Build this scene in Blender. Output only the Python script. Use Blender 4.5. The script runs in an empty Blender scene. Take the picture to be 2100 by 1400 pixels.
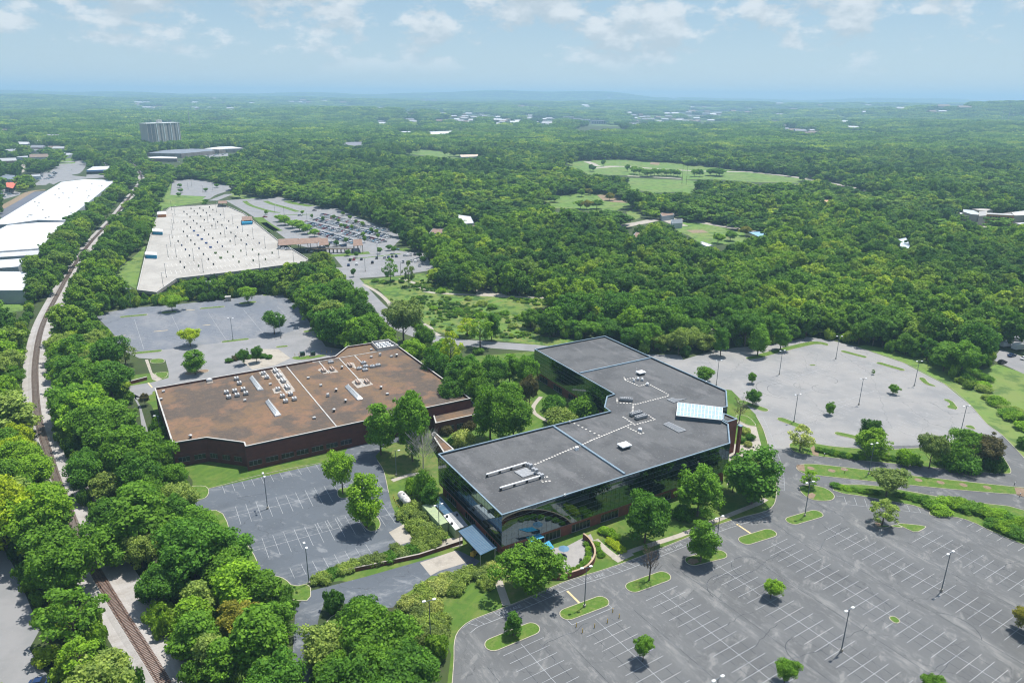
import bpy, math, random
import numpy as np
from mathutils import Vector, Matrix, geometry
HAZE = 0.00015
S = bpy.context.scene
COL = S.collection
R_ = math.radians
# ------------------------------------------------------------------ camera
CH, CF, ROLL = 115.0, 1458.0, R_(0.55)
PITCH = math.atan(500/CF)
cd = bpy.data.cameras.new('camera'); cam = bpy.data.objects.new('camera', cd); COL.objects.link(cam)
cd.sensor_width = 36; cd.lens = 36*CF/2100; cd.clip_start = 1; cd.clip_end = 60000
cam.location = (0, 0, CH)
cam.matrix_world = Matrix.Translation((0, 0, CH)) @ (Matrix.Rotation(R_(90)-PITCH, 4, 'X') @ Matrix.Rotation(-ROLL*-1, 4, 'Z'))
S.camera = cam
# ------------------------------------------------------------------ light
SUN_EL, SUN_AZ = R_(72), R_(42)          # azimuth measured from +x towards +y
sd = Vector((math.cos(SUN_EL)*math.cos(SUN_AZ), math.cos(SUN_EL)*math.sin(SUN_AZ), math.sin(SUN_EL)))
sl = bpy.data.lights.new('sun', 'SUN'); sl.energy = 4.8; sl.angle = R_(0.55); sl.color = (1.0, 0.955, 0.88)
so = bpy.data.objects.new('sun', sl); COL.objects.link(so); so.rotation_euler = sd.to_track_quat('Z', 'Y').to_euler(); so.location = (0, 0, 400)
w = bpy.data.worlds.new('World'); S.world = w; w.use_nodes = True
nt = w.node_tree; nt.nodes.clear()
def N(nt, t, **k):
    n = nt.nodes.new(t)
    for a, b in k.items(): setattr(n, a, b)
    return n
def L(nt, a, b): nt.links.new(a, b)
out = N(nt, 'ShaderNodeOutputWorld'); bg = N(nt, 'ShaderNodeBackground'); bg.inputs[1].default_value = 0.135
sky = N(nt, 'ShaderNodeTexSky'); sky.sky_type = 'NISHITA'; sky.sun_disc = False
sky.sun_elevation = SUN_EL; sky.sun_rotation = R_(90)-SUN_AZ; sky.air_density = 1.0; sky.dust_density = 0.25; sky.ozone_density = 3.5; sky.altitude = 150
tc = N(nt, 'ShaderNodeTexCoord')
mp = N(nt, 'ShaderNodeMapping'); mp.inputs['Scale'].default_value = (1, 1, 2.2); mp.inputs['Location'].default_value = (3.1, 0.7, 0.13)
L(nt, tc.outputs['Generated'], mp.inputs[0])
n1 = N(nt, 'ShaderNodeTexNoise'); n1.inputs['Scale'].default_value = 11; n1.inputs['Detail'].default_value = 10; n1.inputs['Roughness'].default_value = 0.62
n2 = N(nt, 'ShaderNodeTexNoise'); n2.inputs['Scale'].default_value = 4.5; n2.inputs['Detail'].default_value = 3
L(nt, mp.outputs[0], n1.inputs[0]); L(nt, mp.outputs[0], n2.inputs[0])
sx = N(nt, 'ShaderNodeSeparateXYZ'); L(nt, tc.outputs['Generated'], sx.inputs[0])
def M(nt, op, a, b=None, c=None, clamp=False):
    n = N(nt, 'ShaderNodeMath', operation=op); n.use_clamp = clamp
    for i, v in enumerate((a, b, c)):
        if v is None: continue
        if isinstance(v, (int, float)): n.inputs[i].default_value = v
        else: L(nt, v, n.inputs[i])
    return n.outputs[0]
def ramp(nt, v, a, b, c=0.0, d=1.0, kind='SMOOTHSTEP'):
    n = N(nt, 'ShaderNodeMapRange'); n.interpolation_type = kind
    L(nt, v, n.inputs[0])
    for i, x in enumerate((a, b, c, d)): n.inputs[i+1].default_value = x
    return n.outputs[0]
def mixc(nt, f, a, b, mode='MIX'):
    n = N(nt, 'ShaderNodeMix', data_type='RGBA', blend_type=mode)
    if isinstance(f, (int, float)): n.inputs[0].default_value = f
    else: L(nt, f, n.inputs[0])
    for i, v in ((6, a), (7, b)):
        if isinstance(v, (tuple, list)): n.inputs[i].default_value = (*v[:3], 1)
        else: L(nt, v, n.inputs[i])
    return n.outputs[2]
hi = ramp(nt, sx.outputs[2], 0.035, 0.125, 0.0, 0.05)      # clouds thicken with height above the horizon
cl = M(nt, 'ADD', n1.outputs[0], M(nt, 'MULTIPLY', M(nt, 'SUBTRACT', n2.outputs[0], 0.5), 0.35))
cl = M(nt, 'ADD', cl, hi)
cm = ramp(nt, cl, 0.515, 0.63)
cm = M(nt, 'MULTIPLY', cm, ramp(nt, sx.outputs[2], 0.018, 0.06))
up_ = N(nt, 'ShaderNodeVectorMath', operation='ADD'); L(nt, mp.outputs[0], up_.inputs[0]); up_.inputs[1].default_value = (0, 0, .035)
n3 = N(nt, 'ShaderNodeTexNoise'); n3.inputs['Scale'].default_value = 11; n3.inputs['Detail'].default_value = 5; n3.inputs['Roughness'].default_value = 0.55; L(nt, up_.outputs[0], n3.inputs[0])
lit = ramp(nt, M(nt, 'SUBTRACT', n1.outputs[0], n3.outputs[0]), -.10, .12)  # cloud shading put into the colour: brighter tops, greyer undersides
low = mixc(nt, ramp(nt, sx.outputs[2], .0, .13), (2.45, 3.02, 3.45), (1.80, 2.58, 3.20))      # pale summer air near the horizon
skyb = mixc(nt, ramp(nt, sx.outputs[2], .12, .5, .8, 0), sky.outputs[0], low)
skyc = mixc(nt, M(nt, 'MULTIPLY', cm, 0.78), skyb, mixc(nt, lit, (2.9, 3.3, 3.6), (4.5, 4.65, 4.75)))
L(nt, skyc, bg.inputs[0]); L(nt, bg.outputs[0], out.inputs[0])
S.view_settings.view_transform = 'Standard'; S.view_settings.look = 'None'; S.view_settings.exposure = 0.5; S.view_settings.gamma = 1
S.cycles.max_bounces = 6; S.cycles.diffuse_bounces = 2; S.cycles.glossy_bounces = 3; S.cycles.volume_bounces = 0; S.cycles.transmission_bounces = 2
S.cycles.use_denoising = True; S.cycles.filter_width = 1.15
S.cycles.use_adaptive_sampling = True; S.cycles.adaptive_threshold = 0.02
# ------------------------------------------------------------------ photograph pixel -> point on a level plane
def ray(px, py):
    x = px-1050; y = py-700; c, s = math.cos(ROLL), math.sin(ROLL)
    xr = x*c+y*s; yr = -x*s+y*c
    return xr, CF*math.cos(PITCH)-yr*math.sin(PITCH), -yr*math.cos(PITCH)-CF*math.sin(PITCH)
def G(px, py, z=0.0):
    d = ray(px, py); t = (CH-z)/-d[2]; return (d[0]*t, d[1]*t)
def HG(top, bot):
    b = G(*bot); r = math.hypot(*b); d = ray(*top); return CH+d[2]*r/math.hypot(d[0], d[1])
def PX(x, y, z):
    cy, sy = math.cos(PITCH), math.sin(PITCH)
    f = y*cy-(z-CH)*sy; u = y*sy+(z-CH)*cy
    X = x/f*CF; Y = -u/f*CF; c, s = np.cos(ROLL), np.sin(ROLL)
    return 1050+X*c-Y*s, 700+X*s+Y*c
def cr(ox, oy, k): return lambda l: [(ox+x/k, oy+y/k) for x, y in l]
K = 2.979
ca, cb, cc, c_d, cf_, c_h, c_i, cj, ck = [cr(x, y, K) for x, y in ((0,180),(700,180),(1400,180),(0,600),(700,600),(1400,600),(0,930),(700,930),(1400,930))]
ce = cr(300, 650, 3.0); c2 = cr(430, 720, 7.0); c3 = cr(640, 690, 7.0); c4 = cr(780, 1000, 7.0); c5 = cr(1000, 1040, 7.0)
c6 = cr(1180, 740, 6.0); c7 = cr(280, 390, 5.8333); c8 = cr(540, 400, 5.8333); c0 = cr(180, 1130, 5.185); c9 = cr(1100, 210, 5.25); cA = cr(0, 300, 7.0); cB = cr(280, 230, 8.75); cC = cr(1900, 400, 10.5); cD = cr(700, 210, 7.0); cE = cr(1950, 640, 11.667); cG = cr(1000, 1150, 7.0)
def WP(l, z=0.0): return [G(x, y, z) for x, y in l]
# ------------------------------------------------------------------ objects
def tag(o, label=None, cat=None, group=None, kind=None):
    if label: o['label'] = label
    if cat: o['category'] = cat
    if group: o['group'] = group
    if kind: o['kind'] = kind
    return o
def thing(name, label, cat, loc=(0, 0, 0), rz=0, group=None):
    o = bpy.data.objects.new(name, None); COL.objects.link(o); o.empty_display_size = 0.5
    o.location = loc; o.rotation_euler = (0, 0, rz); return tag(o, label, cat, group)
def copy_tree(o, parent=None):
    c = o.copy(); COL.objects.link(c); c.parent = parent
    for ch in list(o.children): copy_tree(ch, c)
    return c
class MB:
    def __init__(s): s.v = []; s.f = []; s.m = []
    def add(s, vs, fs, mi=0):
        b = len(s.v); s.v += [tuple(v) for v in vs]; s.f += [tuple(i+b for i in f) for f in fs]; s.m += [mi]*len(fs); return s
    def box(s, c, d, rz=0, mi=0, tilt=None):
        cx, cy, cz = c; dx, dy, dz = d[0]/2, d[1]/2, d[2]/2; ca_, sa = math.cos(rz), math.sin(rz)
        vs = []
        for z in (-dz, dz):
            for x, y in ((-dx, -dy), (dx, -dy), (dx, dy), (-dx, dy)): vs.append((cx+x*ca_-y*sa, cy+x*sa+y*ca_, cz+z))
        return s.add(vs, [(3,2,1,0),(4,5,6,7),(0,1,5,4),(1,2,6,5),(2,3,7,6),(3,0,4,7)], mi)
    def tube(s, a, b, r0, r1=None, n=6, mi=0):
        a = Vector(a); b = Vector(b); r1 = r0 if r1 is None else r1; d = (b-a)
        if d.length < 1e-6: return s
        q = d.to_track_quat('Z', 'Y'); vs = []
        for p, r in ((a, r0), (b, r1)):
            for i in range(n):
                t = 2*math.pi*i/n; vs.append(p+q@Vector((r*math.cos(t), r*math.sin(t), 0)))
        fs = [(i, (i+1)%n, n+(i+1)%n, n+i) for i in range(n)]+[tuple(range(n-1, -1, -1)), tuple(range(n, 2*n))]
        return s.add(vs, fs, mi)
    def poly(s, pts, z, mi=0, up=True):
        t = geometry.tessellate_polygon([[Vector((x, y, 0)) for x, y in pts]])
        fs = []
        for a, b, c in t:
            ar = (pts[b][0]-pts[a][0])*(pts[c][1]-pts[a][1])-(pts[b][1]-pts[a][1])*(pts[c][0]-pts[a][0])
            fs.append((a, b, c) if (ar > 0) == up else (a, c, b))
        return s.add([(x, y, z) for x, y in pts], fs, mi)
    def walls(s, pts, z0, z1, mi=0, closed=True):
        pts = ccw(pts) if closed else pts; n = len(pts); vs = [(x, y, z0) for x, y in pts]+[(x, y, z1) for x, y in pts]
        return s.add(vs, [(i, (i+1)%n, n+(i+1)%n, n+i) for i in range(n if closed else n-1)], mi)
    def prism(s, pts, z0, z1, mi=0):
        s.walls(pts, z0, z1, mi); s.poly(pts, z1, mi); return s.poly(pts, z0, mi, up=False)
    def ring(s, pts, w0, w1, z0, z1, mi=0):
        pts = ccw(pts); a = inset(pts, w0); b = inset(pts, w1); n = len(pts)
        vs = [(x, y, z0) for x, y in a]+[(x, y, z1) for x, y in a]+[(x, y, z0) for x, y in b]+[(x, y, z1) for x, y in b]; fs = []
        for i in range(n):
            j = (i+1)%n; fs += [(i, j, n+j, n+i), (n+i, n+j, 3*n+j, 3*n+i), (2*n+j, 2*n+i, 3*n+i, 3*n+j), (j, i, 2*n+i, 2*n+j)]
        return s.add(vs, fs, mi)
    def quad3(s, a, b, c, d, mi=0): return s.add([a, b, c, d], [(0, 1, 2, 3)], mi)
    def build(s, name, mat, parent=None, smooth=False, loc=None):
        me = bpy.data.meshes.new(name); me.from_pydata(s.v, [], s.f)
        for m in (mat if isinstance(mat, (list, tuple)) else [mat]): me.materials.append(m)
        if any(s.m): me.polygons.foreach_set('material_index', s.m)
        if smooth: me.polygons.foreach_set('use_smooth', [True]*len(me.polygons))
        me.update(); o = bpy.data.objects.new(name, me); COL.objects.link(o)
        if parent: o.parent = parent
        if loc: o.location = loc
        return o
def ccw(p):
    a = sum(p[i][0]*p[(i+1)%len(p)][1]-p[(i+1)%len(p)][0]*p[i][1] for i in range(len(p)))
    return list(p) if a > 0 else list(p)[::-1]
def inset(p, d):
    n = len(p); o = []
    for i in range(n):
        a, b, c = Vector(p[i-1]), Vector(p[i]), Vector(p[(i+1)%n])
        e1 = (b-a).normalized(); e2 = (c-b).normalized(); n1_ = Vector((-e1.y, e1.x)); n2_ = Vector((-e2.y, e2.x))
        m = n1_+n2_; k = max(m.length, 0.5); m.normalize(); cosv = max(m.dot(n1_), 0.45); q = b+m*(d/cosv); o.append((q.x, q.y))
    return o
def smooth_line(pts, step=3.0):
    p = [np.array(q, float) for q in pts]; p = [2*p[0]-p[1]]+p+[2*p[-1]-p[-2]]; o = []
    for i in range(1, len(p)-2):
        n = max(2, int(np.linalg.norm(p[i+1]-p[i])/step))
        for k in range(n):
            t = k/n; o.append(0.5*((2*p[i])+(-p[i-1]+p[i+1])*t+(2*p[i-1]-5*p[i]+4*p[i+1]-p[i+2])*t*t+(-p[i-1]+3*p[i]-3*p[i+1]+p[i+2])*t**3))
    o.append(p[-2]); return o
def normals2(p):
    t = [p[min(i+1, len(p)-1)]-p[max(i-1, 0)] for i in range(len(p))]
    return [np.array((-q[1], q[0]))/max(np.linalg.norm(q), 1e-9) for q in t]
def strip(mb, pts, w0, w1, z, mi=0, z1=None):
    nn = normals2(pts); vs = []
    for p, q in zip(pts, nn): vs += [(*(p+q*w0), z), (*(p+q*w1), z)]
    mb.add(vs, [(2*i, 2*i+2, 2*i+3, 2*i+1) if w1 > w0 else (2*i+1, 2*i+3, 2*i+2, 2*i) for i in range(len(pts)-1)], mi); return mb
def capsule(a, b, r, n=8):
    a = np.array(a); b = np.array(b); t = math.atan2(*(b-a)[::-1]); o = []
    for c, t0 in ((b, t-math.pi/2), (a, t+math.pi/2)):
        for i in range(n+1): o.append((c[0]+r*math.cos(t0+math.pi*i/n), c[1]+r*math.sin(t0+math.pi*i/n)))
    return o
def round_poly(pts, k=2):
    p = [np.array(q, float) for q in pts]
    for _ in range(k):
        q = []
        for i in range(len(p)): a, b = p[i], p[(i+1)%len(p)]; q += [a*.75+b*.25, a*.25+b*.75]
        p = q
    return [tuple(q) for q in p]
ORDW = ['first','second','third','fourth','fifth','sixth','seventh','eighth','ninth','tenth','eleventh','twelfth']
def ordw(n):
    if n < 12: return ORDW[n]
    n += 1; return '%d%s' % (n, 'th' if n % 100 in (11, 12, 13) else {1: 'st', 2: 'nd', 3: 'rd'}.get(n % 10, 'th'))
# ------------------------------------------------------------------ materials
def mat(name, c1, c2=None, scale=1.0, rough=0.8, metal=0.0, detail=4, lo=0.35, hi=0.65, coord='pos', stretch=None, bump=0.0, spec=None):
    m = bpy.data.materials.new(name); m.use_nodes = True; t = m.node_tree; b = t.nodes['Principled BSDF']
    b.inputs['Roughness'].default_value = rough; b.inputs['Metallic'].default_value = metal; b.inputs['Base Color'].default_value = (*c1, 1)
    if spec is not None: b.inputs['Specular IOR Level'].default_value = spec
    if c2:
        if coord == 'pos': g = N(t, 'ShaderNodeNewGeometry').outputs['Position']
        else: g = N(t, 'ShaderNodeTexCoord').outputs['Object']
        if stretch:
            q = N(t, 'ShaderNodeMapping'); q.inputs['Scale'].default_value = stretch[:3]
            if len(stretch) > 3: q.inputs['Rotation'].default_value = (0, 0, stretch[3])
            L(t, g, q.inputs[0]); g = q.outputs[0]
        n = N(t, 'ShaderNodeTexNoise'); n.inputs['Scale'].default_value = scale; n.inputs['Detail'].default_value = detail; n.inputs['Roughness'].default_value = 0.6
        L(t, g, n.inputs[0]); L(t, mixc(t, ramp(t, n.outputs[0], lo, hi), c1, c2), b.inputs['Base Color'])
        if bump:
            u = N(t, 'ShaderNodeBump'); u.inputs['Strength'].default_value = bump; u.inputs['Distance'].default_value = 0.2; L(t, n.outputs[0], u.inputs['Height']); L(t, u.outputs[0], b.inputs['Normal'])
    return m
def layered(name, base, layers, rough=0.9):
    """base colour, then (colour, noise scale, low, high, strength, stretch or None) laid over it"""
    m = bpy.data.materials.new(name); m.use_nodes = True; t = m.node_tree; b = t.nodes['Principled BSDF']; b.inputs['Roughness'].default_value = rough
    b.inputs['Specular IOR Level'].default_value = 0.25
    g = N(t, 'ShaderNodeNewGeometry').outputs['Position']; col = base
    for c, sc, lo, hi_, st, stretch in layers:
        v = g
        if stretch:
            q = N(t, 'ShaderNodeMapping'); q.vector_type = 'POINT'; q.inputs['Rotation'].default_value = (0, 0, stretch[2]); L(t, g, q.inputs[0])
            q2 = N(t, 'ShaderNodeMapping'); q2.inputs['Scale'].default_value = (stretch[0], stretch[1], 1); L(t, q.outputs[0], q2.inputs[0]); v = q2.outputs[0]
        if sc < 0:      # cracks: thin lines where cells meet
            n0 = N(t, 'ShaderNodeTexNoise'); n0.inputs['Scale'].default_value = 0.35; n0.inputs['Detail'].default_value = 5; L(t, v, n0.inputs[0])
            ad = N(t, 'ShaderNodeVectorMath', operation='MULTIPLY_ADD'); L(t, n0.outputs[1], ad.inputs[0]); ad.inputs[1].default_value = (4, 4, 0); L(t, v, ad.inputs[2])
            n = N(t, 'ShaderNodeTexVoronoi', feature='DISTANCE_TO_EDGE'); n.inputs['Scale'].default_value = -sc; L(t, ad.outputs[0], n.inputs[0]); f = ramp(t, n.outputs[0], lo, hi_, 1, 0)
        else:
            n = N(t, 'ShaderNodeTexNoise'); n.inputs['Scale'].default_value = sc; n.inputs['Detail'].default_value = 6; n.inputs['Roughness'].default_value = 0.62; L(t, v, n.inputs[0]); f = ramp(t, n.outputs[0], lo, hi_)
        col = mixc(t, M(t, 'MULTIPLY', f, st), col, c)
    if isinstance(col, tuple): b.inputs['Base Color'].default_value = (*col, 1)
    else: L(t, col, b.inputs['Base Color'])
    return m
AX = R_(31.6)
def lot_asphalt(name, base, worn, period, offset, ang, spot=.5):
    m = layered(name, base, [(tuple(x*0.80 for x in base), 0.05, .45, .62, .7, None), (worn, .30, .56, .68, .45, (1, .45, ang)), ((.19,.198,.205), 1.1, .60, .72, spot, None), (tuple(x*.70 for x in base), 2.2, .55, .72, .5, None), ((.035,.04,.047), -0.07, .0, .005, .45, None)])
    t = m.node_tree; b = t.nodes['Principled BSDF']; cur = b.inputs['Base Color'].links[0].from_socket
    g = N(t, 'ShaderNodeNewGeometry').outputs['Position']
    vm = N(t, 'ShaderNodeVectorMath', operation='DOT_PRODUCT'); L(t, g, vm.inputs[0]); vm.inputs[1].default_value = (math.cos(ang), math.sin(ang), 0)
    ph = M(t, 'MULTIPLY', M(t, 'ADD', vm.outputs['Value'], -offset), 2*math.pi/period); cs = M(t, 'COSINE', ph)
    q = N(t, 'ShaderNodeMapping'); q.inputs['Rotation'].default_value = (0, 0, -ang); L(t, g, q.inputs[0])
    for sc_, st_, lo_, hi2, amp in ((.30, .22, .48, .68, .45), (1.0, .35, .50, .66, .34)):
        q2 = N(t, 'ShaderNodeMapping'); q2.inputs['Scale'].default_value = (1, st_, 1); L(t, q.outputs[0], q2.inputs[0])
        n = N(t, 'ShaderNodeTexNoise'); n.inputs['Scale'].default_value = sc_; n.inputs['Detail'].default_value = 8; n.inputs['Roughness'].default_value = .7; L(t, q2.outputs[0], n.inputs[0])
        f = M(t, 'MULTIPLY', ramp(t, cs, -.1, 1.0), ramp(t, n.outputs[0], lo_, hi2)); cur = mixc(t, M(t, 'MULTIPLY', f, amp), cur, worn)
    L(t, cur, b.inputs['Base Color']); return m
A_MAIN = lot_asphalt('asphalt_main', (.118,.122,.125), (.27,.27,.262), 19.85, 120.0, R_(32.4))
A_LEFT = lot_asphalt('asphalt_left', (.096,.110,.128), (.27,.282,.292), 18.0, -2.0, R_(118), .85)
A_UPPER = layered('asphalt_upper', (.255,.25,.243), [((.19,.195,.2), .05, .4, .65, .8, None), ((.28,.28,.275), .25, .5, .7, .6, None), ((.15,.155,.16), 1.5, .58, .75, .5, None), ((.12,.125,.13), -.04, 0, .006, .6, None)])
A_NORTH = layered('asphalt_north', (.14,.155,.18), [((.21,.215,.225), .07, .42, .66, .8, (1, .4, R_(-30))), ((.11,.125,.15), .4, .5, .7, .6, None), ((.05,.055,.06), -.05, 0, .006, .6, None)])
A_ROAD = layered('asphalt_road', (.23,.23,.235), [((.18,.185,.19), .1, .4, .65, .7, None), ((.30,.30,.29), 1.2, .6, .75, .4, None)])
CONC = layered('concrete', (.34,.31,.265), [((.23,.21,.18), .25, .45, .7, .7, None), ((.42,.39,.34), 1.4, .5, .7, .5, None)])
KERB = layered('kerb_concrete', (.40,.37,.29), [((.27,.25,.20), .8, .45, .7, .7, None)])
DECK = layered('deck_concrete', (.355,.34,.312), [((.275,.262,.24), .06, .42, .62, .7, None), ((.43,.41,.37), .5, .5, .7, .5, None), ((.26,.245,.22), -.06, 0, .012, .5, None)])
LAWN = layered('mown_grass', (.065,.13,.018), [((.125,.16,.035), .12, .45, .62, .9, None), ((.10,.165,.022), .5, .5, .6, .6, (1, .15, .5)), ((.04,.09,.014), .5, .5, .7, .7, None), ((.14,.15,.05), 2.2, .55, .75, .45, None)])
ISL = layered('island_grass', (.075,.145,.018), [((.125,.17,.035), .45, .45, .62, .85, None), ((.045,.095,.014), 1.6, .5, .66, .7, None), ((.17,.16,.07), 1.1, .60, .72, .6, None)])
DRYL = layered('dry_lawn', (.13,.155,.045), [((.075,.13,.025), .3, .4, .6, .9, None), ((.19,.16,.085), .9, .55, .7, .6, None)])
MEAD = layered('meadow_grass', (.105,.175,.030), [((.17,.19,.055), .05, .40, .60, .9, None), ((.045,.10,.02), .16, .47, .58, .95, None), ((.10,.20,.03), .07, .52, .62, .8, None), ((.24,.20,.05), .035, .60, .66, .7, None), ((.04,.08,.02), .8, .52, .7, .6, None), ((.17,.13,.07), .3, .64, .74, .8, None)])
FLOOR = layered('woodland_ground', (.035,.055,.018), [((.06,.085,.025), .03, .4, .65, .8, None), ((.055,.05,.03), .3, .5, .7, .6, None), ((.09,.13,.035), .008, .55, .7, .5, None)])
FIELD = layered('field_grass', (.115,.20,.038), [((.16,.20,.06), .02, .4, .65, .8, None), ((.06,.115,.028), .12, .48, .6, .8, None), ((.2,.18,.1), .03, .62, .7, .7, None)])
BALL = layered('ballast', (.34,.325,.315), [((.25,.23,.21), .25, .4, .7, .8, (1, .3, .9)), ((.42,.40,.38), 2.5, .5, .7, .7, None), ((.15,.13,.11), 4.0, .58, .7, .7, None)])
DIRT = layered('bare_soil', (.24,.18,.12), [((.15,.12,.07), .6, .4, .7, .8, None), ((.33,.27,.2), 1.6, .5, .7, .5, None)])
MULCH = layered('mulch', (.23,.17,.12), [((.15,.105,.07), 1.5, .4, .7, .8, None)])
def worn_paint(name, c, under, lo=.38, hi_=.5):
    return layered(name, c, [(under, .9, lo+.18, hi_+.2, .85, None), (under, .12, .5, .66, .6, None)])
PAINT = worn_paint('white_road_paint', (.315,.33,.345), (.15,.16,.175))
FAINT = worn_paint('faded_road_paint', (.36,.365,.37), (.24,.243,.245), .3, .4)
YEL = worn_paint('yellow_road_paint', (.60,.47,.26), (.3,.28,.22))
SEAL = layered('crack_sealant', (.035,.042,.052), [((.10,.11,.13), .5, .5, .62, .9, None)])
BRICK = mat('dark_red_brick', (.125,.040,.028), (.085,.028,.022), 0.6, .85, lo=.3, hi=.7)
BRICK2 = mat('red_brick', (.22,.068,.042), (.15,.048,.034), 0.5, .85)
BROOF = layered('brown_gravel_roof', (.160,.103,.060), [((.072,.062,.054), .055, .44, .55, .9, None), ((.205,.118,.070), .10, .50, .62, .8, None), ((.11,.08,.062), .9, .45, .6, .6, None), ((.13,.095,.072), .35, .52, .68, .65, None), ((.3,.2,.13), 3, .55, .75, .5, None)])
GROOF = layered('grey_gravel_roof', (.102,.104,.106), [((.072,.074,.077), .07, .44, .58, .85, None), ((.14,.14,.142), .16, .52, .66, .75, (1, .4, R_(-31))), ((.20,.20,.20), 1.3, .56, .70, .55, None), ((.055,.055,.06), 1.5, .55, .72, .5, None)])
WHITE = layered('white_membrane', (.56,.57,.58), [((.44,.45,.46), .03, .45, .65, .7, None), ((.40,.40,.39), .5, .60, .74, .5, (1, .06, R_(20))), ((.62,.63,.64), .12, .5, .6, .6, (.05, 1, R_(20)))], .6)
WPNT = mat('white_paint', (.72,.73,.73), None, 1, .5)
UNITP = mat('weathered_unit_paint', (.50,.50,.49), (.38,.38,.37), 1.5, .6)
COPE = mat('pale_coping', (.47,.455,.43), (.38,.37,.345), .4, .5)
COPEB = mat('pale_blue_coping', (.24,.32,.38), (.19,.26,.31), .4, .4, .2)
FLASH = mat('dark_blue_flashing', (.045,.075,.10), None, 1, .5)
GALV = mat('galvanised_metal', (.45,.46,.47), (.34,.35,.36), 2, .45, .4)
GREYM = mat('grey_metal', (.33,.34,.35), (.26,.27,.28), 1.5, .5, .3)
DARKM = mat('dark_metal', (.03,.032,.036), None, 1, .5, .3)
POLEM = mat('bronze_pole_metal', (.13,.16,.19), None, 1, .45, .4)
BLUEM = mat('blue_standing_seam', (.10,.19,.28), (.085,.165,.25), .3, .35, .45)
YELM = mat('yellow_paint', (.62,.40,.04), (.45,.28,.04), 3, .5)
GREENM = mat('sage_green_metal', (.33,.40,.22), (.27,.34,.2), .8, .5)
TEAL = mat('teal_awning', (.015,.25,.42), None, 1, .6)
BROWNR = mat('brown_shingle', (.24,.16,.12), (.18,.12,.09), .5, .9)
WOOD = mat('weathered_timber', (.12,.09,.06), (.08,.06,.04), 2, .9)
DGLASS = mat('dark_glass', (.012,.016,.02), None, 1, .12, 0, spec=.4)
RUST = mat('rusty_rail', (.115,.055,.035), (.07,.035,.025), 3, .6, .3)
TIEF = mat('weathered_sleeper', (.24,.20,.17), (.18,.145,.12), 1.2, .9)
TIE = mat('timber_sleeper', (.19,.115,.085), (.12,.075,.055), 1.2, .9)
def mirror_glass():
    m = bpy.data.materials.new('mirror_glass'); m.use_nodes = True; t = m.node_tree; b = t.nodes['Principled BSDF']
    b.inputs['Metallic'].default_value = 1; b.inputs['Roughness'].default_value = .015; b.inputs['Base Color'].default_value = (.19,.25,.27,1)
    g = N(t, 'ShaderNodeNewGeometry'); q = N(t, 'ShaderNodeTexNoise'); q.inputs['Scale'].default_value = .22; q.inputs['Detail'].default_value = 1; L(t, g.outputs['Position'], q.inputs[0])
    u = N(t, 'ShaderNodeBump'); u.inputs['Strength'].default_value = .12; u.inputs['Distance'].default_value = .12; L(t, q.outputs[0], u.inputs['Height']); L(t, u.outputs[0], b.inputs['Normal'])
    v = N(t, 'ShaderNodeTexVoronoi'); v.inputs['Scale'].default_value = .5; L(t, g.outputs['Position'], v.inputs[0])
    L(t, mixc(t, M(t, 'MULTIPLY', ramp(t, v.outputs['Distance'], 0, 1), .35), (.145,.19,.215), (.10,.14,.165)), b.inputs['Base Color']); return m
MGLASS = mirror_glass()
SKYGL = mat('skylight_panels', (.34,.44,.50), (.28,.38,.45), .8, .12, .0, spec=.9)
def car_paint(n, c): return mat('car_paint_'+n, c, None, 1, .25, .2)
CARC = {'white': (.72,.73,.74), 'silver': (.42,.44,.46), 'black': (.02,.021,.024), 'dark blue': (.02,.045,.12), 'grey': (.13,.14,.15), 'red': (.30,.02,.02), 'pale blue': (.22,.36,.45)}
CARM = {k: car_paint(k.replace(' ', '_'), v) for k, v in CARC.items()}
# ------------------------------------------------------------------ terrain
def sm(a, b, x): t = np.clip((x-a)/(b-a), 0, 1); return t*t*(3-2*t)
def bump(x, y, px, d, w, dw, h):
    """a hill seen at picture column px, d metres off, w wide, dw deep, h high"""
    a = (px-1050)/CF; cx = a*d; return h*np.exp(-((x-cx)/w)**2-((y-d)/dw)**2)
def HT(x, y):
    x = np.asarray(x, float); y = np.asarray(y, float); d = np.hypot(x, y)
    h = sm(2600, 13000, d)*62
    h = h+sm(1700, 4500, d)*(13*np.sin(x/610+1.3+y/2100)*np.cos(y/740+.4)+9*np.sin(x/290+y/410)+7*np.sin(y/330-x/900))
    for b in ((1215, 13500, 1100, 900, 110), (960, 13800, 1300, 700, 75), (1090, 14000, 1700, 700, 60), (700, 13500, 3200, 900, 62), (180, 12000, 3200, 900, 60), (30, 7000, 1500, 900, 25), (420, 9500, 1900, 700, 22), (1420, 14500, 1600, 700, 45), (1800, 14500, 900, 600, 62), (1700, 14400, 1300, 600, 45), (1900, 14600, 700, 500, 58),
              (2000, 4700, 620, 650, 52), (2200, 4600, 900, 700, 50), (1750, 7600, 1500, 800, 28), (1350, 8200, 1900, 800, 24), (850, 7800, 2100, 700, 20), (2080, 2700, 420, 500, 18)):
        h = h+bump(x, y, *b)
    return h
def struct(name, mb, m): return tag(mb.build(name, m), kind='structure')
g = MB()
ys = np.concatenate([np.arange(-900, 2000, 290), np.linspace(2000, 16500, 110)]); xs = np.linspace(-14500, 14500, 170)
gv = []
for y in ys:
    for x in xs: gv.append((x, y, float(HT(x, y)) if y > 0 else 0.0))
nx = len(xs); g.add(gv, [(j*nx+i, j*nx+i+1, (j+1)*nx+i+1, (j+1)*nx+i) for j in range(len(ys)-1) for i in range(nx-1)])
struct('ground', g, FLOOR)
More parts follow.
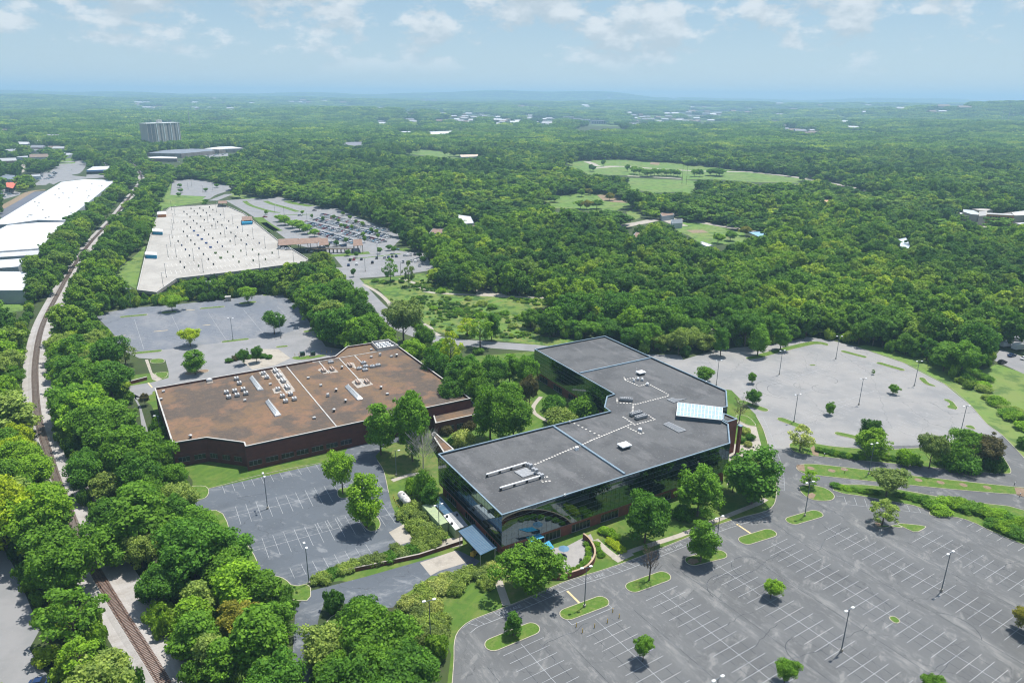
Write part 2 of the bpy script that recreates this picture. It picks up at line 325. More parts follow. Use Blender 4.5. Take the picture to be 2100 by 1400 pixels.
# ------------------------------------------------------------------ keep-clear maps for the woods, in half-size photograph pixels
MW, MH = 1140, 780
OX, OY = 40, 40
SEE = np.zeros((MH, MW), bool); SOIL = np.zeros((MH, MW), bool)
def fill(mask, pts):
    p = [(x/2+OX, y/2+OY) for x, y in pts]; xs_ = [q[0] for q in p]; ys_ = [q[1] for q in p]
    x0, x1 = max(0, int(min(xs_))-1), min(MW, int(max(xs_))+2); y0, y1 = max(0, int(min(ys_))-1), min(MH, int(max(ys_))+2)
    if x0 >= x1 or y0 >= y1: return
    X, Y = np.meshgrid(np.arange(x0, x1)+.5, np.arange(y0, y1)+.5); ins = np.zeros(X.shape, bool)
    for i in range(len(p)):
        (ax, ay), (bx, by) = p[i], p[(i+1)%len(p)]
        if ay == by: continue
        c = ((ay > Y) != (by > Y)) & (X < (bx-ax)*(Y-ay)/(by-ay)+ax); ins ^= c
    mask[y0:y1, x0:x1] |= ins
def disk(mask, px, py, rx, ry): fill(mask, [(px+rx*math.cos(t), py+ry*math.sin(t)) for t in np.linspace(0, 2*math.pi, 14)[:-1]])
def look(mask, x, y):
    i = (np.asarray(x)/2+OX).astype(int); j = (np.asarray(y)/2+OY).astype(int); ok = (i >= 0) & (i < MW) & (j >= 0) & (j < MH)
    return ok & mask[np.clip(j, 0, MH-1), np.clip(i, 0, MW-1)]
# ------------------------------------------------------------------ paved and planted ground
def sheet(name, polys, m, z, see=True):
    mb = MB()
    for p in polys:
        mb.poly(WP(p), z); fill(SOIL, p)
        if name == 'field': mb.poly(WP([(x, y+5) for x, y in p]), z-.012)
        if see: fill(SEE, p)
        if see and name == 'field': fill(SEE, [(x, y+5) for x, y in p])
    return struct(name, mb, m)
hull = [(395,985),(353,930),(310,830),(262,800),(262,770),(700,722),(800,745),(1100,720),(1240,700),(1330,735),(1400,760),(2300,1000),(2400,1550),(880,1700),(925,1340),(905,1290),(850,1260),(790,1210),(700,1190),(600,1205),(527,1160),(500,1110),(463,1098),(440,1050),(395,1035)]
mb = MB(); mb.poly(WP(hull), .012); struct('lawn', mb, LAWN); fill(SOIL, hull)
for p in ([(372,957),(425,943),(492,962),(505,962),(715,912),(700,945),(428,1000),(428,1014),(420,1022),(405,1026)], c_d([(720,430),(850,415),(1030,400),(1040,520),(940,545),(860,545),(790,560)]), c_d([(850,640),(940,620),(960,700),(890,860)])): fill(SEE, p)
main = [(890,1560),(925,1430),(931,1351),(931,1326),(935,1303),(947,1286),(968,1271),(1012,1254),(1096,1220),(1160,1192),(1267,1158),(1400,1106),(1464,1079),(1530,1058),(1571,1048),(1588,1033),(1593,1003),(1590,960),(1577,918),(1640,905),(1960,900),(2000,912),(2042,888),(2055,892),(2100,939),(2200,1080),(2400,1300),(2600,1600)]
upper = [(1577,920),(1565,880),(1550,850),(1500,800),(1425,790),(1330,745),(1385,740),(1400,738),(1467,717),(1560,708),(1615,701),(1655,691),(1702,697),(1756,711),(1853,744),(1937,788),(1987,828),(2024,869),(2056,893),(2000,914),(1960,910),(1640,920)]
left = [(428,1002),(428,1014),(420,1022),(395,1030),(380,1045),(440,1100),(520,1190),(580,1215),(601,1202),(635,1194),(700,1166),(800,1134),(845,1112),(832,1085),(815,1062),(803,1035),(797,1010),(787,966),(770,935),(790,912),(820,905),(815,885),(740,895),(715,915),(700,941)]
north_a = c_d([(590,145),(660,120),(800,92),(1000,80),(1380,40),(1600,12),(1730,20),(1810,75),(1905,200),(1700,262),(1500,283),(1130,335),(970,352),(830,372),(850,380),(720,330),(700,260)])
north_b = c_d([(715,335),(830,372),(970,352),(1130,335),(1500,283),(1700,262),(1905,200),(1990,330),(2085,345),(2150,420),(1900,420),(1500,520),(1250,560),(945,600),(860,640),(800,610),(790,570),(940,545),(1030,520),(1030,480),(1010,410),(850,400)])
sheet('parking_lot', [main], A_MAIN, .030); sheet('parking_lot', [upper], A_UPPER, .044); sheet('parking_lot', [left], A_LEFT, .030, False); fill(SEE, [(428,1002),(404,1026),(424,1050),(465,1048),(471,1085),(466,1100),(505,1110),(527,1150),(560,1182),(601,1201),(635,1194),(700,1166),(800,1134),(845,1112),(832,1085),(815,1062),(803,1035),(797,1010),(787,966),(770,935),(740,925),(700,941)])
sheet('parking_lot', [north_a], A_NORTH, .030); sheet('parking_lot', [north_b], A_ROAD, .044)
sheet('driveway', [c_d([(800,610),(860,640),(830,640),(862,700),(905,850),(870,855),(850,700)]) , c_d([(780,575),(940,555),(930,620),(830,655)])], A_ROAD, .056)
ramp_p = [(750,1182),(862,1150),(940,1128),(985,1150),(950,1180),(885,1180),(858,1200),(825,1222),(806,1245),(760,1250),(700,1235),(668,1228),(655,1262),(640,1330),(655,1420),(610,1430),(600,1340),(606,1245),(640,1210),(700,1195)]
sheet('driveway', [ramp_p], A_LEFT, .044, False); fill(SEE, [(752,1185),(862,1153),(885,1180),(825,1215),(806,1235),(770,1230)])
for p in ([(622,1215),(662,1200),(668,1225),(640,1262),(622,1262)],): fill(SEE, p)
sheet('driveway', [[(-60,1080),(8,1125),(30,1165),(55,1225),(82,1290),(60,1330),(82,1365),(130,1420),(-60,1500)]], A_ROAD, .044)
sheet('concrete_apron', [cj([(480,665),(700,590),(765,665),(600,715),(545,745)]), cj([(290,480),(380,430),(440,530),(350,560)]), cj([(600,530),(740,500),(740,560),(600,590)])], CONC, .058)
sheet('concrete_apron', [c_d([(1480,420),(1600,345),(1700,345),(1775,400),(1680,445),(1540,470)])], CONC, .056)
sheet('dry_lawn', [cf_([(220,1030),(290,930),(480,890),(588,1010),(588,1130),(440,1100),(310,1150),(270,1090)]), cj([(975,740),(1000,720),(1370,700),(1400,770),(1340,800),(1180,865),(1030,920)])], DRYL, .020)
sheet('patio', [c5([(420,640),(1130,560),(1480,380),(1560,560),(1540,700),(1440,830),(1330,890),(1100,945),(600,1000)])], layered('patio_slabs', (.30,.29,.28), [((.22,.21,.21), .3, .4, .7, .7, None)]), .050)
# meadow between the road and the woods, rough grass elsewhere
sheet('meadow', [[(700,585),(735,575),(800,568),(870,560),(900,590),(980,603),(1120,608),(1160,614),(1105,632),(1075,650),(1080,676),(1110,690),(1200,697),(1300,718),(1190,718),(1040,700),(960,694),(885,678),(850,640),(800,618),(775,592)]], MEAD, .014)
sheet('meadow', [[(1756,712),(1776,708),(1872,737),(1948,772),(2000,812),(2045,865),(2100,920),(2160,1010),(2200,1000),(2200,740),(2100,765),(2050,745),(2005,772),(2040,845)][:8]+[(2120,985),(2100,941),(2026,871),(1988,830),(1938,790),(1854,746)], [(1985,800),(2000,765),(2040,748),(2100,766),(2200,800),(2200,980),(2100,915),(2045,850)]], FIELD, .016, False)
mb = MB(); mb.poly(WP([(1756,711),(1776,707),(1950,742),(2005,770),(2045,747),(2100,765),(2250,800),(2250,1060),(2160,1010),(2100,940),(2026,870),(1988,829),(1938,789),(1854,745)]), .013); struct('meadow', mb, FIELD)
fill(SEE, [(1756,711),(1775,709),(1872,738),(1946,774),(1990,806),(2033,858),(2085,905),(2100,939),(2055,892),(1987,828),(1937,788),(1853,744)]); fill(SEE, [(2020,770),(2042,752),(2140,770),(2140,890),(2080,850),(2040,822)])
sheet('parking_lot', [[(2035,737),(2052,716),(2140,745),(2140,785)]], A_ROAD, .030); sheet('parking_lot', [[(2045,705),(2050,680),(2160,660),(2160,730)]], A_ROAD, .028, False); fill(SEE, [(2056,700),(2060,684),(2140,664),(2140,735)])
sheet('meadow', [ca([(720,1110),(830,1020),(890,960),(905,900),(870,1050),(830,1230),(700,1150)]), ca([(1040,650),(1250,665),(1265,695),(1000,735),(985,760),(960,700),(1010,640),(1050,570)]), ca([(0,1325),(150,1300),(150,1360),(0,1380)])], FIELD, .016)
sheet('field', [cb([(1360,460),(1500,445),(1700,440),(2085,465),(2085,530),(1800,522),(1500,515),(1480,495)]), cc([(0,470),(130,480),(400,515),(640,545),(800,568),(620,565),(430,562),(300,552),(200,545),(0,545)]), cb([(1760,552),(2085,565),(2085,620),(1900,628),(1750,598)]), cc([(0,560),(80,570),(60,630),(0,635)]),
    cb([(1240,692),(1400,648),(1480,640),(1600,650),(1750,690),(1790,715),(1700,732),(1500,740),(1420,722),(1300,722)]), cc([(-40,812),(140,830),(385,890),(380,930),(200,945),(100,930),(40,890),(-40,860)]), cb([(350,382),(500,376),(700,400),(870,410),(680,418),(500,400)]),
    c9([(390,265),(560,245),(700,240),(900,250),(1040,288),(850,280),(700,284),(500,300),(390,292)]), cb([(1740,760),(1800,740),(1830,780),(1760,800)]), cA([(850,200),(1000,170),(1130,215),(1060,235),(850,230)])], FIELD, .03)
sheet('bare_ground', [cb([(1560,655),(1640,650),(1720,680),(1760,705),(1660,700),(1600,690)]), cc([(20,870),(120,868),(160,885),(60,888)]), c9([(490,262),(640,252),(690,300),(640,290),(560,275)]), c9([(1230,645),(1330,650),(1320,675),(1220,668)])], DIRT, .05)
# service roads drawn as centre line and width
def road(name, px, w, m, z=.036, see=True, step=6, px2=None):
    pts = smooth_line(WP(px), step); mb = MB(); strip(mb, pts, -w/2, w/2, z); nn = normals2(pts)
    a = [PX(*(p+q*w/2), 0) for p, q in zip(pts, nn)]; b = [PX(*(p-q*w/2), 0) for p, q in zip(pts, nn)]
    for i in range(len(pts)-1):
        q = [a[i], a[i+1], b[i+1], b[i]]; fill(SOIL, q)
        if see: fill(SEE, q)
    struct(name, mb, m); return pts
road('road', [(700,548),(722,572),(745,598),(775,630),(815,665),(850,682),(900,697),(980,705),(1090,713),(1180,722),(1300,732),(1400,735)], 9.5, A_ROAD, .040)
road('sidewalk', [(745,583),(775,600),(797,620),(803,632)], 2.5, CONC, .046)
road('sidewalk', cf_([(500,190),(545,215),(560,240),(600,262)]), 2.5, CONC, .046)
road('path', cb([(360,1165),(440,1190),(500,1232),(560,1252),(830,1266),(1000,1275),(1250,1282),(1340,1290)]), 3.2, CONC, .034)
sheet('path', [cb([(770,1175),(800,1165),(860,1225),(920,1245),(1000,1262),(1000,1278),(820,1268),(830,1245)])], CONC, .050)
road('road', c9([(540,637),(600,660),(680,688),(900,690),(1300,715),(1700,738),(2100,748)])+cc([(400,515),(640,540),(800,565),(950,590),(1100,625),(1250,648)]), 13, CONC, .045)
road('road', c9([(600,712),(760,698),(900,690)]), 14, CONC, .05)
road('road', c9([(980,790),(1150,800),(1400,812),(1560,822)]), 9, CONC, .05)
road('road', cc([(-150,812),(-60,800),(0,806),(150,830),(330,860),(500,885)]), 9, CONC, .05)
road('road', cb([(1700,850),(1830,825),(1960,805),(2085,845)]), 12, CONC, .05)
road('road', cA([(560,560),(800,420),(1030,400),(1130,320),(1160,250),(1110,215),(900,235)]), 16, A_ROAD, .05)
road('road', cc([(1040,280),(1065,255)]), 20, CONC, .05); road('road', cD([(1040,380),(1110,280)]), 26, CONC, .06); road('road', c9([(640,250),(690,300)]), 26, CONC, .06)
road('path', cf_([(1220,635),(1175,690),(1180,735),(1250,780),(1310,805)]), 1.7, CONC, .040)
road('path', cj([(952,745),(970,810),(1010,925)]), 2.0, CONC, .046); road('path', cj([(1550,525),(1620,590),(1700,650)]), 2.0, CONC, .046)
sheet('sidewalk', [cj([(1690,665),(1790,618),(1760,600),(1650,640)])], CONC, .05)
pts_walk = smooth_line(WP(cj([(1700,660),(1780,612)])+ck([(0,512),(120,462),(330,375),(480,315),(530,285)])), 4); mb = MB(); strip(mb, pts_walk, .3, 2.0, .052); struct('sidewalk', mb, CONC)
road('path', cj([(310,1150),(420,1115),(480,1110)])and cf_([(310,1148),(420,1112),(485,1108)]), 1.8, CONC, .046)
sheet('sidewalk', [c_h([(340,780),(420,800),(450,820),(480,930),(440,1000),(425,940),(410,830),(330,800)]), c_d([(885,410),(905,408),(932,490),(990,528),(960,542),(930,530)]), c_h([(290,920),(440,940),(330,1060),(270,1180)])], CONC, .05)
# the sites further off
zoo = [(462,411),(571,404),(660,425),(692,428),(761,457),(814,475),(820,492),(800,512),(870,520),(893,553),(866,557),(821,565),(729,571),(700,545),(680,520),(600,500),(560,470),(500,432)]
sheet('parking_lot', [zoo], A_ROAD, .030); sheet('parking_lot', [ca([(1055,565),(1210,560),(1400,600),(1395,615),(1280,665),(1040,655)])], A_ROAD, .030)
road('road', ca([(1260,680),(1300,655),(1400,620),(1440,590)]), 8, A_ROAD, .05); road('road', ca([(1300,690),(1400,650)]), 10, A_ROAD, .045)
sheet('meadow', [ca([(1400,660),(1415,640),(1640,690),(1600,700)])], FIELD, .016, False)
def green(l, w, f=c7): road('lawn', f(l), w, ISL, .06)
for l, w_ in (([(1290,130),(1350,175),(1450,212),(1640,262),(1720,268)], 5), ([(1540,130),(1620,165),(1750,200),(1930,258)], 6), ([(1800,128),(1900,160),(2100,192)], 10), ([(1450,325),(1560,410),(1690,490)], 9), ([(1700,300),(1900,296),(2100,288)], 3)): green(l, w_)
for l, w_ in (([(640,720),(860,725),(1130,700),(1270,690)], 9), ([(1650,640),(1740,665)], 9), ([(1000,770),(1360,735),(1640,700)], 2.5), ([(0,330),(90,390),(160,430)], 6)): green(l, w_, c8)
sheet('paved_yard', [cA([(0,920),(0,860),(440,660),(660,640),(660,700),(300,900),(0,1060)])], layered('yard', (.11,.12,.15), [((.14,.15,.17), .1, .4, .6, .6, None)]), .04)
road('dirt_verge', cA([(0,895),(240,765),(450,650),(650,628)]), 9, DIRT, .045)
sheet('parking_lot', [cA([(760,330),(850,255),(1120,245),(1130,300),(1020,340),(1040,420),(1240,440),(1240,410),(1500,400),(1560,460),(1250,465),(850,510),(770,550),(600,490),(450,480),(450,400),(700,370)]), cA([(1330,260),(1420,230),(1560,235),(1560,280)]), cA([(0,360),(100,360),(100,400),(0,400)]), cA([(0,600),(100,620),(300,660),(280,700),(60,760),(0,700)]), cB([(1180,780),(1640,735),(1640,790),(1480,800),(1330,800),(1290,870),(1240,800)])], A_ROAD, .03)
sheet('paved_yard', [c_h([(140,130),(230,160),(300,220),(230,290),(90,265)])], CONC, .04, False)
sheet('paved_yard', [cA([(290,260),(380,255),(390,340),(300,390)]), cC([(990,700),(1300,660),(1300,700),(1100,750)])], CONC, .04)
# ------------------------------------------------------------------ kerbed islands
isl = MB(); kerb = MB(); mul = MB()
def island(pts, soil=False, r=2):
    p = round_poly(pts, r) if r else pts; kerb.ring(ccw(p), 0, .17, .0, .15); (mul if soil else isl).poly(inset(ccw(p), .16), .13)
def cap(f, a, b, r, z=0):
    island(capsule(*WP(f([a, b])), r), r=0)
for a, b in (((930,1165),(1160,1070)), ((1385,980),(1585,905)), ((1785,815),(1965,750))): cap(cj, a, b, 2.05)
for a, b in (((60,655),(225,615)), ((385,530),(530,485)), ((672,410),(815,368))): cap(ck, a, b, 2.0)
island(WP(ck([(705,205),(730,250),(790,285),(870,292),(925,282),(930,250),(880,212),(800,192),(735,192)])))
island(WP(ck([(1165,425),(1190,450),(1240,458),(1300,430),(1360,458)]))); island(WP(ck([(1300,428),(1360,456),(1425,486),(1490,452),(1480,440),(1330,425)])), r=1)
island(WP(ck([(1250,1000),(1290,988),(1338,1025),(1300,1042)])), r=1)
island(WP([(1630,956),(1637,966),(1655,974),(2140,1022),(2140,1003),(2078,998),(1850,973),(1702,954),(1650,950)]))
island(WP(c_h([(645,925),(662,965),(740,992),(1050,1022),(1400,1056),(1700,1087),(1990,1112),(2012,1095),(1990,1050),(1930,960),(1860,890),(1700,900),(1560,940),(1230,962),(1050,950),(900,938),(760,912),(680,912)])))
island(WP(ck([(905,188),(925,238),(1150,268),(1500,335),(1512,388),(1640,383),(1750,408),(1900,482),(2085,558),(2600,760),(2700,560),(2085,330),(1700,288),(1340,222),(1150,190)])), r=1)
for a, b, r in (((985,360),(1105,392),1.5), ((1205,432),(1335,470),1.6), ((365,668),(495,715),1.8), ((605,775),(750,830),1.8), ((955,862),(1060,885),1.6), ((785,443),(802,443),.8)): cap(c_h, a, b, r)
for l in ([(370,400),(430,412),(560,375),(740,330),(830,312),(890,327),(892,312),(830,298),(760,300),(560,350),(430,385)], [(1432,518),(1480,562),(1548,577),(1545,568),(1500,552),(1480,520)], [(1580,648),(1640,652),(1697,722),(1600,700),(1640,680)], [(1718,810),(1770,810),(1798,840),(1740,828)], [(318,752),(350,743),(410,760),(458,818),(400,812),(340,782)]): island(WP(c_h(l)), r=1)
for l in ([(1190,285),(1150,200),(1250,195),(1278,215),(1275,252),(1250,276)], [(1230,350),(1350,343),(1402,440),(1385,466),(1290,480)], [(1380,520),(1500,537),(1572,645),(1565,675),(1450,690)], [(1640,745),(1690,745),(1745,765),(1792,812),(1900,790),(1900,900),(1800,900),(1640,850)]): island(WP(c_i(l)), r=1)
island(WP(cj([(105,385),(190,370),(232,395),(243,440),(220,470),(170,478),(130,440)]))); island(WP(cj([(-30,215),(50,205),(75,240),(50,270),(-20,275)])))
for a, b, r in (((750,148),(885,136),1.5), ((1235,97),(1360,86),1.3), ((1370,300),(1505,284),1.4), ((830,370),(970,356),1.6), ((1700,332),(1745,328),1.2), ((1870,238),(1925,228),1.5), ((1620,16),(1720,12),1.5), ((1005,122),(1060,118),1.8), ((1480,66),(1545,58),2.0)): cap(c_d, a, b, r)
for l in ([(915,408),(990,402),(1012,418),(990,432),(920,434)], [(940,492),(1000,484),(1032,492),(1012,522),(970,522)], [(1775,395),(1830,388),(1990,378),(1995,388),(1880,408),(1800,412)]): island(WP(c_d(l)), r=1)
island(capsule(*WP(c_d([(1160,492),(1245,480)])), 2.2), True, 0)
island(WP(c_i([(1965,1100),(2000,1010),(2085,960),(2200,1000),(2150,1200),(2010,1200)])), r=1)
for x, y in ((783,1073),(910,1088),(988,1080),(1440,1145),(1575,1160),(1715,1175),(1860,1190)): q = G(*c_h([(x, y)])[0]); mul.poly([(q[0]+1.15*math.cos(t), q[1]+1.15*math.sin(t)) for t in np.linspace(0, 6.28, 14)[:-1]], .145)
for l in (c_h([(692,1062),(700,1052),(742,1052),(748,1095),(705,1084)]), c_h([(760,1235),(790,1222),(812,1235),(800,1258),(770,1256)]), c_h([(2025,1190),(2140,1200),(2140,1262),(2040,1235)]), c_h([(780,950),(800,935),(830,975),(830,1000),(795,990)]), ck([(1170,425),(1200,415),(1215,440),(1190,450)]), ck([(25,660),(50,640),(90,645),(100,665),(60,680)])): mul.poly(WP(l), .15)
def kerbline(px, w=.16): strip_box(kerb, smooth_line(WP(px), 2.5), w, 0, .15)
def strip_box(mb, pts, w, z0, z1, mi=0):
    nn = normals2(pts); n = len(pts); vs = []
    for p, q in zip(pts, nn): a = p-q*w/2; b = p+q*w/2; vs += [(*a, z0), (*a, z1), (*b, z1), (*b, z0)]
    fs = []
    for i in range(n-1):
        for k in range(4): fs.append((4*i+k, 4*i+(k+1)%4, 4*i+4+(k+1)%4, 4*i+4+k))
    fs += [(0, 3, 2, 1), (4*n-4, 4*n-3, 4*n-2, 4*n-1)]
    mb.add(vs, [f[::-1] for f in fs], mi)
kerbline([(925,1430),(931,1351),(931,1326),(935,1303),(947,1286),(968,1271),(1012,1254),(1096,1220),(1160,1192),(1267,1158),(1400,1106),(1464,1079),(1530,1058),(1571,1048),(1588,1033),(1593,1003),(1590,960),(1577,918),(1565,880),(1550,852)])
kerbline([(428,1002),(560,968),(700,941),(725,932)]); kerbline([(1756,711),(1853,744),(1937,788),(1987,828),(2024,869),(2055,892),(2100,939),(2160,1010)]); kerbline([(797,1010),(787,966),(774,944)]); kerbline([(198,650),(222,640),(300,628),(400,618),(465,612)])
struct('kerb', kerb, KERB); struct('lawn', isl, ISL); struct('mulch_bed', mul, MULCH)
# ------------------------------------------------------------------ painted markings
TH = R_(32.5); V = np.array((math.cos(TH), math.sin(TH))); U = np.array((math.sin(TH), -math.cos(TH)))
pm = MB(); fm = MB(); ym = MB(); sm_ = MB()
def inpoly(p, poly):
    x, y = p; ins = False
    for i in range(len(poly)):
        (ax, ay), (bx, by) = poly[i], poly[(i+1)%len(poly)]
        if (ay > y) != (by > y) and x < (bx-ax)*(y-ay)/(by-ay)+ax: ins = not ins
    return ins
def line(mb, a, b, w=.12, z=.064):
    a = np.array(a); b = np.array(b); d = (b-a)/np.linalg.norm(b-a); n = np.array((-d[1], d[0]))*w/2
    mb.add([(*(a-n), z), (*(b-n), z), (*(b+n), z), (*(a+n), z)], [(0, 1, 2, 3)])
rs = random.Random(5)
for v0, u0, u1 in ((71.0, -106.5, -60), (90.1, -104, -50), (109.8, -103.6, -40), (130.0, -103.4, -38), (150.3, -102.2, -34), (169.9, -99, -30), (189.2, -83, -28)):
    line(pm, V*v0+U*u0, V*v0+U*u1, .13, .068); us = u0+(3.5 if abs(v0-90.1) < 1 else 1.0); k = 0
    # longitudinal lay-down joints, sealed
    for dv in (-9.9, -3.4, 3.4): line(sm_, V*(v0+dv+rs.uniform(-.4, .4))+U*(u0+2), V*(v0+dv+rs.uniform(-.5, .5))+U*u1, .09, .050)
    while us+k*2.67 < u1:
        u = us+k*2.67; k += 1
        if abs(v0-130) < 1 and abs(u+82) < 1.6 and False: continue
        line(pm if rs.random() < .86 else fm, V*(v0-5.3+rs.uniform(-.1, .1))+U*u, V*(v0+5.3+rs.uniform(-.1, .1))+U*u, .12, .064)
for k in range(24): line(fm, V*204.5+U*(-86+k*2.67), V*209.8+U*(-86+k*2.67), .12, .064)
tp = ck([(985,262),(1048,268),(1110,276),(1172,284),(1240,292),(1305,303),(1367,309),(1430,317)]); bt = ck([(1003,310),(1066,318),(1128,326),(1192,334),(1258,340),(1322,347),(1388,353),(1455,361)])
for a, b in zip(tp, bt): line(pm, G(*a), G(*b), .12)
line(pm, G(*bt[0]), G(*bt[-1]), .12); line(pm, G(*tp[0]), G(*ck([(940,258)])[0]), .12)
# fire lane along the kerb
fl = smooth_line(WP([(947,1286),(968,1271),(1012,1254),(1096,1220),(1160,1192),(1267,1158),(1400,1106),(1464,1079),(1530,1058),(1568,1046)]), 1.0); nn = normals2(fl)
strip(pm, fl, -2.75, -2.60, .066); strip(pm, fl, -.35, -.25, .066); acc = 0; words = []
for i in range(1, len(fl)):
    acc += np.linalg.norm(fl[i]-fl[i-1])
    if acc > 1.45:
        acc = 0; k = len(words); words.append(i)
        if k % 12 in (4, 5, 6): continue
        d = (fl[i]-fl[i-1])/np.linalg.norm(fl[i]-fl[i-1]); line(pm, fl[i]+nn[i]*-.35, fl[i]+nn[i]*-2.6+d*.9, .13, .066)
def paint_text(txt, at, ang, size, m, z=.067):
    cu = bpy.data.curves.new('lettering', 'FONT'); cu.body = txt; cu.size = size; cu.align_x = 'CENTER'; cu.align_y = 'CENTER'
    o = bpy.data.objects.new('lettering_source', cu); COL.objects.link(o); bpy.context.view_layer.update()
    me = bpy.data.meshes.new_from_object(o.evaluated_get(bpy.context.evaluated_depsgraph_get())); COL.objects.unlink(o); bpy.data.objects.remove(o)
    me.materials.clear(); me.materials.append(m); t = bpy.data.objects.new('road_lettering', me); COL.objects.link(t); t.location = (*at, z); t.rotation_euler = (0, 0, ang); t.scale = (1, 1.25, 1); return tag(t, kind='structure')
for k in range(5, len(words), 12):
    i = words[k]; d = fl[i]-fl[i-1]; paint_text('FIRE  LANE', fl[i]+nn[i]*-1.5, math.atan2(d[1], d[0]), 1.25, PAINT)
fl2 = smooth_line(WP([(1593,1003),(1590,960),(1577,918),(1563,880),(1552,855)]), 1.0); n2_ = normals2(fl2)
strip(pm, fl2, -2.4, -2.28, .066)
for i in range(0, len(fl2), 2): line(pm, fl2[i]+n2_[i]*-.3, fl2[i]+n2_[i]*-2.3, .12, .066)
for a, b in (((1380,838),(1455,912)),): line(ym, G(*cj([a])[0]), G(*cj([b])[0]), .55, .066)
for a, b in (((330,430),(420,490)),): line(ym, G(*ck([a])[0]), G(*ck([b])[0]), .55, .066)
for a, b in (((690,268),(770,261)), ((940,238),(1025,230)), ((1238,201),(1285,196)), ((1130,109),(1190,105)), ((905,550),(930,580))): line(ym, G(*c_d([a])[0]), G(*c_d([b])[0]), .5, .066)
for a, b in (((1610,905),(1655,942)), ((1655,942),(1410,1045)), ((1410,1045),(1370,1008))): line(pm, G(*cj([a])[0]), G(*cj([b])[0]), .15, .067)
# left lot
a0 = np.array(G(428,1002)); e1 = np.array((math.cos(R_(30.5)), math.sin(R_(30.5)))); e2 = np.array((e1[1], -e1[0]))
for k in range(1, 14): line(pm, a0+e1*(2.9*k+1.0)+e2*.4, a0+e1*(2.9*k+1.0)+e2*5.3, .12)
for f, x0, y0, n in ((c_i, 1390, 392, 14), (c_i, 1552, 592, 14)):
    p0 = np.array(G(*f([(x0, y0)])[0])); ee = np.array((math.cos(R_(28.5)), math.sin(R_(28.5)))); ff = np.array((ee[1], -ee[0])); line(pm, p0, p0+ee*2.9*n, .12, .068)
    for k in range(1, n): line(pm, p0+ee*2.9*k-ff*5.2, p0+ee*2.9*k+ff*5.2, .12)
p0 = np.array(G(*c_i([(1800,760)])[0]))
for k in range(0, 8): line(pm, p0+e1*2.9*k, p0+e1*2.9*k-e2*4.8, .12)
for q in ((150,205),(165,225)):
    b0 = np.array(G(*cj([q])[0])); [line(pm, b0+e1*.55*k, b0+e1*.55*k+e2*2.2, .1) for k in range(9)]
b0 = np.array(G(*cj([(40,370)])[0])); [line(pm, b0+e1*(2.9*k-9), b0+e1*(2.9*k-9)+e2*5, .12) for k in range(3)]
# north lot: faint rows running up the picture
nb = np.array(G(*c_d([(880,350)])[0])); nv = np.array(G(*c_d([(820,160)])[0]))-nb; nl = np.linalg.norm(nv); nv /= nl; nu = np.array(G(*c_d([(1500,283)])[0]))-nb; nu /= np.linalg.norm(nu)
for r in range(-1, 6):
    o_ = nb+nu*(r*18.4)+nv*rs.uniform(0, 1); line(fm, o_, o_+nv*(nl-2), .14)
    for k in range(int(nl/2.75)): line(fm, o_+nv*(2.75*k)-nu*5.2, o_+nv*(2.75*k)+nu*5.2, .10)
# upper lot
for (x, y), n in (((700,790),13), ((540,560),19), ((880,700),0)):
    o_ = np.array(G(*c_h([(x, y)])[0])); line(fm, o_, o_+V*(2.7*max(n, 12)), .12)
    for k in range(n): line(fm, o_+V*2.7*k-U*5, o_+V*2.7*k+U*5, .11)
for x, y in ((1290,810),(1010,470),(620,450),(500,700)):
    o_ = np.array(G(*c_h([(x, y)])[0]))
    for k in range(10 if x != 500 else 5): line(fm, o_+V*2.7*k, o_+V*2.7*k+U*(5 if x != 500 else 2.5), .11)
# tyre marks
for (x, y), r, t0, t1 in (((600,590),10,1.2,4.6), ((640,600),8,1.5,4.4), ((860,590),4.5,1.6,4.6), ((870,530),5,-1.2,1.5), ((740,570),4,1.9,4.6)):
    c = np.array(G(*c_h([(x, y)])[0])); sm_.add([], []); strip(sm_, [c+r*np.array((math.cos(t), math.sin(t))) for t in np.linspace(t0, t1, 26)], -.07, .07, .050)
for (x, y), r, t0, t1 in (((300,830),6,.5,3.6), ((760,1210),4.5,2.0,4.2), ((420,700),5,1,4), ((1640,1080),6,-.5,1.6)):
    c = np.array(G(*ck([(x, y)])[0])); strip(sm_, [c+r*np.array((math.cos(t), math.sin(t))) for t in np.linspace(t0, t1, 26)], -.06, .06, .050)
# wandering sealed cracks across the main lot
for k in range(20):
    u = rs.uniform(-104, -45); v = rs.uniform(66, 205); p = [V*v+U*u]; dr = rs.choice((0, 1)); ang = TH+(math.pi/2 if dr else 0)+rs.uniform(-.15, .15)
    for j in range(rs.randint(6, 16)): a = ang+rs.uniform(-.45, .45); p.append(p[-1]+1.3*np.array((math.cos(a), math.sin(a))))
    if all(inpoly(q, WP(main)) for q in p): strip(sm_, p, -.05, .05, .052)
struct('parking_markings', pm, PAINT); struct('parking_markings', fm, FAINT); struct('yellow_road_markings', ym, YEL); struct('crack_sealant', sm_, SEAL)
for l, v_, w_ in ((zoo, 0, 0),):
    zm = MB(); o_ = np.array(G(729,569)); e = np.array(G(866,555))-o_; e /= np.linalg.norm(e); f = np.array((-e[1], e[0]))
    for r in range(4):
        for k in range(24): line(zm, o_+e*(3+2.7*k)+f*(2+r*17), o_+e*(3+2.7*k)+f*(12+r*17), .12)
    struct('parking_markings', zm, PAINT)
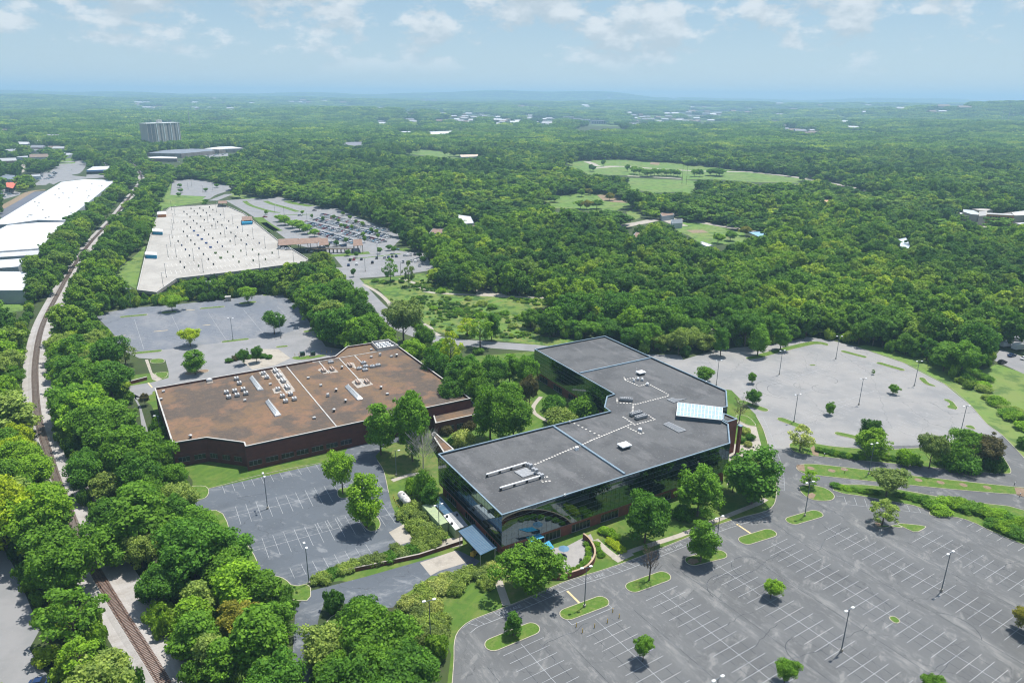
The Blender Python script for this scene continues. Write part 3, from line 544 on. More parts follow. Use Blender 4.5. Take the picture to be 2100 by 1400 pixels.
# ------------------------------------------------------------------ railway
rail_px = [(385,1500),(335,1400),(290,1326),(245.6,1255),(205.5,1188),(170,1125),(145,1060),(118,990),(101,936),(80.6,868),(73,801),(74,734),(88,667),(121,600),(155,541),(188,495.5),(235,445),(268.5,401.5),(285,381),(290.5,367),(286,354),(275,340),(258,322.6)]
rl = smooth_line(WP(rail_px), 2.0); mb = MB(); strip(mb, rl, -7.6, 4.6, .02); struct('ballast_bed', mb, BALL)
mb = MB(); nn = normals2(rl); vs = []
for p, q in zip(rl, nn): vs += [(*(p-q*2.6), .03), (*(p-q*1.5), .33), (*(p+q*1.5), .33), (*(p+q*2.6), .03)]
mb.add(vs, [(4*i+k+1, 4*i+k, 4*i+4+k, 4*i+5+k) for i in range(len(rl)-1) for k in range(3)]); struct('ballast_bed', mb, BALL)
for i in range(0, len(rl)-1, 1):
    nq = nn[i]; nq2 = nn[i+1]; q = [PX(*(rl[i]+nq*2.8), 0), PX(*(rl[i]-nq*4.2), 0), PX(*(rl[i+1]-nq2*4.2), 0), PX(*(rl[i+1]+nq2*2.8), 0)]; fill(SOIL, q)
for l in ([(198,1125),(226,1125),(262,1190),(300,1260),(345,1330),(375,1400),(400,1440),(320,1440),(300,1400),(262,1345),(232,1310),(208,1260),(190,1225),(186,1200),(200,1170)],
    c_d([(245,0),(180,200),(150,330),(150,620),(165,760),(205,800),(240,850),(290,1000),(340,1080),(380,1160),(390,1260),(430,1300),(480,1250),(430,1100),(390,980),(350,900),(310,780),(300,640),(280,450),(285,330),(330,200),(400,0)]),
    ca([(225,1390),(300,1250),(400,1130),(500,990),(590,870),(700,740),(790,630),(830,570),(835,510),(800,460),(765,425),(778,420),(830,475),(872,520),(880,560),(840,620),(765,715),(690,815),(580,955),(485,1080),(405,1240),(380,1320),(350,1400)])): fill(SEE, l)
trk = thing('railway_track', 'single railway track with two rusty rails on timber sleepers curving up the left side', 'railway track', (*rl[0], 0)); o0 = rl[0]
for s in (-.7525, .7525):
    mb = MB(); strip_box(mb, [p+q*s-o0 for p, q in zip(rl, nn)], .075 if True else 0, .50, .66); mb.build('rail', RUST, trk)
tm = MB().box((0, 0, 0), (2.6, .25, .18)).build('sleeper', TIE, trk); tie_me = tm.data; first = True; ds = [0]
for i in range(1, len(rl)): ds.append(ds[-1]+np.linalg.norm(rl[i]-rl[i-1]))
rest = MB(); d = 0; k = 0; rk = random.Random(3)
while d < ds[-1]:
    i = int(np.searchsorted(ds, d, 'right'))-1; i = min(i, len(rl)-2); t = (d-ds[i])/max(ds[i+1]-ds[i], 1e-6); p = rl[i]*(1-t)+rl[i+1]*t; tg = rl[i+1]-rl[i]; a = math.atan2(tg[1], tg[0])+math.pi/2+rk.uniform(-.03, .03); vx, vy = PX(p[0], p[1], 0)
    if k < 100 and vy < 1408:
        o = tm if first else tm.copy()
        if not first: COL.objects.link(o); o.parent = trk
        first = False; o.location = (p[0]-o0[0], p[1]-o0[1], .405); o.rotation_euler = (0, 0, a); k += 1
    else: rest.box((p[0]-o0[0], p[1]-o0[1], .405), (2.6, .22, .18), a)
    d += .56 if ds[-1] and d < 420 else .9
tag(rest.build('sleeper', TIEF, trk), kind='stuff')
# ------------------------------------------------------------------ buildings
def seepoly(px): fill(SEE, px)
def soilpoly(wp): fill(SOIL, [PX(x, y, 0) for x, y in wp])
def flat_building(name, label, cat, px, z, wallm, roofm, copem, parapet=.35, see=True, group=None, z0=0, roof_name='roof'):
    wp = ccw(WP(px, z)); b = thing(name, label, cat, (*wp[0], z0), 0, group); rel = [(x-wp[0][0], y-wp[0][1]) for x, y in wp]
    MB().ring(rel, 0, .3, 0, z-z0, 0).build('wall', wallm, b)
    MB().poly(inset(rel, .25), z-z0-parapet).build(roof_name, roofm, b)
    if copem: MB().ring(rel, -.06, .42, z-z0-.02, z-z0+.07).build('coping', copem, b)
    soilpoly(wp)
    if see: seepoly(px)
    return b, wp, rel
def on_wall(p0, p1, t, out=.0):
    """point and heading on the wall p0-p1 at fraction t, out metres off its face"""
    p0 = np.array(p0); p1 = np.array(p1); d = (p1-p0)/np.linalg.norm(p1-p0); n = np.array((d[1], -d[0])); return p0+(p1-p0)*t+n*out, math.atan2(d[1], d[0])
def hit(p0, p1, px, z):
    """fraction along p0-p1 where the photograph column/row px falls"""
    q = np.array(G(*px, z)); p0 = np.array(p0); p1 = np.array(p1); r = q; a = np.array([[p1[0]-p0[0], -r[0]], [p1[1]-p0[1], -r[1]]]); s = np.linalg.solve(a, -p0); return s[0]
# brown-roofed brick building
BZ = 8.8
bpx = [(316.7,795),(353,908),(423,896.7),(500,906.7),(503,915),(886.7,833),(965,816.7),(818,710),(803,699.5),(763,702.5),(711.7,710),(686.7,730)]
bb, bw, brel = flat_building('brick_building', 'long dark brick building with a brown gravel roof and white coping', 'building', bpx, BZ, BRICK, BROOF, COPE, .75)
bo = np.array(bw[0]); seepoly([(353,908),(372,957),(425,943),(492,962),(505,962),(730,910),(730,868),(503,915),(423,897)])
MB().ring(brel, -.05, -.01, BZ-.55, BZ-.05).build('fascia_band', DARKM, bb)
def px_rel(px, z): return np.array(G(*px, z))-bo
front = [np.array(G(*p, BZ)) for p in bpx]
def wall_window(parent, org, p0, p1, px, z0, z1, wdt, zc, panes=3):
    t = hit(p0, p1, px, zc); c, a = on_wall(p0, p1, t, .02); c = c-org
    fr = MB().box((c[0], c[1], (z0+z1)/2), (wdt+.3, .12, z1-z0+.3), a).build('window', BRICK, parent)
    n = np.array((math.sin(a), -math.cos(a))); q = c+n*.07
    MB().box((q[0], q[1], (z0+z1)/2), (wdt, .05, z1-z0), a).build('pane', DGLASS, fr)
    m = MB(); q = c+n*.11
    for k in range(1, panes): o = (k/panes-.5)*wdt; m.box((q[0]+o*math.cos(a), q[1]+o*math.sin(a), (z0+z1)/2), (.07, .04, z1-z0), a)
    m.box((q[0], q[1], z1), (wdt+.1, .05, .07), a); m.box((q[0], q[1], z0), (wdt+.1, .1, .09), a); m.build('frame', GREYM, fr)
for x, y in ((672,890),(773,868),(870,845),(961,824),(1053,803),(1142,783),(1229,764)): wall_window(bb, bo, front[4], front[5], ce([(x, y)])[0], 1.6, 3.3, 3.9, 2.4)
for x, y in ((233,870),(330,850)): wall_window(bb, bo, front[1], front[2], ce([(x, y)])[0], 1.6, 3.3, 3.4, 2.4)
for x, y in ((417,845),(492,857),(565,868)): wall_window(bb, bo, front[2], front[3], ce([(x, y)])[0], 1.6, 3.3, 2.7, 2.4)
m = MB()
for p0, p1 in ((4, 5), (1, 2), (2, 3)):
    for z in (4.4, 4.7, 7.4):
        c, a = on_wall(front[p0], front[p1], .5, .02); c = c-bo; m.box((c[0], c[1], z), (np.linalg.norm(front[p1]-front[p0])-.2, .05, .06), a)
m.build('brick_course', BRICK2, bb)
# roof dressings
rz = BZ-.75
def roof_strip(par, org, px, zz, w, name, m, h=.10):
    p = [np.array(G(*q, zz))-org for q in px]; mb = MB(); strip_box(mb, p, w, zz-.02, zz+h); return mb.build(name, m, par)
for l in (c2([(1100,215),(1820,1080)]), c3([(5,372),(610,272),(1240,165)]), c3([(390,315),(760,715)]), c3([(100,365),(240,525)]), c3([(610,275),(720,385)]), c2([(560,160),(520,160)])[:0]):
    if l: roof_strip(bb, bo, l, rz, .42, 'expansion_joint', COPE, .16)
PADM = layered('roof_pads', (.36,.335,.30), [((.24,.18,.14), .9, .48, .6, .9, None)])
for l in (c3([(80,480),(160,535),(260,520),(140,440)]), c3([(200,500),(260,525),(380,508),(300,440)]), c3([(565,655),(650,740),(880,690),(800,620),(650,600)]), c3([(480,400),(640,465),(600,380),(540,370)]), c2([(700,300),(760,380),(890,400),(800,290)]), c2([(870,270),(1100,610),(1235,570),(1000,245)]), c2([(895,540),(930,610),(1050,590),(960,520)]), ce([(370,380),(372,408),(412,404),(406,378)])): MB().poly([tuple(np.array(G(*q, rz))-bo) for q in l], rz+.05).build('walkway_pad', PADM, bb)
# screened cooling yard at the back corner
cy = WP([(761.5,702),(797,697),(817.5,709.5),(775,716)], BZ+.3); co = np.array(cy[0]); cyr = [tuple(np.array(p)-co) for p in cy]
ct = thing('cooling_tower', 'screened rooftop cooling plant full of white fans at the back corner of the brown roof', 'cooling plant', (*cy[0], BZ-.7))
MB().ring(cyr, 0, .35, 0, 1.5).build('screen_wall', COPE, ct); MB().poly(inset(ccw(cyr), .3), .45).build('plant_deck', DARKM, ct)
cc_ = np.mean(np.array(cyr), axis=0); rr = random.Random(2)
for i in range(4):
    for j in range(3):
        p = np.array(cyr[0])*(1-(i+.5)/4)*(1-(j+.5)/3)+np.array(cyr[1])*((i+.5)/4)*(1-(j+.5)/3)+np.array(cyr[2])*((i+.5)/4)*((j+.5)/3)+np.array(cyr[3])*(1-(i+.5)/4)*((j+.5)/3)
        p = cc_+(p-cc_)*.78; MB().tube((*p, .46), (*p, 1.0), .8, .7, 10).tube((*p, 1.0), (*p, 1.12), .55, .1, 8).build('fan', WPNT, ct)
# lower wing and the link to the glass building
lw, lww, lrel = flat_building('brick_wing', 'low brick wing with a brown roof at the right end of the brick building', 'building', ce([(1762,590),(1995,508),(2036,548),(2032,597),(1780,652)]), 5.2, BRICK, BROOF, COPE, .3)
lf = [np.array(p) for p in WP(ce([(1780,652),(2032,597)]), 5.2)]
for x in (1870, 1930): wall_window(lw, np.array(lww[0]), lf[0], lf[1], ce([(x, 675)])[0], 1.0, 3.0, 2.6, 2)
flat_building('covered_link', 'narrow brown-roofed brick passage joining the brick building to the glass building', 'passage', ce([(1756,720),(1772,704),(1893,812),(1830,832)]), 3.6, BRICK, BROOF, COPE, .15)
# rooftop machines -----------------------------------------------------------
BA = R_(30.2)
def condenser(label, px, n=2, along=True, group='condenser units on the brown roof', z=rz, size=(1.5, 1.15), name='condenser_unit', base=BA, body=None):
    x, y = G(*px, z+.8); ln = size[0]*n; a = base+(R_(90) if along else 0)
    t = thing(name, label, 'condenser unit', (x, y, z), a, group); mb = MB().box((0, 0, .78), (ln, size[1], .85)); mb.build('casing', body or UNITP, t)
    lg = MB()
    for sx_ in (-1, 1):
        for sy_ in (-1, 1): lg.box((sx_*(ln/2-.15), sy_*(size[1]/2-.1), .18), (.12, .12, .36))
    lg.box((0, 0, .3), (ln-.1, size[1]-.1, .06)); lg.build('stand', DARKM, t)
    for k in range(n*2): q = (-ln/2+(k+.5)*ln/(2*n)); MB().tube((q, 0, 1.20), (q, 0, 1.27), .28, .28, 10).build('fan', DARKM, t)
    return t
cl_ = [(c2, l) for l in ((385,385),(425,450),(240,580),(275,645),(360,560),(395,620),(480,535),(520,595),(770,308),(820,365),(945,272),(1000,340),(1055,410),(1115,505),(980,535),(1045,635),(1090,705),(1160,605),(1215,675))]
WHO = ['back unit of the isolated pair by the back parapet','front unit of the isolated pair by the back parapet','back unit of the leftmost pair','front unit of the leftmost pair','back unit of the pair second from left','front unit of the pair second from left','back unit of the pair right beside the second pair','front unit of the pair right beside the second pair','back unit of the pair right of the rearmost ridge skylight','front unit of the pair right of the rearmost ridge skylight','rearmost of the four in the long line by the white joint','second of the four in the long line by the white joint','third of the four in the long line by the white joint','nearest of the four in the long line by the white joint','single one left of the long line','back unit of the left pair below the long line','front unit of the left pair below the long line','back unit of the right pair below the long line','front unit of the right pair below the long line']
for (f, p), wh in zip(cl_, WHO): condenser('white condenser, '+wh, f([p])[0], 2 if 'long line' in wh and 'below' not in wh and 'left of' not in wh else 1, size=(1.9, 1.5) if True else 0)
for p, wh in (((160,475),'rusty-topped one on left of the white pads behind the third skylight'),((285,455),'rusty-topped one on right of the white pads behind the third skylight'),((540,400),'rusty-topped one right of the long white joint'),((655,645),'rusty-topped one left of the joint above the third skylight'),((785,635),'rusty-topped one right of the joint above the third skylight')):
    condenser('tan condenser, '+wh, c3([p])[0], 2, size=(1.6, 1.3), body=mat('faded_tan_paint_%d' % p[0], (.50,.40,.32), (.38,.26,.2), 1.5, .7))
for p, wh in (((268,350),'lone one behind the pads at left'),((680,440),'left one of the cluster'),((768,412),'middle one of the cluster'),((762,462),'front one of the cluster'),((865,412),'left of the right-hand two'),((945,395),'rightmost of the cluster'),((738,362),'rearmost of the cluster')):
    x, y = G(*c3([p])[0], rz+.9); t = thing('rooftop_fan', 'square grey fan unit in the brown roof cluster, '+wh, 'roof fan', (x, y, rz), BA, 'fan units near the right half of the brown roof')
    MB().box((0, 0, .4), (2.1, 1.7, .8)).build('casing', GREYM, t); MB().tube((0, 0, .8), (0, 0, 1.15), .7, .62, 12).build('shroud', WPNT, t); MB().tube((0, 0, 1.155), (0, 0, 1.17), .5, .5, 10).build('fan', DARKM, t)
x, y = G(*ce([(388,388)])[0], rz+.5); t = thing('rooftop_fan', 'square grey fan unit alone at the back left of the brown roof', 'roof fan', (x, y, rz), BA); MB().box((0, 0, .4), (2.1, 1.7, .8)).build('casing', GREYM, t); MB().tube((0, 0, .8), (0, 0, 1.1), .6, .6, 12).build('shroud', WPNT, t)
vents = [(c2,505,700,'box','below the leftmost condensers'),(c2,1415,378,'box','right of the long white joint near the back'),(c2,1595,485,'box','behind the tall white vent'),(c2,1500,952,'box','near the front end of the long white joint'),(c2,1697,635,'tall','tallest, right of the long white joint'),(c2,1815,560,'dome','behind the tall box vent'),(c2,1950,715,'dome','left of the third skylight'),(c2,1785,850,'dome','nearest the front parapet'),(c2,870,470,'box','beside the long line of condensers'),(c3,1080,820,'box','nearest the big tree at the right half'),(c3,990,735,'dome','right half, front of the pads'),(c3,975,265,'tall','left of three behind the cluster'),(c3,1140,280,'box','middle of three behind the cluster'),(c3,1215,272,'dome','right of three behind the cluster'),(c3,850,182,'box','beyond the cross joint by the cooling yard'),(c3,850,290,'box','behind the fan cluster'),(c3,430,445,'dome','left of the second cross joint'),(ce,105,455,'box','in the left back corner'),(ce,90,503,'box','by the left parapet'),(ce,272,735,'dome','in the left front corner')]
for f, x, y, k, wh in vents:
    q = G(*f([(x, y)])[0], rz+.5); t = thing('roof_vent', '%s vent on the brown roof, %s' % ({'box': 'white box', 'tall': 'tall white box', 'dome': 'round-capped metal'}[k], wh), 'roof vent', (*q, rz), BA, 'vents on the brown roof')
    if k == 'dome': MB().tube((0, 0, 0), (0, 0, .9), .35, .35, 10).build('stack', DARKM, t); MB().tube((0, 0, .9), (0, 0, 1.15), .62, .6, 12).tube((0, 0, 1.15), (0, 0, 1.35), .6, .2, 12).build('cap', GALV, t)
    else: MB().box((0, 0, .25), (.8, .8, .5)).build('base', DARKM, t); MB().box((0, 0, (1.1 if k == 'tall' else .62)/2+.2), (1.0, .9, 1.1 if k == 'tall' else .5)).build('cap', UNITP, t)
def ridge_skylight(label, p):          # p: four corners in order, long sides 0-3 and 1-2
    q = [np.array(G(*r, rz+.4)) for r in p]; o = (q[0]+q[1]+q[2]+q[3])/4; q = [r-o for r in q]; t = thing('ridge_skylight', label, 'skylight', (*o, rz), 0, 'ridge skylights on the brown roof')
    MB().ring([tuple(r) for r in q], 0, .18, 0, .45).build('kerb_frame', WPNT, t)
    e0 = (q[0]+q[1])/2; e1_ = (q[3]+q[2])/2; r0 = e0+(e1_-e0)*.1; r1 = e1_-(e1_-e0)*.1; h = 1.35
    g_ = MB(); v = [(*q[0], .46), (*q[1], .46), (*q[2], .46), (*q[3], .46), (*r0, h), (*r1, h)]
    g_.add(v, [(1, 0, 4), (0, 3, 5, 4), (3, 2, 5), (2, 1, 4, 5)]).build('glazing', mat('skylight_glazing_'+str(int(abs(o[0]*10))), (.42,.44,.45), (.30,.32,.33), 1.5, .2), t)
    b = MB(); b.tube((*r0, h), (*r1, h), .07)
    for a_, b_ in ((q[0], r0), (q[1], r0), (q[2], r1), (q[3], r1)): b.tube((*a_, .5), (*b_, h), .06)
    for k in range(1, 11):
        s = k/11; rr_ = r0+(r1-r0)*s
        for a_, c_ in ((q[0], q[3]), (q[1], q[2])): pp = a_+(c_-a_)*s; b.tube((*pp, .5), (*rr_, h+.02), .045, n=4)
    b.build('glazing_bars', WPNT, t)
ridge_skylight('long white ridge skylight nearest the back parapet on the brown roof', c2([(572,385),(618,350),(772,545),(690,556)]))
ridge_skylight('long white ridge skylight in the middle of the left half of the brown roof', c2([(800,725),(852,690),(1028,910),(938,928)]))
ridge_skylight('long white ridge skylight on the right half of the brown roof', c3([(472,715),(522,685),(732,888),(650,905)]))
# ---------------------------------------------------------------- dark glass office building
DZ = 13.6; GZ = 4.0
dpx = [(898,931),(1029,1056.5),(1497.5,909),(1494,870),(1478,861),(1482,836),(1492,834),(1490,801),(1353,740),(1240.5,689),(1096,716),(1259,808),(1244,813),(1239,835),(1250.5,843)]
dw = WP(dpx, 13.5); 
# square the long sides up to the 30.3 degree axes of the campus
def sq(i, j, ang):
    a, b = np.array(dw[i]), np.array(dw[j]); c = (a+b)/2; d = np.array((math.cos(R_(ang)), math.sin(R_(ang)))); l = (b-a)@d; return tuple(c-d*l/2), tuple(c+d*l/2)
dw = ccw(dw); do = np.array(dw[0]); drel = [tuple(np.array(p)-do) for p in dw]
db = thing('glass_office_building', 'dark mirror-glass office building with a grey gravel roof over a red brick ground floor', 'building', (*dw[0], 0))
soilpoly(dw); seepoly(dpx); seepoly([(898,931),(899,1010),(1027,1150),(1029,1056)])
MB().ring(inset(drel, .9), 0, .4, 0, GZ).build('brick_wall', BRICK2, db)
MB().ring(inset(drel, .15), 0, .75, GZ-.8, GZ).build('brick_band', BRICK2, db)
MB().ring(drel, 0, .25, GZ, DZ-.25).build('curtain_wall', MGLASS, db)
MB().ring(drel, .02, .5, DZ-.25, DZ).build('parapet', FLASH, db)
MB().poly(inset(drel, .45), DZ-.55).build('roof', GROOF, db)
MB().poly(inset(drel, .05), GZ+.01, up=False).build('soffit', DARKM, db)
MB().ring(drel, -.05, .34, DZ, DZ+.08).build('coping', COPEB, db)
mu = MB()
for k in range(7): mu.ring(drel, -.02, .02, GZ+.02+k*1.55, GZ+.065+k*1.55)
mu.build('mullion', mat('mullion_metal', (.22,.26,.28), None, 1, .4, .3), db)
mu = MB(); n = len(drel)
for i in range(n):
    a = np.array(drel[i]); b = np.array(drel[(i+1)%n]); ln = np.linalg.norm(b-a); k = max(1, int(ln/1.52))
    for j in range(1, k): q = a+(b-a)*j/k; d = (b-a)/ln; q = q+np.array((d[1], -d[0]))*.004; mu.box((q[0], q[1], (GZ+DZ)/2-.15), (.03, .03, DZ-GZ-.4), math.atan2(d[1], d[0]))
mu.build('glazing_joint', DARKM, db)
# ground-floor windows in the brick
gw = ccw(inset(ccw(drel), .9))
for i in range(n):
    a = np.array(gw[i]); b = np.array(gw[(i+1)%n]); ln = np.linalg.norm(b-a)
    if ln < 9: continue
    k = int(ln/9.2)
    for j in range(k):
        c, an = on_wall(a, b, (j+.5)/k, .02); fr = MB().box((c[0], c[1], 1.75), (6.3, .1, 2.9), an).build('window', DGLASS, db); m = MB(); q, _ = on_wall(a, b, (j+.5)/k, .08)
        for s in range(6): o_ = (s/5-.5)*6.2; m.box((q[0]+o_*math.cos(an), q[1]+o_*math.sin(an), 1.75), (.08, .06, 2.9), an)
        m.box((q[0], q[1], .32), (6.4, .3, .12), an); m.build('frame', GREYM, fr)
def droof(px, w, name, m, h=.16): roof_strip(db, do, px, DZ-.55, w, name, m, h)
droof([(1134,874.5),(1281,973)], .6, 'expansion_joint', COPEB, .5); droof([(1189,766),(1335,734.5)], .6, 'expansion_joint', COPEB, .5)
PAV = mat('roof_paver', (.55,.53,.49), (.42,.40,.37), 2, .9)
def pavers(px, step=1.15, s=.62):
    p = [np.array(G(*q, DZ-.55))-do for q in px]; mb = MB()
    for a, b in zip(p, p[1:]):
        l = np.linalg.norm(b-a); d = (b-a)/l; t = 0
        while t < l: q = a+d*t; mb.box((q[0], q[1], DZ-.50), (s, s, .08), math.atan2(d[1], d[0])); t += step
    mb.build('paver_path', PAV, db)
pavers(cf_([(1185,1048),(1440,938)])); pavers(c6([(30,1055),(200,975),(700,772)])); pavers(c6([(-60,745),(130,840),(300,920)]), 1.9); pavers(c6([(740,535),(1140,432)])); pavers(c6([(925,295),(1160,425)])); pavers(c6([(700,655),(715,520)]), 1.2); pavers(c6([(510,465),(515,515),(690,522)]))
pavers(c6([(590,690),(730,785),(975,720),(880,655)])); pavers(c6([(600,205),(620,240),(790,312),(880,280)])); pavers(c6([(610,225),(760,205)])); pavers(c6([(650,820),(800,895),(855,880)])); pavers(cf_([(1200,1110),(1230,1155),(1275,1150)]), 1.0); pavers(cf_([(1215,1130),(1260,1125)]), 1.0)
# glazed atrium roof and the brick entrance portal
sk = [np.array(G(*p, DZ+1.0)) for p in c6([(1260,507),(1812,570),(1803,722),(1243,667)])]; so_ = sum(sk)/4; skr = [tuple(p-so_) for p in sk]
at = thing('atrium_skylight', 'bright glazed atrium roof in a white grid on the dark grey roof', 'skylight', (*so_, DZ-.6))
MB().ring(skr, 0, .2, 0, 1.45).build('upstand', FLASH, at); MB().poly(inset(ccw(skr), .05), 1.48).build('glazing', SKYGL, at)
gb = MB(); A_, B_, C_, D_ = [np.array(p) for p in skr]
for k in range(14): s = k/13; p = A_+(B_-A_)*s; q = D_+(C_-D_)*s; gb.tube((*p, 1.52), (*q, 1.52), .11, n=4)
for k in range(4): s = k/3; p = A_+(D_-A_)*s; q = B_+(C_-B_)*s; gb.tube((*p, 1.54), (*q, 1.54), .14, n=4)
gb.build('glazing_bars', WPNT, at)
flat_building('entrance_portal', 'tall red brick entrance portal projecting from the right end of the glass building', 'portal', c6([(1822,640),(1995,712),(1872,752),(1806,722)]), 12.6, BRICK2, GROOF, COPEB, .5)
pm_ = np.array(G(*c6([(1990,716)])[0], 12.6)); t = thing('entrance_column', 'slim red brick pier standing below the entrance portal', 'pier', (*(pm_+np.array((.9, -1.4))), 0), BA); MB().box((0, 0, 5.4), (1.0, 1.0, 10.8)).build('shaft', BRICK2, t); MB().box((0, 0, 10.9), (1.4, 1.4, .25)).build('cap', COPEB, t); MB().box((0, 0, .2), (1.3, 1.3, .4)).build('base', COPE, t)
def roof_box(name, label, cat, f, p, d, m, h=.9, z=None, a=BA, lid=True, stand=.25, grp=None):
    z = DZ-.55 if z is None else z; q = G(*f([p])[0], z+h); t = thing(name, label, cat, (*q, z), a, grp)
    MB().box((0, 0, stand+h/2), (d[0]*.82, d[1]*.82, h)).build('casing', DARKM if lid else m, t)
    if lid: MB().box((0, 0, stand+h-.1), (d[0], d[1], .35)).build('hood', m, t)
    MB().box((0, 0, stand/2+.01), (d[0]*.6, d[1]*.6, stand)).build('stand', DARKM, t); return t
roof_box('roof_hood', 'broad white hooded intake at the far end of the grey roof', 'roof hood', c6, (805,140), (3.2,2.6), WPNT)
roof_box('roof_hood', 'broad white hooded intake at the near side of the grey roof below the vent fan', 'roof hood', c6, (603,1035), (3.6,3.0), WPNT)
for (x, y), wh in (((747,118),'thin white mast beside the far hooded intake'), ((520,1000),'thin white mast beside the near hooded intake')):
    q = G(*c6([(x, y+30)])[0], DZ-.5); t = thing('roof_mast', wh, 'mast', (*q, DZ-.55)); MB().tube((0, 0, 0), (0, 0, 2.2), .05, .04).build('pole', WPNT, t); MB().box((0, 0, .06), (.5, .5, .12)).build('base', GALV, t)
for p, wh, n_, al in (((627,465),'long grey chiller with five fans beside the courtyard notch', 3, False), ((745,640),'rear one of the two long grey chillers on the paved square', 3, False), ((808,680),'front one of the two long grey chillers on the paved square', 3, False)):
    a_ = R_(-10) if p[0] == 627 else BA
    condenser(wh, c6([p])[0], n_, al, 'chillers on the grey roof', DZ-.55, (1.55, 1.5), 'chiller', a_, GREYM)
for (x, y), wh, k in (((795,850),'white mushroom vent on its own paver square', 1.1), ((770,225),'left vent in the far paver ring', .8), ((822,232),'right vent in the far paver ring', .8), ((720,245),'small box vent left in the far paver ring', .6), ((885,290),'vent at the start of the far paver path', .9)):
    q = G(*c6([(x, y)])[0], DZ-.1); t = thing('roof_vent', wh+' on the grey roof', 'roof vent', (*q, DZ-.55), 0, 'vents on the grey roof'); MB().box((0, 0, .25), (1.1*k, 1.1*k, .5)).build('base', GALV, t); MB().tube((0, 0, .5), (0, 0, 1.0), .3*k, .3*k, 8).tube((0, 0, 1.0), (0, 0, 1.3), .6*k, .3*k, 10).build('cap', WPNT, t)
q = G(*cf_([(1438,950)])[0], DZ); t = thing('roof_vent', 'small white box vent where the paver path meets the blue joint on the grey roof', 'roof vent', (*q, DZ-.55), BA); MB().box((0, 0, .5), (1.0, .8, 1.0)).build('casing', WPNT, t)
for px, wh in ((c6([(1125,465),(1190,445),(1240,460),(1370,455),(1210,505)]), 'low grey flat roof panel with an open hatch behind the atrium roof'), (c6([(1080,768),(1150,742),(1368,842),(1270,870)]), 'low plain grey flat roof panel in front of the atrium roof')):
    p = WP(px, DZ-.1); o_ = np.array(p[0]); t = thing('roof_hatch', wh, 'roof panel', (*p[0], DZ-.55)); r_ = [tuple(np.array(q)-o_) for q in p]; MB().prism(r_, .01, .3).build('upstand', GREYM, t); MB().poly(inset(ccw(r_), .3), .33).build('cover', mat('dull_membrane_%d' % int(px[0][1]), (.15,.165,.18), (.12,.13,.145), .6, .7), t)
ur = thing('window_cleaning_rig', 'U-shaped white rail rig on short legs near the left end of the grey roof', 'roof rig', (*G(*cf_([(1130,1035)])[0], DZ), DZ-.55)); uo = np.array(G(*cf_([(1130,1035)])[0], DZ))
for l in (cf_([(885,1108),(1130,1036)]), cf_([(968,1190),(1232,1112)])):
    a, b = [np.array(G(*q, DZ+.5))-uo for q in l]; MB().tube((*a, 1.0), (*b, 1.0), .24, n=8).build('rail', WPNT, ur)
    for s in (.02, .33, .62, .93): p = a+(b-a)*s; MB().box((p[0], p[1], .45), (.5, .5, .9), BA).build('leg', DARKM, ur)
a, b = [np.array(G(*q, DZ+.3))-uo for q in cf_([(1135,1040),(1238,1130)])]
mb = MB()
for k in range(6): p = a+(b-a)*(k+.3)/6; mb.box((p[0], p[1], .6+.25*(k % 2)), (1.0, .8, .9+.4*(k % 2)), BA)
mb.build('trolley', GALV, ur); p = [np.array(G(*q, DZ-.5))-uo for q in cf_([(1055,1095),(1130,1070),(1190,1105),(1110,1130)])]; MB().prism([tuple(r) for r in p], .01, .25).build('deck_pad', GREYM, ur)
for f, x, y, s in ((c6,1612,255,'on the right parapet'), (cf_,1395,787,'on the parapet above the courtyard'), (cf_,1365,1235,'on the front parapet')):
    q = G(*f([(x, y)])[0], DZ+.2); t = thing('parapet_bracket', 'tiny white bracket '+s+' of the glass building', 'bracket', (*q, DZ+.08), BA); MB().box((0, 0, .25), (.5, .3, .5)).build('body', WPNT, t); MB().box((0, 0, .04), (.7, .5, .08)).build('plate', GALV, t)
# ---------------------------------------------------------------- sheds, canopy and tanks at the service end
def shed(name, label, cat, px, z, roofm, wallm, seams=0, slope=0, group=None, z0=0, legs=False):
    p = [np.array(G(*q, z)) for q in px]; o = p[0].copy(); p = [q-o for q in p]; t = thing(name, label, cat, (*o, z0), 0, group); h = z-z0
    if legs:
        for q in p: c = sum(p)/4; r = q+(c-q)*.08; MB().tube((*r, 0), (*r, h-.05), .12).build('post', GREYM, t)
    else: MB().walls([tuple(c*.985+sum(p)/4*.015) for c in p], 0, h-.05).build('wall', wallm, t)
    MB().prism([tuple(q) for q in p], h-.05, h+.12).build('roof', roofm, t)
    if seams:
        s_ = MB()
        for k in range(1, seams): u = k/seams; a_ = p[0]+(p[1]-p[0])*u; b_ = p[3]+(p[2]-p[3])*u; a2 = a_+(b_-a_)*.01; s_.tube((*a2, h+.13), (*(b_-(b_-a_)*.01), h+.13), .035, n=4)
        s_.build('seam', GREYM, t)
    seepoly(px); soilpoly([tuple(q+o) for q in p]); return t
shed('equipment_container', 'sage green ribbed metal container beside the juniper bushes', 'container', c4([(600,255),(860,535),(972,495),(735,215)]), 2.9, GREENM, GREENM, 6)
shed('equipment_enclosure', 'dark blue flat enclosure between the green container and the glass wall', 'enclosure', c4([(718,180),(920,385),(1045,350),(860,125)]), 2.7, BLUEM, GREYM, 4)
sh = shed('generator_unit', 'white-topped generator housing in front of the dark blue enclosure', 'generator', c4([(905,400),(1078,608),(1140,582),(972,372)]), 2.8, WPNT, GREENM)
shed('generator_unit', 'grey-topped generator housing against the brick base of the glass wall', 'generator', c4([(975,370),(1142,580),(1258,545),(1100,335)]), 2.8, GREYM, GREYM)
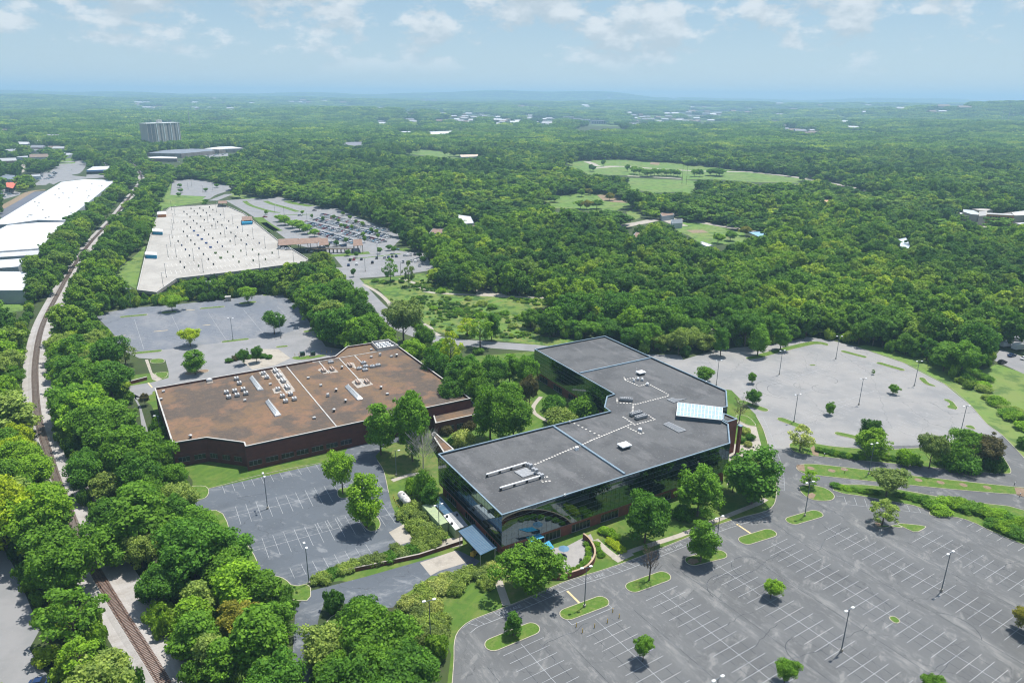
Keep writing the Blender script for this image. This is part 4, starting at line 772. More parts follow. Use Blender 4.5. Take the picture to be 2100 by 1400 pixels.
for i, (x, y) in enumerate(((955,400),(1025,500),(1100,375))): roof_box('exhaust_stack', 'short dark exhaust stack on the generator housings, '+('rear one','front one','one nearest the glass wall')[i], 'exhaust', c4, (x, y), (.7,.7), DARKM, .5, 2.92, BA, False, .1)
cn = shed('loading_canopy', 'blue standing-seam canopy over the loading dock at the corner of the glass building', 'canopy', c4([(1118,622),(1440,968),(1668,858),(1345,522)]), 5.0, BLUEM, GREYM, 22, 0, None, 0, True)
lt = thing('lift_truck', 'yellow lift truck parked in the shade under the blue loading canopy', 'lift truck', (*G(*c4([(1340,975)])[0]), 0), R_(60))
MB().box((0, 0, .75), (1.7, 1.1, .9)).build('body', YELM, lt); MB().box((-.7, 0, 1.0), (.5, 1.0, 1.0)).build('counterweight', YELM, lt)
for s in (-1, 1): MB().tube((.95, s*.35, .1), (.95, s*.35, 2.3), .06).build('mast', DARKM, lt); MB().box((1.5, s*.3, .12), (1.1, .12, .06)).build('fork', DARKM, lt); MB().tube((.5, s*.5, .3), (.5, s*.62, .3), .3, n=12).build('wheel', DARKM, lt); MB().tube((-.6, s*.45, .25), (-.6, s*.6, .25), .25, n=12).build('wheel', DARKM, lt)
mb = MB(); [mb.tube((x_, y_, 1.2), (x_*.8, y_, 2.15), .04) for x_ in (-.5, .6) for y_ in (-.45, .45)]; mb.box((0, 0, 2.18), (1.2, 1.05, .06)).build('overhead_guard', DARKM, lt)
rw = thing('retaining_wall', 'dark brick retaining wall beside the ramp below the juniper band', 'wall', (*G(*c4([(560,1070)])[0]), 0)); ro = np.array(G(*c4([(560,1070)])[0])); p = [np.array(G(*q))-ro for q in c4([(-560,1240),(0,1120),(560,1000),(1180,795)])]; mb = MB(); strip_box(mb, p, .35, 0, 1.1); mb.build('brickwork', BRICK, rw); mb = MB(); strip_box(mb, p, .45, 1.1, 1.2); mb.build('coping', CONC, rw)
tk = thing('gas_tank', 'white horizontal gas tank with stained dome ends behind yellow bollards', 'tank', (*G(*cj([(385,300)])[0]), 0), R_(-58)); mb = MB(); T_ = [(-3.1,.1),(-2.9,.75),(-2.5,1.1),(-1.5,1.2),(1.5,1.2),(2.5,1.1),(2.9,.75),(3.1,.1)]
for (a_, r0), (b_, r1) in zip(T_, T_[1:]): mb.tube((a_, 0, 1.75), (b_, 0, 1.75), r0, r1, 20)
mb.build('vessel', mat('stained_white', (.66,.65,.63), (.42,.40,.38), 1.2, .5), tk, smooth=True)
for s in (-1.6, 1.6): MB().box((s, 0, .45), (.4, 1.9, .9)).build('saddle', CONC, tk)
MB().tube((0, 0, 2.9), (0, 0, 3.25), .3, .3, 10).build('valve_dome', GALV, tk)
bol = None
def bollard(px, wh, grp, h=1.15, z=0):
    global bol
    if bol is None:
        bol = thing('bollard', '', 'bollard'); MB().tube((0, 0, 0), (0, 0, h), .11, .11, 10).tube((0, 0, h), (0, 0, h+.07), .10, .03, 10).build('post', YELM, bol); MB().tube((0, 0, h-.25), (0, 0, h-.15), .116, .116, 10).build('band', WPNT, bol); o = bol
    else: o = copy_tree(bol)
    o.location = (*G(*px), z); o['label'] = wh; o['category'] = 'bollard'; o['group'] = grp
for i, (x, y) in enumerate(((318,262),(325,278),(333,292),(341,306),(349,318),(357,330),(364,342))): bollard(cj([(x, y+12)])[0], 'yellow steel bollard guarding the white gas tank, %s from the back' % ordw(i), 'yellow bollards beside the gas tank')
for i, (x, y, wh) in enumerate(((1435,1050,'leftmost, on the stall line'),(1472,1085,'nearest the camera'),(1547,1055,'left of the row centre line'),(1625,1025,'right of the row centre line'),(1697,995,'rightmost of all'),(1658,960,'at the corner of the painted box'))): bollard(cj([(x, y+8)])[0], 'yellow bollard in the stalls below the grass island, '+wh, 'yellow bollards in the main lot')
for i, (x, y) in enumerate(((665,208),(690,206),(712,203),(1080,208),(1110,214),(1140,212))): bollard(ce([(x+0, y+6)])[0] if x > 1000 else ce([(x+250, y+30)])[0], 'yellow bollard by the dark transformers behind the brick building, %s from the left' % ordw(i), 'yellow bollards by the transformers')
for (x, y), wh in (((1848,388),'left'),((1912,386),'right')):
    q = G(*c_d([(x, y)])[0]); t = thing('transformer', 'dark green transformer cabinet on a pad behind the brick building, the %s one' % wh, 'transformer', (*q, .13), BA, 'transformers behind the brick building'); MB().box((0, 0, 1.1), (2.0, 1.6, 1.9)).build('cabinet', mat('dark_green_paint_'+wh, (.02,.045,.035), None, 1, .4), t); MB().box((0, 0, .08), (2.8, 2.4, .16)).build('pad', CONC, t); mb = MB(); [mb.box((1.05, k*.22-.66, 1.1), (.12, .05, 1.3)) for k in range(7)]; mb.build('cooling_fins', DARKM, t)
q = G(*c_d([(1395,50)])[0]); t = thing('utility_cabinet', 'pale concrete cabinet with a flat lid at the far edge of the north lot', 'cabinet', (*q, 0), R_(20)); MB().box((0, 0, 1.3), (3.0, 2.6, 2.6)).build('body', CONC, t); MB().box((0, 0, 2.68), (3.3, 2.9, .16)).build('lid', COPE, t); MB().box((-.4, -1.33, 1.1), (.9, .05, 2.0)).build('door', GREYM, t)
# curved garden wall, awnings and sign wall
gwp = smooth_line([G(*q, 1.8) for q in c5([(1375,372),(1450,430),(1510,520),(1543,620),(1520,720),(1440,822),(1330,882),(1200,925),(1090,945),(960,948),(840,930)])], 1.0)
gt = thing('garden_wall', 'curved red-brown brick wall around the patio', 'garden wall', (*gwp[0], 0)); mb = MB(); strip_box(mb, [p-gwp[0] for p in gwp], .4, 0, 1.75); mb.build('brickwork', BRICK2, gt); mb = MB(); strip_box(mb, [p-gwp[0] for p in gwp], .5, 1.75, 1.87); mb.build('coping', mat('sandstone_coping', (.40,.30,.2), (.33,.24,.16), 1, .8), gt)
def awning(label, px, z, dz):
    p = [G(*q, z) for q in px]; o = np.array(p[0]); t = thing('awning', label, 'awning', (*p[0], 0)); v = [(*(np.array(q)-o), z+(dz if i in (0, 1) else 0)) for i, q in enumerate(p)]
    mb = MB(); mb.add(v+[(a, b, c-.12) for a, b, c in v], [(3,2,1,0),(4,5,6,7),(0,1,5,4),(1,2,6,5),(2,3,7,6),(3,0,4,7)][::1]); mb.build('canvas', TEAL, t)
    for i in (2, 3): q = v[i]; MB().tube((q[0], q[1], 0), (q[0], q[1], q[2]), .05).build('post', GALV, t)
awning('bright teal awning against the glass wall above the patio, behind the big tree', c5([(560,462),(740,392),(815,425),(620,500)]), 3.4, .5)
awning('pale teal awning over the patio, showing through the big tree', c5([(770,560),(880,490),(955,575),(800,660)]), 2.8, .4)
um = thing('patio_umbrella', 'blue patio umbrella at the edge of the big tree', 'umbrella', (*G(*c5([(1090,690)])[0]), .05)); MB().tube((0, 0, 0), (0, 0, 2.4), .04).build('pole', GALV, um); MB().tube((0, 0, 2.1), (0, 0, 2.7), 1.5, .06, 8).build('canopy', mat('blue_canvas', (.10,.20,.30), None, 1, .8), um); MB().tube((0, 0, 0), (0, 0, .12), .35, .3, 10).build('base', DARKM, um)
def bin_(label, px): t = thing('litter_bin', label, 'litter bin', (*G(*px), .04)); MB().tube((0, 0, 0), (0, 0, .85), .35, .38, 12).build('body', DARKM, t); MB().tube((0, 0, .85), (0, 0, 1.05), .4, .15, 12).build('lid', DARKM, t)
bin_('black litter bin on the patio inside the curved brick wall', c5([(1335,780)])[0]); bin_('black litter bin on the concrete pad beside the generators', c4([(960,840)])[0])
sw = thing('sign_wall', 'low brick wall at the edge of the lawn beside the woods', 'wall', (*G(*c_d([(825,552)])[0]), 0), math.atan2(*(np.array(G(*c_d([(862,540)])[0]))-np.array(G(*c_d([(788,560)])[0])))[::-1])); MB().box((0, 0, .7), (10, .5, 1.4)).build('brickwork', BRICK2, sw); MB().box((0, 0, 1.45), (10.2, .6, .1)).build('coping', COPE, sw)
dbx = thing('road_plate', 'white sheet of board lying on the ballast beside the rails', 'board', (*G(*c0([(188,262)])[0]), .1), R_(10)); MB().box((0, 0, .04), (1.5, .9, .06)).build('sheet', WPNT, dbx); MB().box((0, 0, 0), (1.5, .1, .04)).build('batten', WOOD, dbx)
# ---------------------------------------------------------------- parking deck and its little things
KZ = 6.0
kpx = [(281,594),(321,599),(362,570.5),(486,556),(560,546),(623,538),(633,531),(570,492),(500,437),(463,421),(445,418),(349,424),(341,431),(326,433),(312,470),(297,525)]
kd, kw, krel = flat_building('parking_garage', 'broad pale concrete parking deck beyond the tree line', 'parking garage', kpx, KZ, mat('garage_wall', (.30,.28,.26), (.2,.19,.18), .3, .9), DECK, COPE, .6, roof_name='deck')
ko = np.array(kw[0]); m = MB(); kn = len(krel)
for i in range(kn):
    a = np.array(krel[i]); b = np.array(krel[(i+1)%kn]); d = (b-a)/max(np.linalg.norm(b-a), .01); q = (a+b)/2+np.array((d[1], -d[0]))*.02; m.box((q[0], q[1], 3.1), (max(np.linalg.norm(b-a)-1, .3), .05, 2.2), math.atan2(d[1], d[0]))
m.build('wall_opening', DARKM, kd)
lm = MB()
for r in range(9):
    p0 = G(*c7([(440-34*r*.3, 300+r*86)])[0], KZ-.6) ; p1 = G(*c7([(1050+95*r, 285+r*70)])[0], KZ-.6); p0 = np.array(p0)-ko; p1 = np.array(p1)-ko
    k = int(np.linalg.norm(p1-p0)/2.8); d = (p1-p0)/np.linalg.norm(p1-p0); nn_ = np.array((-d[1], d[0]))
    for j in range(k):
        if j % 9 == 8: continue
        for s in (-1, 1): a = p0+d*2.8*j+nn_*s*.2; b = a+nn_*s*5; lm.add([(*(a-d*.07), KZ-.585), (*(a+d*.07), KZ-.585), (*(b+d*.07), KZ-.585), (*(b-d*.07), KZ-.585)], [(0,1,2,3) if s < 0 else (3,2,1,0)])
lm.build('stall_marking', mat('deck_paint', (.66,.65,.62), None, 1, .8), kd)
spots = [(652,222,0),(758,216,0),(873,205,0),(568,260,0),(690,250,0),(797,243,0),(914,237,0),(604,290,0),(728,282,0),(836,273,0),(641,322,0),(769,314,0),(878,304,0),(1003,296,0),(568,375,0),(682,367,0),(811,357,0),(924,349,0),(604,410,0),(723,402,0),(971,382,0),(1104,373,0),(645,447,0),(766,439,0),(902,428,0),(1022,418,0),(562,498,0),(811,481,0),(1210,447,1),(1075,458,1),(606,552,0),(863,533,0),(1006,520,0),(1130,510,0),(498,611,0),(650,600,0),(913,576,0),(1188,553,0),(1332,542,0),(541,660,1),(698,648,0),(968,624,1),(1120,609,0),(1251,598,0),(586,712,1),(748,698,1),(1026,674,1),(1317,648,1),(1468,634,1),(634,784,0),(801,767,0),(1090,740,2),(1249,726,2),(1388,713,2),(524,860,0),(860,827,0),(1156,797,2),(1463,767,2),(1623,751,2),(573,925,0),(921,888,0),(1226,859,2),(1396,842,2),(1542,828,2),(743,907,2),(688,489,3),(735,542,3),(782,588,3),(834,634,3),(886,685,3),(945,753,4),(1008,811,4)]
MKM = [DARKM, mat('navy_panel', (.02,.04,.13), None, 1, .5), mat('olive_panel', (.08,.12,.04), None, 1, .6), mat('blue_panel', (.03,.09,.30), None, 1, .5), mat('green_panel', (.10,.19,.03), None, 1, .5)]
mk = {}
for i, (x, y, k) in enumerate(spots):
    q = G(*c7([(x, y)])[0], KZ)
    if k not in mk:
        o = thing('deck_marker', '', 'marker post'); wd = .9 if k < 3 else 1.9; MB().box((0, 0, .9), (wd, .45, 1.2)).build('panel', MKM[k], o); MB().box((0, 0, .15), (.7, .7, .3)).build('base', CONC, o); mk[k] = o
    else: o = copy_tree(mk[k])
    o.location = (*q, KZ-.6); o.rotation_euler = (0, 0, R_(12))
    row = i+1; o['label'] = '%s marker post on the parking deck' % ['small dark','small navy blue','small olive','wide blue','wide green'][k]+', %s from the far edge' % ordw(sorted(range(len(spots)), key=lambda q_: spots[q_][1]).index(i)); o['category'] = 'marker post'; o['group'] = '%s marker posts on the parking deck' % ['dark','navy blue','olive','wide blue','wide green'][k]
for l, z_, m_, lb, wh in (([(250,262),(350,258),(352,310),(262,315)], KZ+1.5, mat('orange_cladding', (.42,.16,.04), None, 1, .6), 'orange', 'far'), ([(190,463),(308,468),(300,518),(188,520)], KZ+1.5, TEAL, 'blue', 'middle'), ([(105,740),(238,745),(236,800),(108,802)], KZ+1.5, TEAL, 'blue', 'nearest')):
    top = [l[0], l[1], (l[1][0], l[1][1]+28), (l[0][0], l[0][1]+28)]; p = WP(c7(top), KZ+2.2); o = np.array(p[0]); t = thing('stair_shelter', '%s-sided stair shelter on the left deck edge, %s of the three' % (lb, wh), 'stair shelter', (*p[0], KZ-.6), 0, 'stair shelters on the left edge of the deck'); r_ = [tuple(np.array(q)-o) for q in p]; MB().walls(r_, 0, 2.6).build('wall', m_, t); MB().prism(inset(ccw(r_), -.3), 2.6, 2.85).build('roof', WPNT, t)
sh3 = WP(c7([(1255,372),(1375,365),(1385,382),(1262,390)]), KZ+1.5); t = thing('stair_shelter', 'blue-sided stair shelter under the brown roof on the right edge of the deck', 'stair shelter', (*sh3[0], KZ-.6)); o = np.array(sh3[0]); r_ = [tuple(np.array(q)-o) for q in sh3]; MB().walls(r_, 0, 2.0).build('wall', TEAL, t); MB().prism(inset(ccw(r_), -.2), 2.0, 2.15).build('roof', TEAL, t)
def pavilion(label, px, z, ridge=1.6, z0=0, name='pavilion', rm=BROWNR):
    p = [np.array(G(*q, z)) for q in px]; o = p[0].copy(); p = [q-o for q in p]; t = thing(name, label, name.replace('_', ' '), (*o, z0)); h = z-z0
    e0 = (p[0]+p[3])/2; e1_ = (p[1]+p[2])/2; v = [(*q, h) for q in p]+[(*e0, h+ridge), (*e1_, h+ridge)]; v += [(a, b, c-.18) for a, b, c in v]
    MB().add(v, [(0,1,5,4),(2,3,4,5),(0,4,3),(1,2,5),(7,6,10,11),(8,7,11),(6,9,10),(9,8,11,10),(0,6,7,1),(1,7,8,2),(2,8,9,3),(3,9,6,0)]).build('roof', rm, t)
    n = max(2, int(np.linalg.norm(p[1]-p[0])/6))
    for a_, b_ in ((0, 1), (3, 2)):
        for k in range(n+1): q = p[a_]+(p[b_]-p[a_])*(k/n); q = q+(sum(p)/4-q)*.06; MB().box((q[0], q[1], (h-.1)/2), (.35, .35, h-.1), 0).build('post', WOOD, t)
    seepoly(px); return t
pavilion('long brown-roofed covered walkway running from the deck toward the crowded lot', c8([(180,605),(655,572),(690,508),(180,525)]), 7.5, 1.0, 0)
pavilion('brown gabled pavilion at the end of the covered walkway', c8([(670,600),(785,595),(760,520),(665,525)]), 6, 3.0); pavilion('brown gabled ticket pavilion right of the covered walkway', c8([(1075,610),(1190,600),(1165,540),(1080,545)]), 6, 3.0)
pavilion('brown roof over the top entrance of the parking deck', c7([(975,160),(1085,160),(1075,125),(985,130)]), 9, 1.5, KZ-.6); pavilion('small brown roof on the right edge of the parking deck', c7([(1258,365),(1390,358),(1375,310),(1262,315)]), 8.5, 1.2, KZ-.6)
fb = thing('footbridge', 'dark timber footbridge between the two brown gabled pavilions', 'footbridge', (*G(*c8([(780,690)])[0]), 0)); fo = np.array(G(*c8([(780,690)])[0])); p = [np.array(G(*q))-fo for q in c8([(560,690),(780,690),(1070,690)])]
mb = MB(); strip_box(mb, p, 3, 3.0, 3.3); mb.build('deck', WOOD, fb)
for s in (-1.4, 1.4): mb = MB(); strip_box(mb, [q+np.array((0, s)) for q in p], .12, 4.2, 4.35); mb.build('handrail', WOOD, fb)
for k in range(12): q = p[0]+(p[2]-p[0])*k/11; MB().box((q[0], q[1], 1.5), (.3, 2.6, 3.0)).build('trestle', WOOD, fb)
# ---------------------------------------------------------------- warehouses and the buildings further off
def wh(label, px, z, roofm=WHITE, wallm=None, see=True, name='warehouse', cat='warehouse', par=.25, cope=None): return flat_building(name, label, cat, px, z, wallm or mat('metal_wall_%d' % int(px[0][0]+px[0][1]*7), (.36,.40,.43), (.30,.34,.37), .2, .6), roofm, cope, par, see)[0]
wh('longest white-roofed warehouse left of the railway', [(126,373),(175,367.5),(237,369.5),(190,408),(133,452.5),(77,451),(20,459),(-160,474),(-260,560),(0,449)][:7]+[(-20,462)], 9, par=.1)
wv = bpy.data.objects['warehouse']; wvr = random.Random(4); wr_ = WP([(126,376),(175,371),(228,373),(190,405),(133,448),(77,447),(10,456)], 9)
k = 0
while k < 26:
    p_ = G(wvr.uniform(10, 230), wvr.uniform(374, 450), 9)
    if inpoly(p_, wr_): MB().box((p_[0]-wv.location.x, p_[1]-wv.location.y, 9.25), (1.3, 1.3, .7)).build('roof_vent', UNITP, wv); k += 1
wh('white-roofed warehouse block in front of the longest one', [(15,461.5),(80,456),(136,455),(110,480),(85,509),(0,515),(-90,520),(-60,500)], 8, par=.1)
wh('narrow grey ribbed warehouse roof', ca([(-60,1005),(255,975),(245,1018),(-60,1038)]), 7, mat('ribbed_roof', (.50,.51,.52), (.38,.39,.40), .5, .6, stretch=(.1, 1, 1, .6)), par=.1); wh('narrow pale grey warehouse behind the nearest one', ca([(-60,1055),(160,1040),(110,1092),(-60,1105)]), 7, mat('pale_roof', (.60,.63,.64), (.52,.54,.55), .3, .6), par=.1)
wh('nearest white-roofed warehouse with a blue-grey front wall', ca([(-120,1120),(168,1122),(147,1236),(-120,1238)]), 8, par=.15); seepoly(ca([(-50,1230),(147,1236),(150,1305),(-50,1310)]))
bs = wh('white-roofed shop with a bright blue fascia beyond the warehouses', cA([(1240,345),(1330,292),(1575,282),(1540,335)]), 6, name='shop', cat='shop'); seepoly(cA([(1238,345),(1240,395),(1530,385),(1540,335)]))
a = np.array(G(*cA([(1240,345)])[0], 6)); b = np.array(G(*cA([(1540,335)])[0], 6)); bo_ = np.array(bs.location[:2]); c = (a+b)/2-bo_; an = math.atan2(*(b-a)[::-1]); nrm = np.array((math.sin(an), -math.cos(an)))
c = c+nrm*.4; MB().box((c[0], c[1], 5.0), (np.linalg.norm(b-a), .6, 1.7), an).build('fascia', mat('blue_fascia', (.03,.17,.42), None, 1, .5), bs)
for k in range(6): q = a+(b-a)*(k+.5)/6-bo_+nrm*.15; MB().box((q[0], q[1], 1.9), (5.5, .3, 2.8), an).build('window', DGLASS, bs)
rf = pavilion('orange-red roofed hut among the trees left of the warehouses', cA([(95,585),(185,605),(262,510),(85,520)]), 6, 1.5, 0, 'hut', mat('orange_roof', (.55,.13,.07), None, 1, .6))
for l, z, lb in (([(260,435),(580,405),(580,425),(330,440)], 5, 'long low white building behind the car yard'), ([(0,440),(90,400),(240,420),(230,470),(0,470)], 5, 'dark-roofed building at the left edge behind the car yard'), ([(220,150),(400,135),(400,155),(225,160)], 6, 'pale grey roof among trees at the far left'), ([(0,50),(270,32),(270,45),(0,62)], 7, 'long thin roof at the far left among trees'), ([(920,90),(1000,95),(1060,115),(930,130)], 6, 'small grey-roofed building behind the blue-fronted shop')):
    dk = 'dark' in lb; wh(lb, cA(l), z, mat('roof_tone_%d' % l[0][1], (.12,.15,.19) if dk else (.42,.44,.46), (.2,.23,.27) if dk else (.34,.36,.38), .2, .6), name='building', cat='building')
# shopping strip
wh('long grey-roofed shopping strip beyond the woods', cB([(190,735),(480,685),(980,655),(1350,665),(1400,690),(800,745)]), 8, mat('strip_roof', (.20,.22,.25), (.13,.15,.18), .05, .7), mat('strip_wall', (.28,.25,.22), (.2,.17,.15), .1, .8), name='shopping_strip', cat='shopping strip'); seepoly(cB([(190,735),(800,745),(1400,690),(1400,740),(850,820),(190,800)]))
wh('white-roofed far end of the shopping strip', cB([(1200,655),(1480,620),(1700,612),(1940,650),(1600,660),(1480,672)]), 8, WHITE, mat('strip_wall_b', (.35,.31,.27), (.2,.17,.15), .1, .8), name='shopping_strip', cat='shopping strip'); seepoly(cB([(1200,655),(1940,655),(1640,790),(1480,800),(1330,760)]))
wh('low white-roofed building in front of the shopping strip', cB([(190,805),(440,792),(735,805),(720,832),(250,828)]), 6, WHITE, mat('brown_wall', (.16,.12,.10), None, 1, .8), name='building', cat='building'); seepoly(cB([(190,800),(850,800),(840,950),(680,960),(420,890),(200,850)]))
# apartment tower
tz = 34.0; d_ = 1900.0
def at_d(px, py, d): r = ray(px, py); k = d/math.hypot(r[0], r[1]); return np.array((r[0]*k, r[1]*k)), CH+r[2]*k
p0, zt = at_d(*cB([(175,212)])[0], 1840); p1, _ = at_d(*cB([(765,190)])[0], 1900); gz = float(HT(*p0)); dd = (p1-p0)/np.linalg.norm(p1-p0); nv_ = np.array((-dd[1], dd[0])); ln = np.linalg.norm(p1-p0)
at_ = thing('apartment_tower', 'tall beige slab apartment tower with vertical dark strips rising above the distant woods', 'apartment tower', (*p0, gz), math.atan2(dd[1], dd[0])); hh = zt-gz
TB = mat('tower_wall', (.42,.37,.33), (.36,.32,.29), .05, .8); MB().box((ln/2, 11, hh/2), (ln, 22, hh)).build('wall', TB, at_); MB().box((ln/2, 11, hh+.5), (ln+1.5, 23.5, 1.0)).build('roof', WPNT, at_); MB().box((ln*.48, 10, hh+4), (10, 8, 7)).build('lift_house', COPE, at_)
for k in range(9): MB().box((ln*(k+.6)/9, -.1, hh/2-.3), (ln/9*(.34 if k > 1 else .8), .5, hh-1)).build('window_strip', mat('tower_windows_%d' % k, (.09,.09,.10), (.14,.13,.13), .3, .4), at_)
for k in range(4): MB().box((ln*(2*k+2.6)/9.2, -.7, hh/2-.3), (1.6, 1.2, hh-1)).build('rib', WPNT, at_)
seepoly(cB([(135,200),(420,150),(500,150),(770,185),(775,400),(400,440),(150,390)])); 
# school
SB = mat('school_wall', (.45,.40,.33), None, 1, .8)
for l, z, lb, rm in (([(715,372),(830,385),(1120,440),(1110,465),(860,455),(720,412)], 6, 'pale flat-roofed left wing of the school', WHITE), ([(790,305),(1010,325),(1140,385),(1120,425),(960,410),(795,360)], 9, 'blue-white barrel-roofed hall behind the left wing of the school', mat('pale_metal_roof', (.42,.48,.52), None, 1, .5)), ([(985,300),(1180,288),(1450,302),(1300,335),(1150,330)], 8, 'grey flat roof behind the school hall', mat('school_roof_b', (.40,.38,.35), None, 1, .7)), ([(1140,345),(1310,330),(1290,440),(1130,450)], 10, 'grey gable-ended block of the school', mat('school_roof_c', (.30,.30,.29), None, 1, .7)), ([(1130,460),(1480,485),(1470,512),(1200,490)], 5, 'long white canopy roof in front of the school', WHITE), ([(1820,370),(2400,300),(2500,420),(1900,440)], 9, 'broad pale roof at the right end of the school', mat('school_roof_d', (.50,.52,.53), None, 1, .6)), ([(1640,395),(1820,365),(1890,440),(1660,420)], 8, 'brown-grey gabled roof in the middle of the school', mat('school_roof_e', (.20,.18,.17), None, 1, .7)), ([(1900,600),(2400,560),(2400,640),(2000,625)], 5, 'white lower roof at the right edge before the school', WHITE)):
    wh(lb, cC(l), z, rm, SB, name='school_building', cat='school building')
sch = [np.array(G(*q, 8)) for q in cC([(1290,440),(1880,470)])]; t = thing('school_building', 'orange-tan front of the school with a row of dark windows', 'school building', (*sch[0], 0), math.atan2(*(sch[1]-sch[0])[::-1])); l_ = float(np.linalg.norm(sch[1]-sch[0])); MB().box((l_/2, 5, 4.6), (l_, 9, 9.2)).build('wall', mat('orange_tan_wall', (.48,.25,.10), None, 1, .8), t); MB().box((l_/2, 5, 9.3), (l_+.6, 9.6, .3)).build('roof', COPE, t)
for k in range(9): MB().box((l_*(k+.6)/9.4, .42, 6.4), (l_/13, .2, 2.0)).build('window', DGLASS, t)
seepoly(cC([(715,372),(790,305),(1100,285),(1450,300),(1640,390),(1820,365),(2200,320),(2200,620),(1900,600),(1720,530),(1480,500),(1200,490),(1130,470),(1110,550),(960,565),(950,480),(860,455),(720,410)]))
# rear buildings seen between the tree tops
far = [('long white-roofed store in the middle distance', cD([(1180,425),(1600,408),(1630,432),(1560,455),(1190,462)]), 8, WHITE), ('thin white roof left of the long white store', cD([(760,422),(1130,410),(1130,425),(770,435)]), 7, WHITE), ('long pink-roofed stable block beside the far field', cD([(1700,752),(2010,742),(2045,775),(1720,785)]), 7, mat('pink_roof', (.55,.42,.33), None, 1, .7)), ('low dark brick school at the left of the far field', cD([(0,600),(30,572),(350,565),(360,600),(210,630)]), 8, mat('dull_roof', (.16,.16,.18), None, 1, .7)), ('white gabled roof right of the long white store', cD([(1715,425),(1740,402),(1800,408),(1810,432)]), 7, WHITE),
 ('brown-roofed barn in the woods right of the crowded lot', cb([(530,895),(560,858),(625,862),(620,885)]), 7, BROWNR), ('white tent-roofed hall in the middle of the woods', cb([(715,775),(790,785),(810,825),(760,830),(715,805)]), 8, WHITE), ('brown hip-roofed hall beside the white one in the woods', cb([(780,830),(830,832),(850,850),(800,855)]), 6, BROWNR), ('small white-roofed lodge near the mown field', cc([(95,945),(120,938),(182,960),(150,970)]), 6, WHITE), ('red and white roofed house in the right woods', cc([(1315,925),(1365,915),(1390,960),(1385,982),(1330,968)]), 8, mat('pale_blue_roof', (.45,.52,.6), None, 1, .6)), ('orange-topped cabin in the woods left of the right meadow road', cc([(840,690),(890,682),(895,705),(845,712)]), 6, mat('tan_roof', (.5,.3,.16), None, 1, .7)), ('brown-grey thatched hut in the zoo woods', cb([(1765,925),(1800,880),(1830,885),(1825,925)]), 7, BROWNR), ('long dark shed by the lane in the right woods', cb([(2015,805),(2080,800),(2085,825),(2020,830)]), 5, mat('shed_roof', (.11,.13,.14), None, 1, .6)), ('second brown shed by the lane in the right woods', cb([(1945,765),(2020,755),(2035,775),(1960,785)]), 5, BROWNR), ('grey-roofed cottage beyond the right field', cc([(580,690),(600,685),(608,730),(585,732)]), 5, GREYM)]
for lb, px, z, rm in far: wh(lb, px, z, rm, None, name='building', cat='building'); seepoly([(x, y) for x, y in px]); cx_ = np.mean([p[0] for p in px]); cy_ = np.mean([p[1] for p in px]); 
aw = shed('grandstand_roof', 'long pale blue roof shelter at the end of the mown field', 'shelter', cc([(400,882),(500,880),(515,905),(470,912)]), 4, mat('pale_blue_metal', (.22,.40,.55), None, 1, .5), GREYM, 6, legs=True)
# hotel complex and the town specks, on the rising ground
def far_box(name, label, cat, px, py, d, wd, dp, h, wallm, roofm, grp=None, wins=0, rz_=0.0):
    """a block whose base stands on the ground d metres off in the direction of (px, py)"""
    p, _ = at_d(px, py, d); gz = float(HT(*p)); t = thing(name, label, cat, (*p, gz), rz_, grp)
    MB().box((0, dp/2, h/2), (wd, dp, h)).build('wall', wallm, t); MB().box((0, dp/2, h+.3), (wd+1, dp+1, .6)).build('roof', roofm, t)
    for k in range(wins): MB().box((-wd/2+wd*(k+.5)/wins, -.05, h/2), (wd/wins*.5, .3, h*.75)).build('window_strip', DGLASS, t)
    x0, y0 = PX(p[0], p[1], gz); x1, y1 = PX(p[0], p[1]+dp, gz+h); s = wd/2*CF/d; fill(SEE, [(px-s, y1-1), (px+s, y1-1), (px+s, y0-.3*(y0-y1)), (px-s, y0-.3*(y0-y1))]); fill(SOIL, [(px-s, y1), (px+s, y1), (px+s, y0+1), (px-s, y0+1)]); return t
def dist_for(px, py):      # first distance at which the line of sight meets the ground
    for d in np.geomspace(900, 14000, 500):
        r = ray(px, py); k = d/math.hypot(r[0], r[1])
        if CH+r[2]*k <= float(HT(r[0]*k, r[1]*k)): return d
    return 14000
HW = mat('hotel_wall', (.40,.33,.30), None, 1, .8)
for x, y, wd, h, lb in ((345,205,60,22,'tallest pinkish block of the distant hotel complex'), (440,208,46,16,'middle block of the distant hotel complex'), (530,222,50,16,'blue-grey block right of the hotel'), (670,235,75,18,'rightmost long grey block of the hotel complex'), (180,195,60,8,'low white left wing of the distant hotel complex')):
    px, py = c9([(x, y)])[0]; far_box('hotel_building', lb, 'hotel building', px, py, dist_for(px, py), wd, 24, h, HW if x < 500 else GREYM, WPNT, None, 6)
hs = random.Random(11); HC = [mat('house_wall_white', (.42,.42,.41), None, 1, .8), mat('house_wall_cream', (.36,.33,.28), None, 1, .8), mat('house_wall_brick', (.28,.16,.12), None, 1, .8)]; RC = [mat('house_roof_grey', (.22,.23,.25), None, 1, .8), mat('house_roof_pale', (.36,.37,.38), None, 1, .7), mat('house_roof_brown', (.2,.15,.12), None, 1, .8), mat('house_roof_white', (.52,.53,.54), None, 1, .7)]
areas = [(930,1130,236,262,40,'central suburb'), (1280,1370,234,262,18,'suburb right of the hotel'), (1370,1480,232,252,26,'commercial district'), (0,130,270,345,14,'left suburb'), (780,930,232,262,10,'left central suburb'), (1560,1760,250,292,16,'right centre woods'), (240,560,205,235,18,'far left woods'), (1490,1980,215,240,18,'far right woods'), (560,900,208,230,10,'far centre woods'), (1000,1480,202,225,12,'woods near the horizon')]
protos = []
